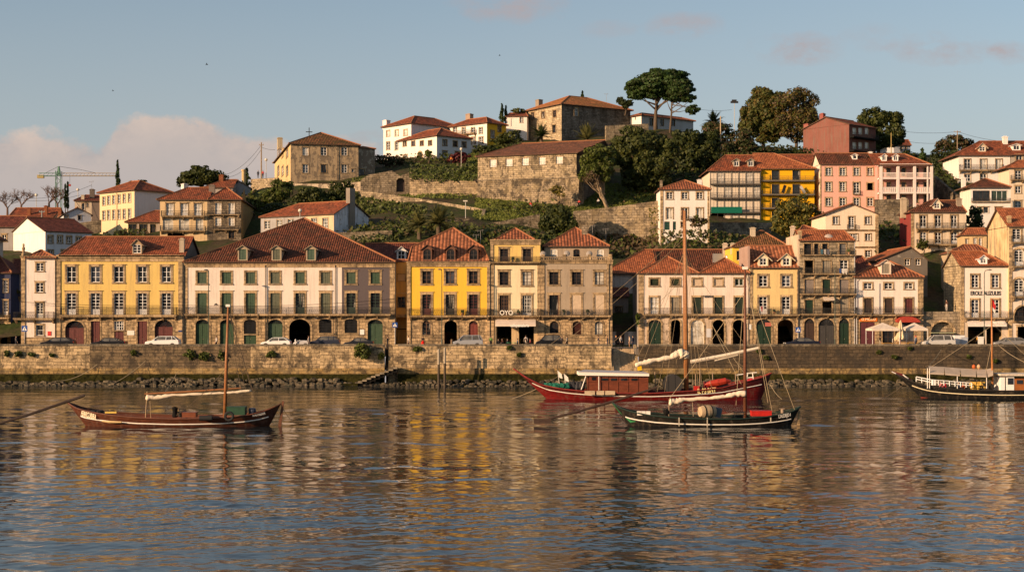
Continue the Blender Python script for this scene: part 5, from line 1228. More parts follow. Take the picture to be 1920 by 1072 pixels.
for x in (888, 902): h.op(x, 257, 270, 4, f=h.L, n=(2, 3), sur=.12, cornice=False)
h.op(923.5, 245, 259, 3.2, f=h.F, n=(2, 2), sur=.2, cornice=False); h.op(936.5, 236, 247, 3, f=h.F, n=(2, 2), sur=.2, cornice=False, col=DARKW)
h.balcony(862, 893, 246, 253, 254.5, .9, f=h.L, ornate=False); h.hip_box(ez, TILE_RED, .50, .45); h.chimney(877, 213, 226, 5.5, 5, plaster((.35, .25, .18), .3), f=h.L); h.finish()
h = H2('white_cube_house', 'small flat white house between the yellow house and the stone villa', 949, 988, 352, -8, white, depth=7)
h.zone(949, 988, 218, None); h.op(977.5, 220, 230, 2.6, n=(2, 2), sur=.12, cornice=False); h.op(960.5, 222, 237, 2.5, 'panel', col=white, sur=0); h.hip(948, 990, 218, 956, 986, 212, TILE_RED, .3, .3); h.finish()
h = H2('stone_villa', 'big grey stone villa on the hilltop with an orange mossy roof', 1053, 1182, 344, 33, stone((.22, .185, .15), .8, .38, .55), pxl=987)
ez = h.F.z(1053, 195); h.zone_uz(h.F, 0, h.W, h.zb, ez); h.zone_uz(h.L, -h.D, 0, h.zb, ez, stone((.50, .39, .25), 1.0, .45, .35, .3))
for x in (999, 1018.5, 1040): h.op(x, 209 - (x - 1018) * .09, 222 - (x - 1018) * .1, 3.3, f=h.L, n=(2, 3), sur=.22, cornice=False, col=BROWNF)
h.op(1039, 234, 249, 3.2, f=h.L, n=(1, 2), sur=.2, cornice=False, col=DARKW); h.op(1080.5, 203, 217, 3.4, f=h.F, n=(2, 2), sur=.2, cornice=False)
h.hip_box(ez, tiles((.42, .15, .05), (.20, .12, .03), .6), .42, .6); h.chimney(1007, 186.5, 200, 6.2, 4, plaster((.28, .22, .16), .3), f=h.L); h.finish()

# bastion house
h = House('bastion_house', 'long old stone house with five white windows standing on a battered bastion wall', 896, 1081, 285, -20, 'right', depth=24, zb=zbase(1000, 285, 3), wall=stone((.44, .34, .215), 1.1, .42, .72, .35), sidemat=stone((.2, .16, .12), 1, .45, .5))
ez = h.F.z(1081, 286.5); h.zone_uz(h.F, 0, h.W, h.zb, ez)
for x, y in ((924.5, 299), (954.5, 297.5), (985, 296), (1016.5, 294.6), (1048.8, 292.8)): h.op(x, y, y + 14, 6.6, n=(4, 4), sur=.1, cornice=False, pane=CURT)
g = h.F.off(13); zr = g.z(1060, 266); r0, r1 = g.u(978), g.u(1135); sl_ = (zr - ez) / 13.4; A, B, C, D = (-.4, -.4, ez), (h.W + .4, -.4, ez), (max(h.W + .4, r1), 13, zr), (r0, 13, zr); E, G = (-.4, 26, ez), (h.W + .4, 26, ez)
h.shell([[A, B, C, D], [E, A, D], [G, E, D, C], [B, G, C]], h.roofmats(tiles((.20, .080, .042), (.10, .055, .032), .75)), [(D, C), (A, D)]); h.topz = ez
z1 = h.F.z(990, 337) - h.zb; mb = MB(); mb.prism([(0, -1.9, 0), (0, -.12, z1), (0, 3, z1), (0, 3, 0)], (h.W + .6, 0, 0)); mb.box(-.05, h.W + .65, -.3, .0, z1 + .003, z1 + .28, 1)
mb.build('battered_base', [stone((.34, .26, .165), .9, .42, .85, .35), OLDST], h.root); h.finish()

# house under the umbrella pine
h = H2('pine_house', 'low white house with an orange roof under the umbrella pine', 1202.5, 1300, 352, 38, plaster((.50, .50, .50), .2), pxl=1181)
ez = h.F.z(1202.5, 216); h.zone_uz(h.F, 0, h.W, h.zb, ez); h.zone_uz(h.L, -h.D, 0, h.zb, ez, white)
for x in (1221, 1241, 1262): h.op(x, 222 + (x - 1221) * .08, 236, 3.4, f=h.F, n=(2, 2), sur=.05, col=DARKW, cornice=False)
h.hip_box(ez, TILE_NEW, .35, .5); h.finish()

# right half, middle of the slope
h = H2('white_garden_house', 'white three bay house with green ground doors beside the big rock wall', 1238, 1330, 262, 0, white, depth=11)
h.zone(1238, 1330, 355, None)
for x in (1255.5, 1284, 1312): h.op(x, 360.5, 373, 5.6, n=(2, 3), sur=.2, cornice=False); h.op(x, 390, 411, 5.6, 'door', n=(2, 1), panel=.0, sur=.2, cornice=False, pane=CURT if x != 1284 else GLASS)
GD = paint((.015, .06, .045), .6, .3, .3)
h.op(1250.5, 415.5, 431, 5.2, 'shutter', col=GD, sur=0, cornice=False); h.op(1264.5, 415.5, 431, 2.8, 'shutter', col=GD, sur=0, cornice=False); h.op(1280, 416, 426, 3.4, n=(1, 2), sur=.12, cornice=False)
h.box('pilaster', 1238, 1243.5, 356, None, .06); h.box('pilaster', 1326.5, 1330, 356, None, .06); h.hip(1234, 1334, 354.5, 1283, 1284.5, 338, TILE_RIB2, .5, .4); h.balcony(1276, 1292, 405, 411, 412.5, .5, brackets=False, ornate=False); h.chimney(1312, 336, 347, 4, 5, white); h.chimney(1240, 338, 356, 2.2, 1, OLDST); h.finish()

VER = plain((.60, .52, .42), .4, .4)
h = H2('veranda_house', 'four storey cream house of glazed verandas with a green awning', 1330.5, 1425.5, 285, 0, plaster((.70, .58, .45), .15), depth=12)
h.zone(1330.5, 1425.5, 320, None)
rows = ((323, 345), (350, 371), (374.5, 398), (401, 414))
for y0, y1 in rows:
    for k in range(7):
        x = 1337.5 + 13.6 * k
        if y0 == 401 and k < 3: 
            if k == 1: h.op(1344, y0, y1, 13, 'dark', sur=0)
            continue
        h.op(x, y0, y1, 5.9, 'door', n=(2, 1), sur=0, cornice=False, pane=plain((.62, .52, .40)) if (k + y0) % 4 else glass((.30, .27, .23), .1), col=VER, back=.05)
for y0, y1 in rows[:3]: h.balcony(1331, 1425, y1 - 9, y1, y1 + 2.5, .9, ornate=False, brackets=False, slabmat=plain((.12, .10, .08)))
mb = MB()
for k in range(8): x = h.F.u(1331) + (h.F.u(1425) - h.F.u(1331)) * k / 7; mb.tube([(x, -.86, h.F.z(1331, 412) - h.zb), (x, -.86, h.F.z(1331, 321) - h.zb)], .06, 5)
mb.build('veranda_posts', IRON, h.root)
mb = MB(); u0, u1 = h.F.u(1332), h.F.u(1390); mb.box(u0, u1, -.97, -.93, h.F.z(1340, 400) - h.zb, h.F.z(1340, 388.5) - h.zb); mb.build('green_awning', cloth((.01, .13, .085)), h.root)
h.hip(1325, 1428, 320, 1360, 1426, 291, TILE_RED, .6, .5, gr=True); h.D = 12
for x in (1381, 1408): h.dormer(x, 301, 312.5, 5.6, 297.5, mat=plaster((.36, .30, .22), .3), roof=TILE_RED, n=(2, 1), arch=.3)
h.pipe(1425.5, 321, 414); h.finish()
h = H2('deep_yellow_house', 'deep yellow house with grey balconies and folded loungers behind the tree', 1426.5, 1527, 285.5, 0, plaster((.80, .42, .012), .06), depth=13)
h.zone(1426.5, 1527, 316, None)
for y0, y1 in ((320, 337.5), (346, 364), (371.5, 389), (397, 413)):
    for x in (1454, 1493): h.op(x, y0, y1, 7, 'door', n=(2, 2), sur=.05, col=IRON, cornice=False)
for y in (340, 366, 391.5): h.balcony(1427.5, 1526, y - 9, y - 1.5, y + 1, 1.1, ornate=False, brackets=False, slabmat=plain((.16, .14, .11)))
h.hip(1421, 1531, 316, 1424, 1452, 288, TILE_NEW, .58, .5, gl=True); h.D = 13; h.finish()
def lounger(px, py, Y, tilt, lab, col):
    p = P(px, py, Y); o = empty('deck_chair', p, lab, 'deck chair'); mb = MB(); M = Matrix.Rotation(R(tilt), 4, 'Y'); mb.box(-.25, .25, -.04, .04, -.1, 1.5, 0, M); mb.build('sling', cloth(col), o)
    mb = MB()
    for sx in (-1, 1): mb.tube([M @ Vector((sx * .27, .05, -.15)), M @ Vector((sx * .27, .05, 1.5))], .03, 5); mb.tube([(sx * .27 - .3, .1, -.2), (sx * .27 + .3, .1, .4)], .03, 5)
    mb.build('chair_frame', IRON, o)
lounger(1468, 361, 284.8, 18, 'dark folded deck chair leaning on the yellow house balcony', (.02, .02, .02)); lounger(1509, 361, 284.8, -35, 'pale striped deck chair reclining on the yellow house balcony', (.5, .46, .4))
h = H2('lower_red_roof', 'small mottled roof of a house between the deep yellow and the pink house', 1440, 1532, 299, 0, plaster((.5, .3, .1), .3), depth=8); h.zone(1440, 1532, 314, None); h.hip(1436, 1534, 313, 1450, 1516, 290, TILE_RED, .6, .3, gr=True); h.finish()

h = H2('pink_house', 'salmon pink house of four bays with a pale gable wall on its left', 1537.5, 1644, 285, 0, plaster((.74, .40, .31), .12), depth=10, sidemat=plaster((.78, .66, .52), .2))
h.zone(1537.5, 1644, 308, None)
for x in (1553.5, 1580, 1606, 1631.5):
    h.op(x, 314.5, 329, 5.6, n=(2, 4), sur=.2, cornice=False)
    if x < 1600: h.op(x, 342, 358.5, 5.6, n=(2, 4), sur=.2, cornice=False)
    elif x < 1620: h.op(x, 342, 364, 5.8, 'door', n=(2, 4), panel=.2, sur=.2, cornice=False); h.balcony(1599, 1613, 357.5, 364.5, 366, .4, brackets=False, ornate=False)
    else: h.op(x, 343, 357, 5.4, 'dark', sur=.2, cornice=False)
    h.op(x, 371, 386, 5.6, n=(2, 3), sur=.2, cornice=False)
h.box('pilaster', 1537.5, 1540, 309, None, .05); h.hip(1536, 1646, 307.5, 1534, 1640, 287.5, TILE_OLD, .62, .4, gl=True, gr=True); h.dormer(1603, 291, 299, 4.6, 288.5, mat=white, roof=TILE_OLD, n=(1, 1))
h.chimney(1632.5, 284, 297, 3.4, 3.5, white); h.finish()
# pink loggia house
h = H2('loggia_house', 'pink house fronted by three floors of white pillared loggias', 1645, 1743.5, 283, 0, plaster((.62, .33, .28), .15), depth=12)
D0 = 2.0; h.zone(1645, 1743.5, 310, None)
for y0, y1 in ((315, 330), (342, 355), (366, 380)):
    for x in (1652, 1666, 1694, 1718, 1736): h.op(x, y0, y1, 3.6, n=(2, 2), sur=.12, cornice=False, col=WHITEP if x % 2 else DARKW)
PINKW = plaster((.72, .62, .56), .1); u = h.F.u; z = lambda y: h.F.z(1645, y) - h.zb
for y in (309, 334.5, 361.5): mb = MB(); mb.box(0, u(1743.5), -D0, -.0, z(y) - .32, z(y)); mb.build('loggia_slab', PINKW, h.root)
for x in (1645, 1676.5, 1707.5, 1739): mb = MB(); mb.box(u(x), u(x) + .5, -D0 - .05, -D0 + .4, z(395), z(309) - .325); mb.build('loggia_pillar', PINKW, h.root)
mb = MB(); mb.box(u(1733), u(1735), -D0 - .03, -D0 + .3, z(395), z(309) - .325); mb.build('loggia_pillar', PINKW, h.root)
for y, full in ((334.5, 0), (361.5, 1)):
    mb = MB(); mb.box(.5, u(1739), -D0 + .05, -D0 + .16, z(y) + .8, z(y) + .95)
    k = .6
    while k < u(1738): mb.box(k, k + (.3 if full else .07), -D0 + .07, -D0 + .13, z(y) + .002, z(y) + .798); k += .42 if full else .2
    mb.build('loggia_railing', PINKW, h.root)
h.hip(1640, 1748, 309, 1636, 1697, 289, TILE_RED, .5, 2.3, gl=True); h.D = 12; h.roofinfo = (h.roofinfo[0], .5, 2.3)
for x in (1658, 1679.5): h.dormer(x, 292.5, 302, 4.8, 289, mat=white, roof=TILE_RED, n=(2, 1))
h.finish()

# dark red house
h = H2('dark_red_house', 'tall dark red house with a huge blank gable and shaded iron balconies', 1592, 1642, 326, 42, plaster((.16, .06, .045), .3), pxl=1506, sidemat=plaster((.215, .088, .068), .45))
ez = h.F.z(1592, 233); h.zone_uz(h.F, 0, h.W, h.zb, ez); h.zone_uz(h.L, -h.D, 0, h.zb, ez, plaster((.215, .088, .068), .45), 'gable_wall')
for y0, y1 in ((240, 252), (267, 279)):
    for x in (1602, 1613, 1625): h.op(x, y0, y1, 3.6, 'door', f=h.F, n=(2, 1), sur=.03, cornice=False, pane=CURT)
for y in (256, 282): h.balcony(1593, 1640, y - 7, y, y + 2.5, 1.2, f=h.F, ornate=False, brackets=False, slabmat=DARK)
h.hip_box(ez, TILE_RED, .34, .35, gu0=True, gu1=True, along=True); h.chimney(1540, 212, 236, 3.6, .2, plaster((.27, .085, .07), .3), f=h.L); h.chimney(1511, 232, 246, 4.4, .3, plaster((.3, .1, .08), .3), f=h.L); h.finish()
h = H2('skyline_white_house', 'small white house with red roof on the skyline right of the dark tree', 1676, 1707, 352, 15, plaster((.5, .5, .52), .1), depth=8); h.zone(1676, 1707, 272, None); h.op(1690, 274, 284, 2.4, n=(1, 1), sur=.05); h.op(1698, 275, 288, 2, n=(1, 1), sur=.05); h.hip(1673, 1709, 272, 1682, 1703, 262, TILE_RED, .45); h.finish()

# cream gable house
h = H2('cream_gabled_house', 'cream house with a low front gable and three rows of white windows', 1548, 1647, 245, 0, plaster((.76, .62, .46), .15), depth=14)
h.zone(1548, 1647, 401, None)
for x in (1567, 1596.5, 1627): h.op(x, 406, 420.5, 5.2, n=(2, 4), sur=.16, cornice=False) if x != 1596.5 else h.op(x, 406, 429, 5.2, 'door', n=(2, 5), panel=.3, sur=.16, cornice=False)
for x, w in ((1599.5, 8.6), (1627.5, 5.4)): h.op(x, 438, 451, w, n=(4 if w > 6 else 2, 3), sur=.14, cornice=False)
h.op(1567, 438, 451, 5.4, n=(2, 3), sur=.14, cornice=False)
for x in (1598, 1627.5): h.op(x, 470, 482, 5.4, n=(2, 3), sur=.14, cornice=False)
for y in (432, 463.5): h.cornice(1548, 1647, y - 1.5, y + 1.5, .35)
h.box('pilaster', 1641, 1647, 403, None, .06); h.balcony(1588, 1605, 421, 430, 431.5, .5, brackets=False, ornate=False); h.hip_deep(1543, 1650, 401.5, 1598, 381, TILE_RED, .45, .45, 14, gable=True); h.finish()
h = H2('red_flank_house', 'cream balcony house with a dark red side wall and a white dormer', 1708, 1811.5, 246, 0, plaster((.72, .58, .42), .2), depth=10.5, sidemat=plaster((.24, .04, .035), .2))
h.zone(1708, 1811.5, 397.5, None)
for x in (1731, 1759, 1789): h.op(x, 404, 427, 6.2, 'door', n=(2, 3), panel=.2, sur=.2, cornice=False); h.op(x, 435.5, 457 if x > 1740 else 452, 6.2, 'door', n=(2, 3), panel=.5 if x > 1770 else .1, sur=.2, cornice=False)
h.balcony(1717, 1810, 418, 428.5, 431, .9); h.balcony(1718, 1803, 449, 458, 461, .8); h.box('pilaster', 1708, 1713.5, 399, None, .06)
h.hip(1704, 1813, 397, 1744, 1796, 376, TILE_OLD, .55, .4); h.dormer(1757, 381, 392, 6.6, 372.5, mat=plaster((.74, .62, .46), .15), roof=TILE_OLD, n=(2, 2), ewid=1.6); h.chimney(1695, 370, 402, 5, 3, plaster((.48, .38, .26), .4)); h.chimney(1799, 371, 394, 4.5, 1.5, plaster((.32, .25, .18), .4)); h.finish()
h = H2('loggia_white_house', 'white house with dark glazed loggia under a mottled hip roof', 1820, 1895, 262, 0, white, depth=10, sidemat=plaster((.78, .68, .56), .15))
h.zone(1820, 1895, 351, None); h.op(1840, 357.5, 377, 16, 'win', n=(5, 1), sur=0, col=DARKW, cornice=False); h.op(1874, 357.5, 377, 15, 'win', n=(3, 1), sur=0, cornice=False, col=WHITEP, pane=glass((.02, .03, .02)))
h.op(1837, 388, 399.5, 5.2, n=(1, 1), sur=.05, pane=CURT); h.op(1849, 388, 399.5, 5, n=(1, 1), sur=.05); h.op(1872, 388, 400, 7, n=(2, 1), sur=.05, col=DARKW)
h.balcony(1821, 1894, 372, 378, 380, .4, brackets=False, ornate=False); h.hip(1812, 1897, 350.5, 1846, 1849, 335, TILE_OLD, .5, .5); h.chimney(1807.5, 332, 354, 3.6, 4.5, white); h.finish()
h = H2('upper_white_house', 'white house with iron balcony and one dormer at the top right', 1797.5, 1894, 300, 0, white, depth=10, sidemat=white)
h.zone(1797.5, 1894, 291, None)
for x in (1814, 1844, 1873): h.op(x, 298.5, 319, 6, 'door', n=(2, 3), panel=.3, sur=.16, cornice=False, pane=GLASS if x < 1830 else CURT)
h.op(1814, 327, 340, 6, n=(2, 2), sur=.1); h.op(1844, 326, 340, 6.4, n=(2, 2), sur=.1)
h.balcony(1798, 1880, 309, 319, 321.5, .9); h.hip(1790, 1897, 291, 1836, 1893, 265, TILE_RED, .6, .45, gr=True); h.dormer(1842, 275, 284.5, 6.8, 268.5, mat=plaster((.6, .48, .34), .2), roof=TILE_RED, n=(2, 2), ewid=1.6); h.chimney(1885.5, 255, 277, 4.2, 4, white); h.finish()
h = H2('edge_upper_house', 'tiled house with a small dormer at the upper right edge', 1895, 1990, 300, 0, plaster((.4, .33, .26), .3), depth=10); h.zone(1895, 1990, 290, None); h.op(1911, 291, 301, 6, n=(2, 1)); h.hip(1894, 1994, 290, 1896, 1960, 265, TILE_RED, .6, .4, gl=True); h.dormer(1906, 272.5, 282, 7.5, 270, mat=white, roof=TILE_RED, n=(2, 1)); h.finish()
h = H2('edge_middle_house', 'cream house with an orange roof and balcony at the right edge', 1892, 1990, 275, 0, plaster((.72, .58, .42), .2), depth=10); h.zone(1892, 1990, 315, None)
for x in (1909, 1945): h.op(x, 320, 337, 6, 'door', n=(2, 3), sur=.16); h.op(x, 349, 362, 5.5, n=(2, 2), sur=.16); h.op(x, 377, 389, 6, n=(2, 2), sur=.16)
h.balcony(1894, 1980, 329, 337, 339, .8, ornate=False); h.hip(1884, 1994, 314.5, 1908, 1960, 301, TILE_NEW, .5, .4); h.finish()
h = H2('small_lane_house', 'small ochre lane house with an orange roof left of the weathered corner house', 1803, 1850, 236, -10, plaster((.58, .42, .22), .3), depth=7); h.zone(1803, 1850, 440, None); h.op(1812, 448, 458, 2, n=(1, 1), sur=.05); h.op(1828, 446, 460, 2.6, n=(2, 2), sur=.1); h.op(1838, 446, 462, 2.4, n=(2, 2), sur=.1)
h.hip(1800, 1852, 440, 1812, 1850, 428, TILE_NEW, .4, .3, gr=True); h.finish()
h = H2('back_orange_house', 'house with mottled orange roofs behind the lettered house', 1782, 1862, 228, 0, plaster((.5, .38, .25), .3), depth=9, zb=8); h.zone(1782, 1862, 474, None); h.hip(1780, 1864, 474, 1806, 1832, 459, TILE_RIB2, .5, .3); h.chimney(1807.5, 470, 484, 4, -1.5, white); h.chimney(1781, 463, 480, 3.5, 0, OLDST); h.finish()

# ---------------------------------------------------------------- walls of the slope
def wall_run(name, label, pts, mat, th=.7, cat='wall', cope=None, arch=None):
    """pts: (px, top row, bottom row, depth); one continuous wall"""
    mb = MB(); fr = [];
    for px, yt, yb, Y in pts: x = XP(px, Y); fr.append((x, Y, ZP(yb, Y) - 1.2, ZP(yt, Y)))
    for a, b in zip(fr, fr[1:]):
        d = Vector((b[0] - a[0], b[1] - a[1], 0)).normalized(); nrm = Vector((-d.y, d.x, 0)) * th
        q = [Vector((a[0], a[1], a[2])), Vector((b[0], b[1], b[2])), Vector((b[0], b[1], b[3])), Vector((a[0], a[1], a[3]))]; r = [p + nrm for p in q]
        mb.raw(q + r, [(0, 1, 2, 3), (7, 6, 5, 4), (3, 2, 6, 7), (0, 3, 7, 4), (1, 5, 6, 2)], 0)
    o = mb.build(name, [mat]); tag(o, label, cat); return o
WL = stone((.40, .31, .20), .9, .4, .55, .35); WD = stone((.22, .175, .12), .9, .42, .8, .2)
o = empty('gate_wall', P(720, 366, 300.5), 'sloping stone wall with one dark arched door below the white houses', 'wall')
fo = Face(P(680, HY, 300), 0, 'F'); mb = MB(); g = lambda px, py: (fo.u(px), ZP(py, 300))
outer = [g(676, 376), g(771, 376), g(771, 322), g(750, 330), g(735, 320), g(690, 328), g(676, 338)]; cx_, cz_ = g(751, 360); hole = [(cx_ + a, cz_ + b) for a, b in arch_pts(1.75, 2.9, .8)]
holewall(mb, outer, [hole], lambda a, b, c: Vector((a + fo.o.x - o.location.x, 300 + c - o.location.y, b - o.location.z)), .6, 0, 0); n_ = len(outer)
for i in range(2, n_): 
    a, b = outer[i], outer[(i + 1) % n_]; q = lambda s_, c: Vector((s_[0] + fo.o.x - o.location.x, 300 + c - o.location.y, s_[1] - o.location.z)); mb.poly([q(a, 0), q(b, 0), q(b, .9), q(a, .9)][::-1])
mb.build('masonry', stone((.30, .235, .16), .9, .4, .7, .2), o); mb = MB(); mb.box(-.85, .85, -.05, .05, 0, 2.85); mb.build('door', DARKW, o, loc=(cx_ + fo.o.x - o.location.x, .45, cz_ - o.location.z))
wall_run('terrace_wall', 'ochre stone terrace wall crowned by a thick ivy hedge', [(768, 334, 370, 298), (896, 340, 372, 294)], stone((.40, .30, .19), 1.0, .45, .6, .4))
wall_run('path_wall', 'low stone wall edging the grassy path below the arched door', [(672, 357, 366, 293), (770, 370, 380, 288), (860, 384, 398, 282), (905, 392, 410, 278), (900, 410, 416, 271)], WL, .6)
wall_run('garden_terrace', 'short low terrace wall near the park lamp', [(780, 411, 421, 266), (880, 409, 420, 267)], WD, .5)
wall_run('meadow_wall', 'rough stone wall holding the little meadow below the bastion', [(880, 428, 470, 266), (912, 420, 470, 267), (1012, 401, 470, 269)], stone((.32, .25, .165), .8, .42, .75, .25))
wall_run('rock_wall', 'high sunlit rock wall left of the white garden house', [(1075, 396, 480, 268), (1150, 388, 485, 268), (1237, 376, 485, 266)], stone((.33, .255, .165), .9, .5, .7, .4), 1.2)
wall_run('balustrade_wall', 'stone wall with balusters below the veranda house', [(1328, 417, 450, 276), (1448, 417, 450, 277)], stone((.34, .28, .2), .6, .4, .6))
wall_run('parapet_wall', 'pale parapet wall of the lane left of the old mansion', [(470, 336, 356, 314), (520, 333, 356, 309)], WL, .5)
wall_run('mansion_terrace_wall', 'patched pale wall below the old mansion', [(540, 344, 374, 307), (610, 345, 376, 305), (690, 340, 372, 301)], plaster((.50, .40, .28), .7, .1, (.18, .14, .1)), .6)
wall_run('yard_wall', 'low stone yard wall right of the white gable', [(630, 436, 456, 250), (735, 432, 456, 252)], WL, .5)
wall_run('grey_garden_wall', 'high grey garden wall in shade between the cream gable and the red house', [(1640, 374, 430, 272), (1704, 374, 430, 271)], WD, .6)
wall_run('hilltop_wall', 'sunny stone wall below the umbrella pine', [(1136, 236, 262, 338), (1216, 232, 250, 341)], WL, .6)
wall_run('lane_wall', 'leaning lane wall in shade left of the upper white house', [(1752, 330, 400, 292), (1800, 372, 420, 283)], WD, .6)
wall_run('low_garden_wall', 'pale broken garden wall between cream house and pavilion', [(148, 418, 430, 276), (190, 412, 424, 277)], WL, .5)
# ---------------------------------------------------------------- trees and plants
RNG = np.random.default_rng(11)
def quads_mesh(name, pos, nrm, sx, sy, mats, midx=None):
    """one mesh of loose leaf faces"""
    n = len(pos); a = np.cross(nrm, RNG.normal(size=(n, 3))); a /= np.linalg.norm(a, axis=1)[:, None] + 1e-9; b = np.cross(nrm, a)
    a = a * sx[:, None]; b = b * sy[:, None]; bend = nrm * (sx * .25)[:, None]
    v = np.stack([pos - a - b * .4, pos + a * .2 - b, pos + a + b * .4 - bend, pos - a * .2 + b], 1).reshape(-1, 3).astype(np.float32)
    me = bpy.data.meshes.new(name); me.vertices.add(4 * n); me.vertices.foreach_set('co', v.ravel()); me.loops.add(4 * n); me.loops.foreach_set('vertex_index', np.arange(4 * n, dtype=np.int32))
    me.polygons.add(n); me.polygons.foreach_set('loop_start', np.arange(0, 4 * n, 4, dtype=np.int32))
    for m in mats: me.materials.append(m)
    if midx is not None: me.polygons.foreach_set('material_index', midx.astype(np.int32))
    me.update(); return me
def cloud(lobes, dens, size):
    """leaf positions and normals spread through lobes [(centre, radii)]"""
    P_, N_ = [], []
    for c, r in lobes:
        area = (r[0] * r[2] + r[0] * r[1] + r[1] * r[2]) * 4; n = max(12, int(area * dens * 1.5))
        d = RNG.normal(size=(n, 3)); d /= np.linalg.norm(d, axis=1)[:, None]
        q = RNG.uniform(.62, 1.06, n) ** .8; P_.append(np.array(c) + d * np.array(r) * q[:, None]); N_.append(d / np.array(r) + RNG.normal(size=(n, 3)) * .5 / max(r))
    p = np.concatenate(P_); m = np.concatenate(N_); m /= np.linalg.norm(m, axis=1)[:, None]; return p, m
def lobes_px(ell, Y, sub=9, k=.5, dy=.8):
    """ellipses in photo pixels -> clumps in space; each big ellipse carries smaller clumps on its surface"""
    out = []
    for cx, cy, rx, ry in ell:
        c = P(cx, cy, Y); RX, RZ = rx / F * Y, ry / F * Y; RY = (RX + RZ) / 2 * dy
        out.append((c, (RX * .8, RY * .8, RZ * .8)))
        for i in range(sub):
            d = RNG.normal(size=3); d /= np.linalg.norm(d); d[1] = -abs(d[1]) if RNG.random() < .7 else d[1]; f = RNG.uniform(.68, .95); s = k * RNG.uniform(.6, 1.05)
            out.append((c + Vector((d[0] * RX * f, d[1] * RY * f, d[2] * RZ * f)), (RX * s * .85, RY * s * .85, RZ * s * .8)))
    return out
L_DARK = leafmat((.046, .062, .013), (.020, .030, .008)); L_OLIVE = leafmat((.095, .105, .020), (.040, .050, .012)); L_GREEN = leafmat((.13, .165, .025), (.055, .078, .014)); L_YEL = leafmat((.22, .17, .024), (.09, .085, .018))
L_AUT = leafmat((.17, .115, .022), (.065, .055, .015)); L_BROWN = leafmat((.15, .10, .05), (.07, .05, .028)); L_PINE = leafmat((.055, .105, .022), (.025, .048, .012)); L_RED = leafmat((.13, .022, .025), (.06, .012, .014)); L_PALM = leafmat((.19, .175, .055), (.06, .07, .02), .5)
BARK = wood((.11, .08, .055), 1.0, .9, .1); BARK2 = wood((.25, .17, .10), 1.0, .9, .1)
def trunk_mesh(base, top, r, limbs=(), mat=None, bend=.3, fork=()):
    mb = MB(); b, t = Vector(base), Vector(top); m = (b + t) / 2 + Vector((bend, 0, 0)); mb.tube([b, b.lerp(m, .5), m, t], [r, r * .85, r * .7, r * .45], 8)
    for e in limbs: e = Vector(e); s_ = b.lerp(t, .62 if len(limbs) < 6 else random.uniform(.45, .9)); k = s_.lerp(e, .5) + Vector((0, 0, -.3)); mb.tube([s_, k, e], [r * .45, r * .3, r * .1], 6)
    return mb
def tree(name, label, px, pyb, Y, ell, mat, r=.3, dens=7.0, size=.30, sub=9, k=.5, group=None, top=None, bark=None, bend=.3, cat='tree', deep=1.2):
    base = P(px, pyb, Y); o = empty(name, base, label, cat, group); lb = lobes_px(ell, Y, sub, k)
    p, n = cloud(lb, dens, size); p = p - np.array(base); s = size * 1.2 * RNG.uniform(.6, 1.25, len(p))
    link('crown', quads_mesh('crown', p, n, s, s * .62, mat if isinstance(mat, tuple) else (mat,), RNG.integers(0, len(mat), len(p)) if isinstance(mat, tuple) else None), o)
    c = P(*(top or (ell[0][0], ell[0][1])), Y) - base; big = [l for l in lb if l[1][0] > 0][1:]
    tm = trunk_mesh((0, 0, -deep), c, r, [l[0] - base for l in big[:: max(1, len(big) // 9)]], bend=bend); tm.build('trunk', bark or BARK, o, smooth=True); return o

tree('umbrella_pine', 'tall umbrella pine with a wide domed crown on the hilltop skyline', 1229, 240, 346, [(1236, 155, 63, 25), (1198, 166, 25, 15), (1222, 174, 32, 13), (1260, 168, 38, 17), (1240, 146, 44, 17), (1192, 180, 18, 8)], (L_PINE, L_DARK, L_PINE), .55, 7.5, .34, 24, .36, top=(1234, 172), bark=BARK, bend=-.25)
tree('leaning_pine', 'smaller pine with drooping clumps right of the umbrella pine', 1256, 243, 342, [(1276, 168, 24, 20), (1290, 184, 14, 9), (1266, 186, 20, 8), (1297, 206, 14, 9)], (L_PINE, L_DARK), .3, 8, .30, 12, .42, top=(1260, 180), bark=BARK, bend=.1)
tree('dark_pine_bush', 'dark low pine showing between the stone villa and the umbrella pine', 1172, 208, 352, [(1172, 194, 15, 9), (1162, 188, 6, 6)], L_DARK, .2, 7, .3, 8)
tree('big_park_tree', 'huge dark green leafy tree in the middle of the park slope', 1207, 375, 297, [(1205, 268, 52, 32), (1178, 290, 30, 36), (1222, 312, 46, 36), (1190, 330, 30, 24), (1248, 290, 22, 30), (1205, 345, 34, 14)], (L_OLIVE, L_DARK, L_OLIVE), .55, 6, .30, 15, .42, top=(1205, 300))
tree('shaded_park_tree', 'wide shaded dark tree right of the huge park tree', 1295, 360, 312, [(1290, 268, 32, 28), (1318, 290, 30, 34), (1282, 310, 24, 32), (1330, 262, 22, 18)], (L_DARK, L_DARK, L_OLIVE), .5, 5.5, .32, 14, .45)
tree('brown_thicket_tree', 'brown half bare tree beside the tall pole behind the veranda house', 1355, 318, 326, [(1345, 245, 30, 18), (1330, 270, 26, 28), (1390, 262, 32, 20), (1362, 285, 40, 24), (1412, 282, 30, 16), (1372, 300, 44, 16)], (L_BROWN, L_DARK, L_DARK), .3, 5, .26, 12, .5)
tree('light_park_tree', 'yellow green tree with a crooked pale trunk at the edge of the meadow', 1141, 385, 284, [(1118, 296, 32, 24), (1128, 320, 30, 22), (1104, 318, 20, 26), (1138, 288, 18, 18)], (L_GREEN, L_OLIVE), .42, 7, .26, 12, .45, top=(1126, 330), bark=wood((.34, .25, .16), 1, .9, .1), bend=-.6)
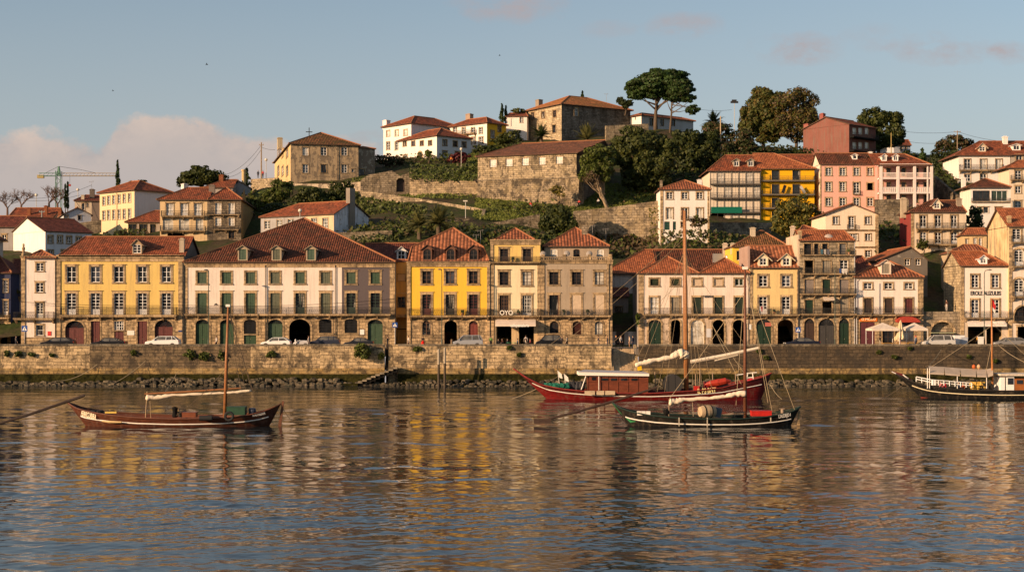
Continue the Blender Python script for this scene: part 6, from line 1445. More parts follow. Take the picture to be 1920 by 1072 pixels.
tree('withered_tree', 'small withered brown tree hanging left of the crooked pale trunk', 1138, 372, 282.5, [(1108, 334, 15, 13), (1118, 345, 8, 8)], L_BROWN, .15, 5, .18, 8, .5, top=(1122, 358), bark=wood((.34, .25, .16), 1, .9, .1), bend=-.4)
tree('round_evergreen', 'round dark evergreen rising behind the cafe house roof', 1050, 470, 262, [(1050, 417, 38, 33), (1040, 400, 20, 16), (1062, 430, 26, 24)], (L_DARK, L_OLIVE), .4, 9, .24, 16, .4)
tree('bastion_sapling', 'small sparse tree growing at the foot of the bastion wall', 1053, 392, 281, [(1046, 356, 15, 9), (1053, 364, 9, 6)], L_YEL, .1, 5, .2, 7)
tree('rusty_autumn_tree', 'big rusty green autumn tree on the right skyline', 1430, 282, 347, [(1424, 206, 36, 36), (1440, 190, 30, 20), (1404, 226, 22, 32), (1445, 238, 40, 30)], (L_AUT, L_OLIVE, L_OLIVE), .5, 7.5, .34, 16, .42, top=(1430, 215))
tree('bare_autumn_tree', 'half bare grey brown autumn tree right of the rusty one', 1492, 285, 345, [(1492, 202, 44, 36), (1500, 236, 40, 32), (1468, 230, 26, 32), (1515, 220, 22, 32)], (L_BROWN, L_AUT, L_OLIVE), .45, 5.5, .24, 18, .45, top=(1492, 205))
tree('dark_skyline_tree', 'thick dark green tree on the skyline right of the dark red house', 1648, 292, 342, [(1640, 222, 34, 22), (1662, 240, 32, 32), (1625, 245, 24, 24), (1650, 262, 32, 20), (1680, 252, 16, 22)], (L_DARK, L_OLIVE), .5, 7, .28, 14, .42)
tree('yellowing_tree', 'yellow green tree hiding the foot of the deep yellow house', 1494, 452, 258, [(1490, 392, 36, 26), (1515, 410, 30, 28), (1468, 412, 28, 26), (1494, 432, 42, 20), (1530, 425, 16, 18)], (L_YEL, L_OLIVE), .35, 7, .22, 14, .42)
tree('round_skyline_tree', 'broad round tree on the left skyline behind the double balcony house', 378, 360, 335, [(378, 333, 44, 18), (350, 338, 24, 13), (400, 332, 28, 18), (375, 320, 24, 10)], (L_OLIVE, L_DARK), .4, 6, .30, 13, .42)
tree('far_round_tree', 'flat topped tree peeping over the cream terrace house roof', 258, 352, 345, [(256, 342, 18, 5)], L_DARK, .2, 6, .3, 8)
for lab, x, t, b, w, Y in (('tall pointed cypress above the cream terrace house', 221, 301, 360, 5, 322), ('taller of two thin cypresses beside the crane mast', 127, 340, 392, 3, 330), ('shorter of two thin cypresses beside the crane mast', 122.5, 345, 392, 2.6, 329), ('small cypress standing behind the yellow and white hilltop house', 941, 194, 234, 5, 352), ('small cypress tip left of the white cube house', 948.5, 198, 232, 4, 353), ('dark clipped cypress beside the ochre pillar', 462.5, 315, 352, 7.5, 304), ('broad cypress near the pink loggia house', 1729, 277, 320, 11, 318), ('cypress tip above the stone villa roof', 1092, 171, 184, 2.6, 362)):
    hh = b - t; tree('cypress', lab, x, b, Y, [(x, b - hh * .22, w, hh * .22), (x, b - hh * .45, w * .85, hh * .22), (x, b - hh * .65, w * .62, hh * .2), (x, b - hh * .82, w * .36, hh * .16), (x, b - hh * .93, w * .16, hh * .08)], (L_DARK, L_PINE), .15, 12, .2, 5, .5, 'cypresses on the hill', bend=0)
for lab, x, b, Y, ell, m in (
    ('bushy green tree below the left corner of the old mansion', 530, 385, 292, [(530, 358, 24, 20), (510, 370, 26, 16), (490, 382, 22, 12)], (L_GREEN, L_OLIVE)),
    ('dark bushy tree under the middle of the old mansion', 590, 398, 290, [(588, 368, 30, 22), (560, 382, 26, 14), (605, 380, 22, 18)], (L_OLIVE, L_DARK)),
    ('dark bushy tree at the right corner of the old mansion', 640, 396, 293, [(638, 358, 24, 22), (655, 378, 24, 18), (625, 378, 20, 16)], (L_DARK, L_OLIVE)),
    ('dark thicket above the red roof of the long low house', 525, 405, 276, [(520, 392, 36, 12), (560, 396, 34, 10), (600, 394, 32, 10)], L_DARK),
    ('sparse grey tree on the skyline behind the upper white house', 1785, 300, 340, [(1785, 268, 32, 15), (1770, 276, 22, 14), (1805, 274, 18, 12)], (L_DARK, L_BROWN)),
    ('dark tree left of the upper white house', 1765, 350, 314, [(1760, 305, 24, 22), (1785, 292, 26, 12), (1758, 335, 18, 20)], L_DARK),
    ('dark tree between the red flank house and the weathered corner house', 1830, 440, 252, [(1828, 410, 18, 22), (1822, 432, 16, 14)], L_DARK),
    ('clipped bush on the balcony of the red flank house', 1730, 468, 244, [(1730, 459, 12, 9)], L_OLIVE),
    ('rusty bush at the white garden house', 1311, 430, 259, [(1310, 416, 16, 11)], (L_BROWN, L_OLIVE)),
    ('dark shrub beside the pink loggia house', 1700, 300, 330, [(1700, 292, 22, 10)], L_DARK),
    ('dark red shrub in front of the white hilltop houses', 863, 306, 322, [(863, 296, 19, 11), (848, 300, 10, 7)], L_RED),
    ('dark bush left of the small white annex house', 722, 312, 326, [(722, 300, 20, 12), (745, 300, 14, 9)], (L_DARK, L_BROWN)),
    ('green bush below the yellow and white house', 962, 268, 333, [(960, 256, 22, 12), (940, 264, 20, 8)], (L_OLIVE, L_DARK)),
    ('low bush between hilltop house and bastion roof', 915, 288, 322, [(912, 280, 24, 9)], (L_DARK, L_OLIVE)),
    ('small tree behind the white cube house', 975, 214, 356, [(972, 208, 14, 5)], L_OLIVE),
    ('round shrub beside the arched door of the annex house', 803, 298, 324, [(803, 288, 7, 6)], L_GREEN),
    ('bush in front of the dark red house terrace', 1545, 298, 318, [(1440, 294, 26, 5), (1420, 292, 20, 6)], L_OLIVE)):
    tree('bush', lab, x, b, Y, ell, m, .14, 7.5, .24, 10, .45, 'bushes on the slope', cat='bush')
# bare winter trees at the far left
def bare_tree(label, px, pyb, Y, h, w, seed, mat):
    rnd = random.Random(seed); o = empty('bare_tree', P(px, pyb, Y), label, 'tree', 'bare trees on the left skyline'); mb = MB()
    def grow(p, d, l, r, k):
        e = p + d * l; mb.tube([p, p.lerp(e, .5) + Vector((rnd.uniform(-.1, .1) * l, 0, 0)), e], [r, r * .8, r * .6], 4, 0, False)
        if k:
            for _ in range(4 if k > 1 else 5): grow(p.lerp(e, rnd.uniform(.5, 1)), (d + Vector((rnd.uniform(-.8, .8) * w, rnd.uniform(-.6, .6), rnd.uniform(-.25, .5)))).normalized(), l * rnd.uniform(.55, .8), r * .55, k - 1)
    mb2 = MB(); mb2.tube([(0, 0, -1), (0, 0, h * .3)], [.3, .22], 7); mb2.build('trunk', mat, o)
    for _ in range(4): grow(Vector((0, 0, h * .28)), Vector((rnd.uniform(-.7, .7) * w, rnd.uniform(-.5, .5), 1)).normalized(), h * .28, .12, 3)
    mb.build('crown', mat, o)
TW = plain((.14, .085, .06), .9, .1)
for i, (lab, x, b, Y, h, w) in enumerate((('bare reddish tree at the far left edge', 14, 405, 345, 6.5, 1.4), ('bare tree behind the orange roof at the left', 40, 402, 345, 7.5, 1.3), ('bare tree left of the crane mast', 92, 396, 350, 7, 1.3), ('bare tree at the foot of the crane', 108, 398, 345, 7, 1.2))): bare_tree(lab, x, b, Y, h, w, i, TW)

def palm(name, label, px, pyb, Y, pyc, nf, fl, th=.28, droop=1.0, mat=None, seed=0, up=.2):
    rnd = random.Random(seed); b = P(px, pyb, Y); o = empty(name, b, label, 'palm', 'palms on the slope'); hc = ZP(pyc, Y) - b.z
    mb = MB(); mb.tube([(0, 0, -1), (0.05, 0, hc * .5), (0, 0, hc)], [th * 1.2, th, th * .9], 9); mb.build('trunk', BARK, o); mb = MB()
    for i in range(nf):
        a = rnd.uniform(0, 6.28); el = rnd.uniform(-.25, 1.35) + up; L_ = fl * rnd.uniform(.8, 1.1); p = Vector((0, 0, hc)); d = Vector((math.cos(a) * math.cos(el), math.sin(a) * math.cos(el), math.sin(el))); rib = [p.copy()]
        for s_ in range(7): p = p + d * (L_ / 7); d = (d + Vector((0, 0, -.16 * droop))).normalized(); rib.append(p.copy())
        mb.tube(rib, .035, 3, 0, False)
        for s_ in range(1, 14):
            t = s_ / 14 * 7; j = min(6, int(t)); q = rib[j].lerp(rib[j + 1], t - j); dd = (rib[j + 1] - rib[j]).normalized(); sd = dd.cross(Vector((0, 0, 1))); sd = sd.normalized() if sd.length > .05 else Vector((1, 0, 0)); ll = fl * .26 * math.sin(math.pi * min(.97, .14 + s_ / 15))
            for sg in (-1, 1): tip = q + (sd * sg + dd * .7 + Vector((0, 0, -.25))).normalized() * ll; w_ = dd * (fl * .04); mb.poly([q - w_, q + w_, tip]); 
    mb.build('crown', mat or L_PALM, o)
palm('palm_tree', 'thick palm on the slope behind the flared roof, leaning towards the left', 786, 470, 250, 426, 46, 3.3, .4, 1.0, None, 1); palm('palm_tree', 'thick palm touching the peak of the flared roof', 822, 470, 247, 420, 46, 3.6, .42, 1.0, None, 2)
palm('palm_tree', 'dark palm in front of the sunlit end of the stone villa', 1015, 275, 332, 256, 40, 3.2, .4, .9, L_DARK, 3); palm('palm_tree', 'dark palm right of the pine house', 1338, 242, 346, 231, 46, 3.3, .4, 1.2, L_DARK, 4)
palm('banana_plant', 'tall upright banana plant in front of the stone villa', 1100, 275, 330, 262, 26, 4.0, .3, .6, L_PALM, 5, .7)

# quay wall shrubs and creepers
def shrub(label, px, py, Y, rx, ry, m, group='plants rooted in the quay wall', dens=12):
    tree('shrub', label, px, py + ry * .3, Y, [(px, py, rx, ry)], m, .03, dens * 1.3, .15, 9, .5, group, bend=0, cat='plant', deep=0.1)
shrub('big green bush hanging over the quay wall near the narrow stair', 681, 658, 199.3, 21, 17, (L_GREEN, L_OLIVE))
for lab, x, y, rx, ry in (('green tuft on the pale blocks below the black car', 60, 664, 6, 5), ('green tuft on the quay wall below the white narrow house', 36, 664, 9, 6), ('small dark tuft at the far left of the quay wall', 13, 662, 5, 6), ('tiny tuft between two pale wall blocks', 98, 665, 5, 3), ('green tuft in the dark wall patch below the white car', 251, 662, 6, 5),
    ('wide bushy plant on the dark quay wall', 357, 664, 12, 9), ('round green plant right of the wide bushy one', 386, 667, 11, 9), ('hanging dark plant left of the boat mast', 415, 666, 7, 9), ('green tuft below the white hatchback', 508, 664, 10, 6), ('dry bush at the narrow stair', 714, 668, 7, 7), ('dry creeper above the mooring piles', 782, 654, 9, 4), ('tuft near the quay top under the awning cafe', 955, 652, 6, 3),
    ('small plant low on the wall by the awning cafe', 974, 664, 4, 4), ('bright tuft on the dark wall right of the thin mast', 1424, 658, 6, 4), ('small bright tuft beside the raised spar', 1437, 671, 4, 4), ('green tuft below the restaurant tables', 1648, 660, 5, 3), ('dark green tuft below the left parasol', 1677, 668, 7, 4), ('low tuft near the right hand mast', 1867, 676, 5, 4), ('small tuft high on the wall below the silver car', 1706, 652, 4, 3), ('small tuft below the silver car', 1817, 668, 5, 3)):
    shrub(lab, x, y, 199.85, rx, ry, (L_GREEN, L_OLIVE))
shrub('climbing plant with leaves at the corner of the white arcade house', 1196, 600, 211.6, 5, 12, L_GREEN, 'wall climbers'); shrub('potted plant on the shaded balcony in the side street', 31, 547, 225, 6, 6, L_OLIVE, 'wall climbers')

# ivy and hedges
def hedge(name, label, pts, Yd, mat, dens=16, size=.26, thick=1.0, amp=2.5):
    """pts: (px, top, bottom, depth) strip"""
    pos = []; nr = []
    for a, b in zip(pts, pts[1:]):
        w = abs(XP(b[0], b[3]) - XP(a[0], a[3])); h = (a[2] - a[1]) / F * a[3]; n = int(w * h * dens)
        t = RNG.random(n); s = RNG.random(n); px = a[0] + (b[0] - a[0]) * t; tp = a[1] + (b[1] - a[1]) * t; bt = a[2] + (b[2] - a[2]) * t; Y = a[3] + (b[3] - a[3]) * t
        wob = amp * np.sin(px * .23) + amp * .6 * np.sin(px * .71 + 1); py = tp + (bt + wob - tp) * s; bul = (np.sin(px * .35 + py * .3) + np.sin(px * .13 - py * .21)) * .25 * thick
        YY = Y - Yd - RNG.uniform(0, .7, n) * thick - bul; pos.append(np.stack([(px - CX) / F * YY, YY, CH + (HY - py) / F * YY], 1)); nr.append(np.stack([RNG.normal(0, .6, n), -np.ones(n), RNG.normal(.4, .6, n)], 1))
    p = np.concatenate(pos); m = np.concatenate(nr); m /= np.linalg.norm(m, axis=1)[:, None]; s = size * RNG.uniform(.6, 1.2, len(p))
    tag(link(name, quads_mesh(name, p, m, s, s * .7, mat, RNG.integers(0, len(mat), len(p)))), label, 'hedge')
hedge('ivy_hedge', 'thick dark ivy hedge on top of the ochre terrace wall', [(768, 308, 334, 298), (830, 308, 340, 296), (896, 306, 336, 294)], .1, (L_GREEN, L_OLIVE, L_DARK), 22)
hedge('slope_hedge', 'wide creeper covered bank below the low path wall', [(672, 368, 416, 282), (720, 374, 420, 279), (790, 384, 420, 276), (800, 388, 400, 276)], .8, (L_GREEN, L_OLIVE, L_OLIVE), 16, .32, 1.6)
hedge('lamp_hedge', 'dark shrubs below the park lamp', [(840, 422, 450, 264), (960, 426, 455, 262)], .8, (L_OLIVE, L_DARK), 14, .3, 1.6, 4)
hedge('garden_hedge', 'leafy bank below the white garden house', [(1240, 432, 470, 258), (1330, 430, 470, 258), (1450, 450, 470, 258)], .8, (L_OLIVE, L_GREEN, L_DARK, L_BROWN), 13, .3, 1.8, 3)
hedge('ivy_rock', 'creeper hanging down the rock wall left of the white garden house', [(1218, 392, 460, 264), (1236, 386, 470, 264)], .3, (L_OLIVE, L_YEL), 9, .24, .6, 4)
hedge('low_hedge', 'dark hedge below the yard wall behind the alley', [(655, 442, 456, 249), (735, 440, 456, 248)], .6, (L_DARK, L_OLIVE), 16, .26)
hedge('ruin_creeper', 'dry brown creeper on the meadow wall behind the cafe roofs', [(880, 432, 462, 264), (1000, 415, 455, 266)], .3, (L_BROWN, L_DARK), 4, .22, .5, 5)

def hit(px, py):
    Y = 217.0
    while Y < 425:
        p = P(px, py, Y)
        if p.z < GZ(p.x, p.y): return p
        Y += 1.0
    return None
def undergrowth():
    pos = []; mi = []
    for cx, cy, rx, ry, n, m in ((1290, 345, 60, 22, 2600, 1), (1390, 300, 70, 14, 2200, 1), (600, 400, 90, 14, 2200, 0), (705, 445, 60, 14, 1800, 0), (1170, 455, 60, 24, 2600, 3), (230, 448, 40, 10, 700, 0), (1100, 470, 60, 14, 1200, 1), (770, 432, 90, 12, 2400, 0), (1180, 375, 80, 6, 300, 0), (1000, 398, 80, 6, 500, 0), (1560, 470, 60, 20, 1200, 1), (1690, 400, 40, 40, 1500, 1), (1760, 330, 25, 45, 1300, 1), (1500, 288, 60, 8, 800, 1), (960, 445, 110, 14, 2200, 0), (450, 395, 40, 20, 1400, 0), (1660, 440, 30, 40, 1000, 1), (210, 425, 40, 10, 600, 0), (930, 285, 40, 14, 900, 0), (800, 304, 90, 5, 700, 0)):
        p0 = hit(cx, cy)
        if p0 is None: continue
        r_ = rx / F * p0.y; x = p0.x + RNG.normal(0, .45, n) * r_; y = p0.y + RNG.normal(0, 1, n) * max(3, ry / F * p0.y * 1.5); z = hill_z(x, y); z = np.maximum(z, 4.9) + RNG.uniform(-.1, 1, n) ** 2 * 1.5
        k = y > 217; pos.append(np.stack([x, y, z], 1)[k]); mi.append(np.where(RNG.random(k.sum()) < .55, m, RNG.integers(0, 4, k.sum())))
    p = np.concatenate(pos); m = np.concatenate(mi); n = RNG.normal(size=(len(p), 3)) * .7 + [0, -.5, .8]; n /= np.linalg.norm(n, axis=1)[:, None]; s = RNG.uniform(.2, .5, len(p))
    tag(link('undergrowth', quads_mesh('undergrowth', p, n, s, s * .7, (L_OLIVE, L_DARK, L_GREEN, L_BROWN), m)), 'mixed low undergrowth covering the hillside between the houses', 'undergrowth', None, 'stuff')
undergrowth()
def meadow():
    pos = []
    for cx, cy, rx, ry, n in ((1000, 396, 110, 14, 9000), (1170, 378, 90, 12, 8000), (770, 362, 120, 8, 2600), (900, 298, 24, 12, 1500)):
        p0 = hit(cx, cy)
        if p0 is None: continue
        x = p0.x + RNG.uniform(-1, 1, n) * rx / F * p0.y; y = p0.y + RNG.uniform(-1, 1, n) * 12; pos.append(np.stack([x, y, hill_z(x, y) + .22], 1))
    p = np.concatenate(pos); n = RNG.normal(size=(len(p), 3)) * .5 + [0, -.7, .5]; n /= np.linalg.norm(n, axis=1)[:, None]; s = RNG.uniform(.12, .3, len(p))
    tag(link('grass', quads_mesh('grass', p, n, s, s * .6, (leafmat((.17, .185, .028), (.10, .125, .02), .4),))), 'sunlit short grass of the park meadow', 'grass', None, 'stuff')
meadow()
# ---------------------------------------------------------------- river boats
SAIL = cloth((.74, .62, .46), 2.5); ROPE = plain((.40, .31, .19), .9, .1); ROPED = plain((.12, .09, .06), .9, .1); MASTW = wood((.30, .125, .045), 1, .5, .3)
def WL(py): return CH * F / (py - HY)                     # depth at which a waterline row lies on the water
class Boat:
    def __init__(s, name, label, sheer, k0, k1, pyw, beam, mats, group='moored river boats', upper=None, split=.62):
        s.Y = WL(pyw); s.f = Face(P(sheer[0][0], HY, s.Y).xy, 0, 'F'); s.x0 = s.f.o.x
        s.root = empty(name, (s.x0, s.Y, 0), label, 'boat', group); X = s.X; Z = s.Z
        sx = np.array([X(p[0]) for p in sheer]); sz = np.array([Z(p[1]) for p in sheer]); s.L = sx[-1]; s.sx, s.sz, s.beam = sx, sz, beam; s.k0, s.k1 = X(k0), X(k1)
        n = 44; mb = MB(); lev = [0, .18, .42, .64, .66, .86, 1.0]; st = []
        for i in range(n + 1): st.append([s.hp(i / n, t) for t in lev])
        m = len(lev)
        for sg in (-1, 1):
            vs = [(p[0], sg * p[1], p[2]) for r in st for p in r]; fs = []; b = len(mb.v); mb.v.extend(vs)
            for i in range(n):
                for j in range(m - 1):
                    q = (i * m + j, (i + 1) * m + j, (i + 1) * m + j + 1, i * m + j + 1); q = q if sg < 0 else q[::-1]
                    mb.f.append(tuple(b + a for a in q)); mb.m.append(2 if j < 1 else (0 if j < 4 else 1))
        for i in range(n):      # bottom, inside deck
            a, c = st[i], st[i + 1]; mb.poly([(a[0][0], a[0][1], a[0][2]), (a[0][0], -a[0][1], a[0][2]), (c[0][0], -c[0][1], c[0][2]), (c[0][0], c[0][1], c[0][2])], 2)
            da, dc = s.hp(i / n, .80), s.hp((i + 1) / n, .80); mb.poly([(da[0], -da[1] + .02, da[2]), (dc[0], -dc[1] + .02, dc[2]), (dc[0], dc[1] - .02, dc[2]), (da[0], da[1] - .02, da[2])], 3)
        s.hull = mb.build('hull', mats, s.root, True)
        for nm, t, r, mt in (('gunwale', 1.0, .07, mats[4]), ('rubbing_strake', split, .055, mats[5])):
            mb = MB()
            for sg in (-1, 1): mb.tube([(p[0], sg * (p[1] + .01), p[2]) for p in (s.hp(.03 + .94 * i / 40 if t < 1 else i / 40, t) for i in range(41))], r, 5)
            mb.build(nm, mt, s.root)
    def X(s, px): return (px - CX) / F * s.Y - s.x0
    def Z(s, py): return CH + (HY - py) / F * s.Y
    def pt(s, px, py, y=0.0): return Vector(((px - CX) / F * (s.Y + y) - s.x0, y, CH + (HY - py) / F * (s.Y + y)))
    def hp(s, u, t):
        xs = s.L * u; zs = float(np.interp(xs, s.sx, s.sz)); xk = s.k0 + (s.k1 - s.k0) * u; x = xk + (xs - xk) * t; z = -.45 + (zs + .45) * t
        b = s.beam / 2 * (max(0.0, math.sin(math.pi * min(1, max(0, u)))) ** .62) * (.62 + .38 * t ** .7) + .03; return Vector((x, b, z))
    def part(s, nm, fn, mats, smooth=False, parent=None): mb = MB(); fn(mb); return mb.build(nm, mats, parent or s.root, smooth)
    def mast(s, a, b, r, y=0.0, mat=None): return s.part('mast', lambda mb: mb.tube([s.pt(*a, y), s.pt((a[0] + b[0]) / 2, (a[1] + b[1]) / 2, y), s.pt(*b, y)], [r, r * .85, r * .5], 8), mat or MASTW, True)
    def ropes(s, lines, r=.016, mat=None, nm='rigging'):
        def g(mb):
            for a, b, sag in lines:
                A, B = s.pt(*a), s.pt(*b); mb.tube([A.lerp(B, t) - Vector((0, 0, sag * 4 * t * (1 - t))) for t in (0, .25, .5, .75, 1)], r, 4)
        return s.part(nm, g, mat or ROPE)
    def sail(s, pts, y=0.0, nm='furled_sail'):
        """pts: (px, py, radius in px); a rolled sail lashed to its yard"""
        def g(mb):
            rnd = random.Random(len(pts)); P_ = [s.pt(p[0], p[1], y) for p in pts]; Rr = [p[2] / F * s.Y for p in pts]; q, rr = [], []
            for a, b, ra, rb in zip(P_, P_[1:], Rr, Rr[1:]):
                for k in range(6): t = k / 6; q.append(a.lerp(b, t) + Vector((0, 0, rnd.uniform(-.2, .2) * ra))); rr.append((ra + (rb - ra) * t) * (rnd.uniform(.85, 1.2) if k else .72))
            q.append(P_[-1]); rr.append(Rr[-1]); mb.tube(q, rr, 9)
        return s.part(nm, g, SAIL, True)
    def text(s, txt, px0, px1, py0, py1, h, u, t, mat):
        a = s.pt(px0, py0); b = s.pt(px1, py1); c = s.hp(u, t); w = b.x - a.x; me = text_mesh(txt, h, .006, mat); x = [v.co.x for v in me.vertices]; o = link('lettering', me, s.root, ((a.x + b.x) / 2, -c.y - .03, (a.z + b.z) / 2))
        # follow the curve of the side
        p0, p1 = s.hp(u - .03, t), s.hp(u + .03, t); yaw = math.atan2(-(p1.y - p0.y), p1.x - p0.x); o.rotation_mode = 'ZYX'; o.rotation_euler = (math.pi / 2, 0, yaw); o.rotation_euler = (Matrix.Rotation(yaw, 3, 'Z') @ Matrix.Rotation(-math.atan2(b.z - a.z, w), 3, 'Y') @ Matrix.Rotation(math.pi / 2, 3, 'X')).to_euler('ZYX'); o.scale = (w / max(.1, max(x) - min(x)), 1, 1)
    def thing(s, name, label, px, py, y, fn, mats, cat, group=None):
        p = s.pt(px, py, y); o = empty(name, (p.x + s.x0, p.y + s.Y, p.z), label, cat, group); mb = MB(); fn(mb); mb.build({'box': 'case'}.get(name, 'body'), mats, o); return o
def tyre(mb, c, R_, r, n=16): 
    mb.raw([(c[0] + (R_ + r * math.cos(b)) * math.cos(a), c[1] + r * math.sin(b), c[2] + (R_ + r * math.cos(b)) * math.sin(a)) for a in [2 * math.pi * i / n for i in range(n)] for b in [2 * math.pi * j / 6 for j in range(6)]], [(i * 6 + j, i * 6 + (j + 1) % 6, ((i + 1) % n) * 6 + (j + 1) % 6, ((i + 1) % n) * 6 + j) for i in range(n) for j in range(6)])
RUB = plain((.02, .02, .02), .8); WHITEL = plain((.78, .72, .62), .6)
BRW = wood((.19, .055, .022), .6, .4, .45)
def crate(mb, w, d, h): mb.box(-w / 2, w / 2, -d / 2, d / 2, 0, h); mb.box(-w / 2 - .03, w / 2 + .03, -d / 2 - .03, d / 2 + .03, h + .002, h + .06)

# boat 1: brown rabelo on the left
b = Boat('rabelo_boat', 'brown wooden river boat with a long stern oar and green chest, alone on the left', [(127, 754.5), (150, 765), (180, 771), (210, 775), (260, 779.5), (330, 782), (380, 781.5), (430, 780), (470, 776), (500, 769), (527, 757)], 168, 500, 798, 4.2,
         [wood((.105, .030, .014), .6, .5, .35, .24), wood((.125, .036, .016), .6, .5, .35, .24), wood((.34, .16, .035), .6, .5, .3), wood((.10, .06, .035)), wood((.14, .05, .025)), WHITEL], split=.60)
b.mast((421.5, 782), (428, 571), .17); b.part('mast_head', lambda mb: mb.box(-.18, .18, -.12, .12, -.1, .12, 0, Matrix.Translation(b.pt(427.5, 573))), WHITEL)
b.part('yard', lambda mb: mb.tube([b.pt(271, 738), b.pt(350, 734), b.pt(452, 727)], [.06, .09, .05], 6), MASTW); b.sail([(274, 744, 5.5), (290, 745, 4.6), (330, 740.5, 2.6), (380, 738, 2.4), (418, 736.5, 2.0), (440, 735, 2.6), (471, 732, 2.2)])
b.part('sail_post', lambda mb: (mb.tube([b.pt(276, 734), b.pt(273, 784)], .05, 5), mb.tube([b.pt(281, 745), b.pt(283, 783)], .03, 5)), wood((.4, .27, .14)))
b.part('steering_oar', lambda mb: (mb.tube([b.pt(158, 741, -.1), b.pt(127, 752, -.1), b.pt(60, 775, -.6), b.pt(-30, 803, -1.0)], [.13, .13, .12, .10], 7), mb.box(-2.2, .2, -.04, .04, -.3, .3, 0, Matrix.Translation(b.pt(-30, 803, -1)))), wood((.045, .028, .02)))
b.part('rudder', lambda mb: mb.prism([b.pt(529, 751, -.08), b.pt(532.5, 752, -.08), b.pt(527, 800, -.08), b.pt(521, 800, -.08)], (0, .18, 0)), wood((.15, .06, .03)))
b.ropes([((428, 575), (482, 764), .1), ((428, 580), (486, 768, 1.2), .1), ((428, 576), (462, 738), .05), ((427, 600), (452, 727), .05), ((424, 690), (330, 779, -1), .3), ((424, 700), (352, 736), .2), ((500, 770), (530, 752), .05)], .022, ROPED)
b.ropes([((530, 765), (552, 793), .15)], .03, ROPED, 'mooring_line')
b.text('FERRCURIRA', 157, 189, 773, 780, .62, .12, .80, plain((.85, .74, .5))); b.text('A NUTRILAVA', 477, 501, 776.5, 772.5, .42, .90, .84, plain((.6, .57, .52)))
b.part('gilt_mark', lambda mb: mb.tube([b.pt(191, 789, -b.beam * .36), b.pt(205, 790.5, -b.beam * .40), b.pt(228, 791, -b.beam * .45)], [.05, .10, .06], 5), plain((.6, .42, .2)))
o = b.thing('tyre_fender', 'round black tyre hung on the side of the brown boat near its mast', 429.5, 780, -2.28, lambda mb: tyre(mb, (0, 0, 0), .34, .12), RUB, 'fender'); o = b.thing('log_fender', 'long black roll fender hung on the side of the brown boat', 386, 783.5, -2.3, lambda mb: mb.tube([(-.55, 0, 0), (.55, 0, .02)], .22, 9), RUB, 'fender')
b.thing('box', 'big dark green chest on the deck of the brown boat', 444, 777, -.5, lambda mb: crate(mb, 1.6, 1.1, .66), paint((.015, .06, .03), .6), 'chest'); b.thing('box', 'low red brown locker amidships on the brown boat', 356, 781, -.6, lambda mb: crate(mb, 1.2, .9, .36), BRW, 'locker')
b.thing('capstan', 'dark round capstan amidships on the brown boat', 328, 782, -.3, lambda mb: (mb.lathe([(.2, 0), (.26, .1), (.2, .5), (.28, .85), (.05, .95)], n=10), mb.tube([(.1, 0, .6), (.6, 0, .2)], .06, 5)), DARK, 'capstan'); b.thing('barrel', 'small blue grey barrel near the bow of the brown boat', 473, 775, -.4, lambda mb: mb.lathe([(.28, 0), (.34, .25), (.28, .5)], n=12), plain((.05, .06, .09), .5), 'barrel'); b.thing('plank', 'yellow plank lying on the gunwale of the brown boat', 208, 774, -1.5, lambda mb: mb.box(-.5, .5, -.1, .1, -.02, .14), plain((.6, .4, .08)), 'plank')
b.thing('rope_heap', 'dark heap of ropes near the stern of the brown boat', 190, 773, -.8, lambda mb: [mb.blob((random.uniform(-.9, .9), random.uniform(-.3, .3), .08), (.25, .2, .14), k) for k in range(9)], RUB, 'ropes'); b.thing('engine_box', 'dark engine frame on the brown boat behind its red locker', 322 + 20, 781, .5, lambda mb: (mb.box(-.3, .3, -.3, .3, 0, .5), mb.tube([(-.3, 0, .7), (.3, 0, .7)], .04, 5), mb.tube([(-.25, 0, .4), (-.25, 0, .75)], .03, 5), mb.tube([(.25, 0, .4), (.25, 0, .75)], .03, 5)), IRON, 'engine')

# boat 2: red boat with a cabin
b = Boat('cabin_boat', 'red river boat with a varnished cabin and tall mast below the arcade house', [(963, 691), (985, 706), (1010, 719), (1050, 727), (1100, 732), (1150, 734), (1210, 735), (1250, 733), (1300, 730), (1350, 725), (1400, 713), (1430, 706), (1447, 699)], 1034, 1424, 748, 5.2,
         [wood((.20, .010, .009), .6, .5, .35, .3), wood((.11, .014, .012), .6, .45, .4, .3), paint((.22, .02, .02), .4), wood((.10, .06, .035)), wood((.24, .03, .02)), WHITEL], split=.70)
b.mast((1287, 733), (1284, 395), .28, mat=wood((.36, .16, .06), 1, .45, .4)); b.mast((1283, 690), (1281, 392), .10, .5)
X = b.X; Z = b.Z
def cab(mb):
    mb.box(X(1101), X(1212), -1.7, 1.7, Z(736), Z(703.5)); 
    for k in range(7): x = X(1101) + (X(1212) - X(1101)) * k / 6; mb.box(x - .05, x + .05, -1.75, -1.7, Z(733), Z(704))
    mb.box(X(1101), X(1212), -1.76, -1.7, Z(712.5), Z(714))
c = b.part('cabin', cab, wood((.17, .045, .02), 1, .4, .45)); b.part('cabin_roof', lambda mb: (mb.prism([(X(1083), -2.1, Z(702)), (X(1214), -2.1, Z(703.5)), (X(1214), -2.1, Z(699)), (X(1083), -2.1, Z(696))], (0, 4.2, 0), 1), mb.prism([(X(1083), -2.1, Z(695.9)), (X(1214), -2.1, Z(698.9)), (X(1205), 0, Z(696.5)), (X(1095), 0, Z(693.2))], (0, 0, .04), 0)), [plain((.40, .38, .38), .7), WHITEL], parent=c)
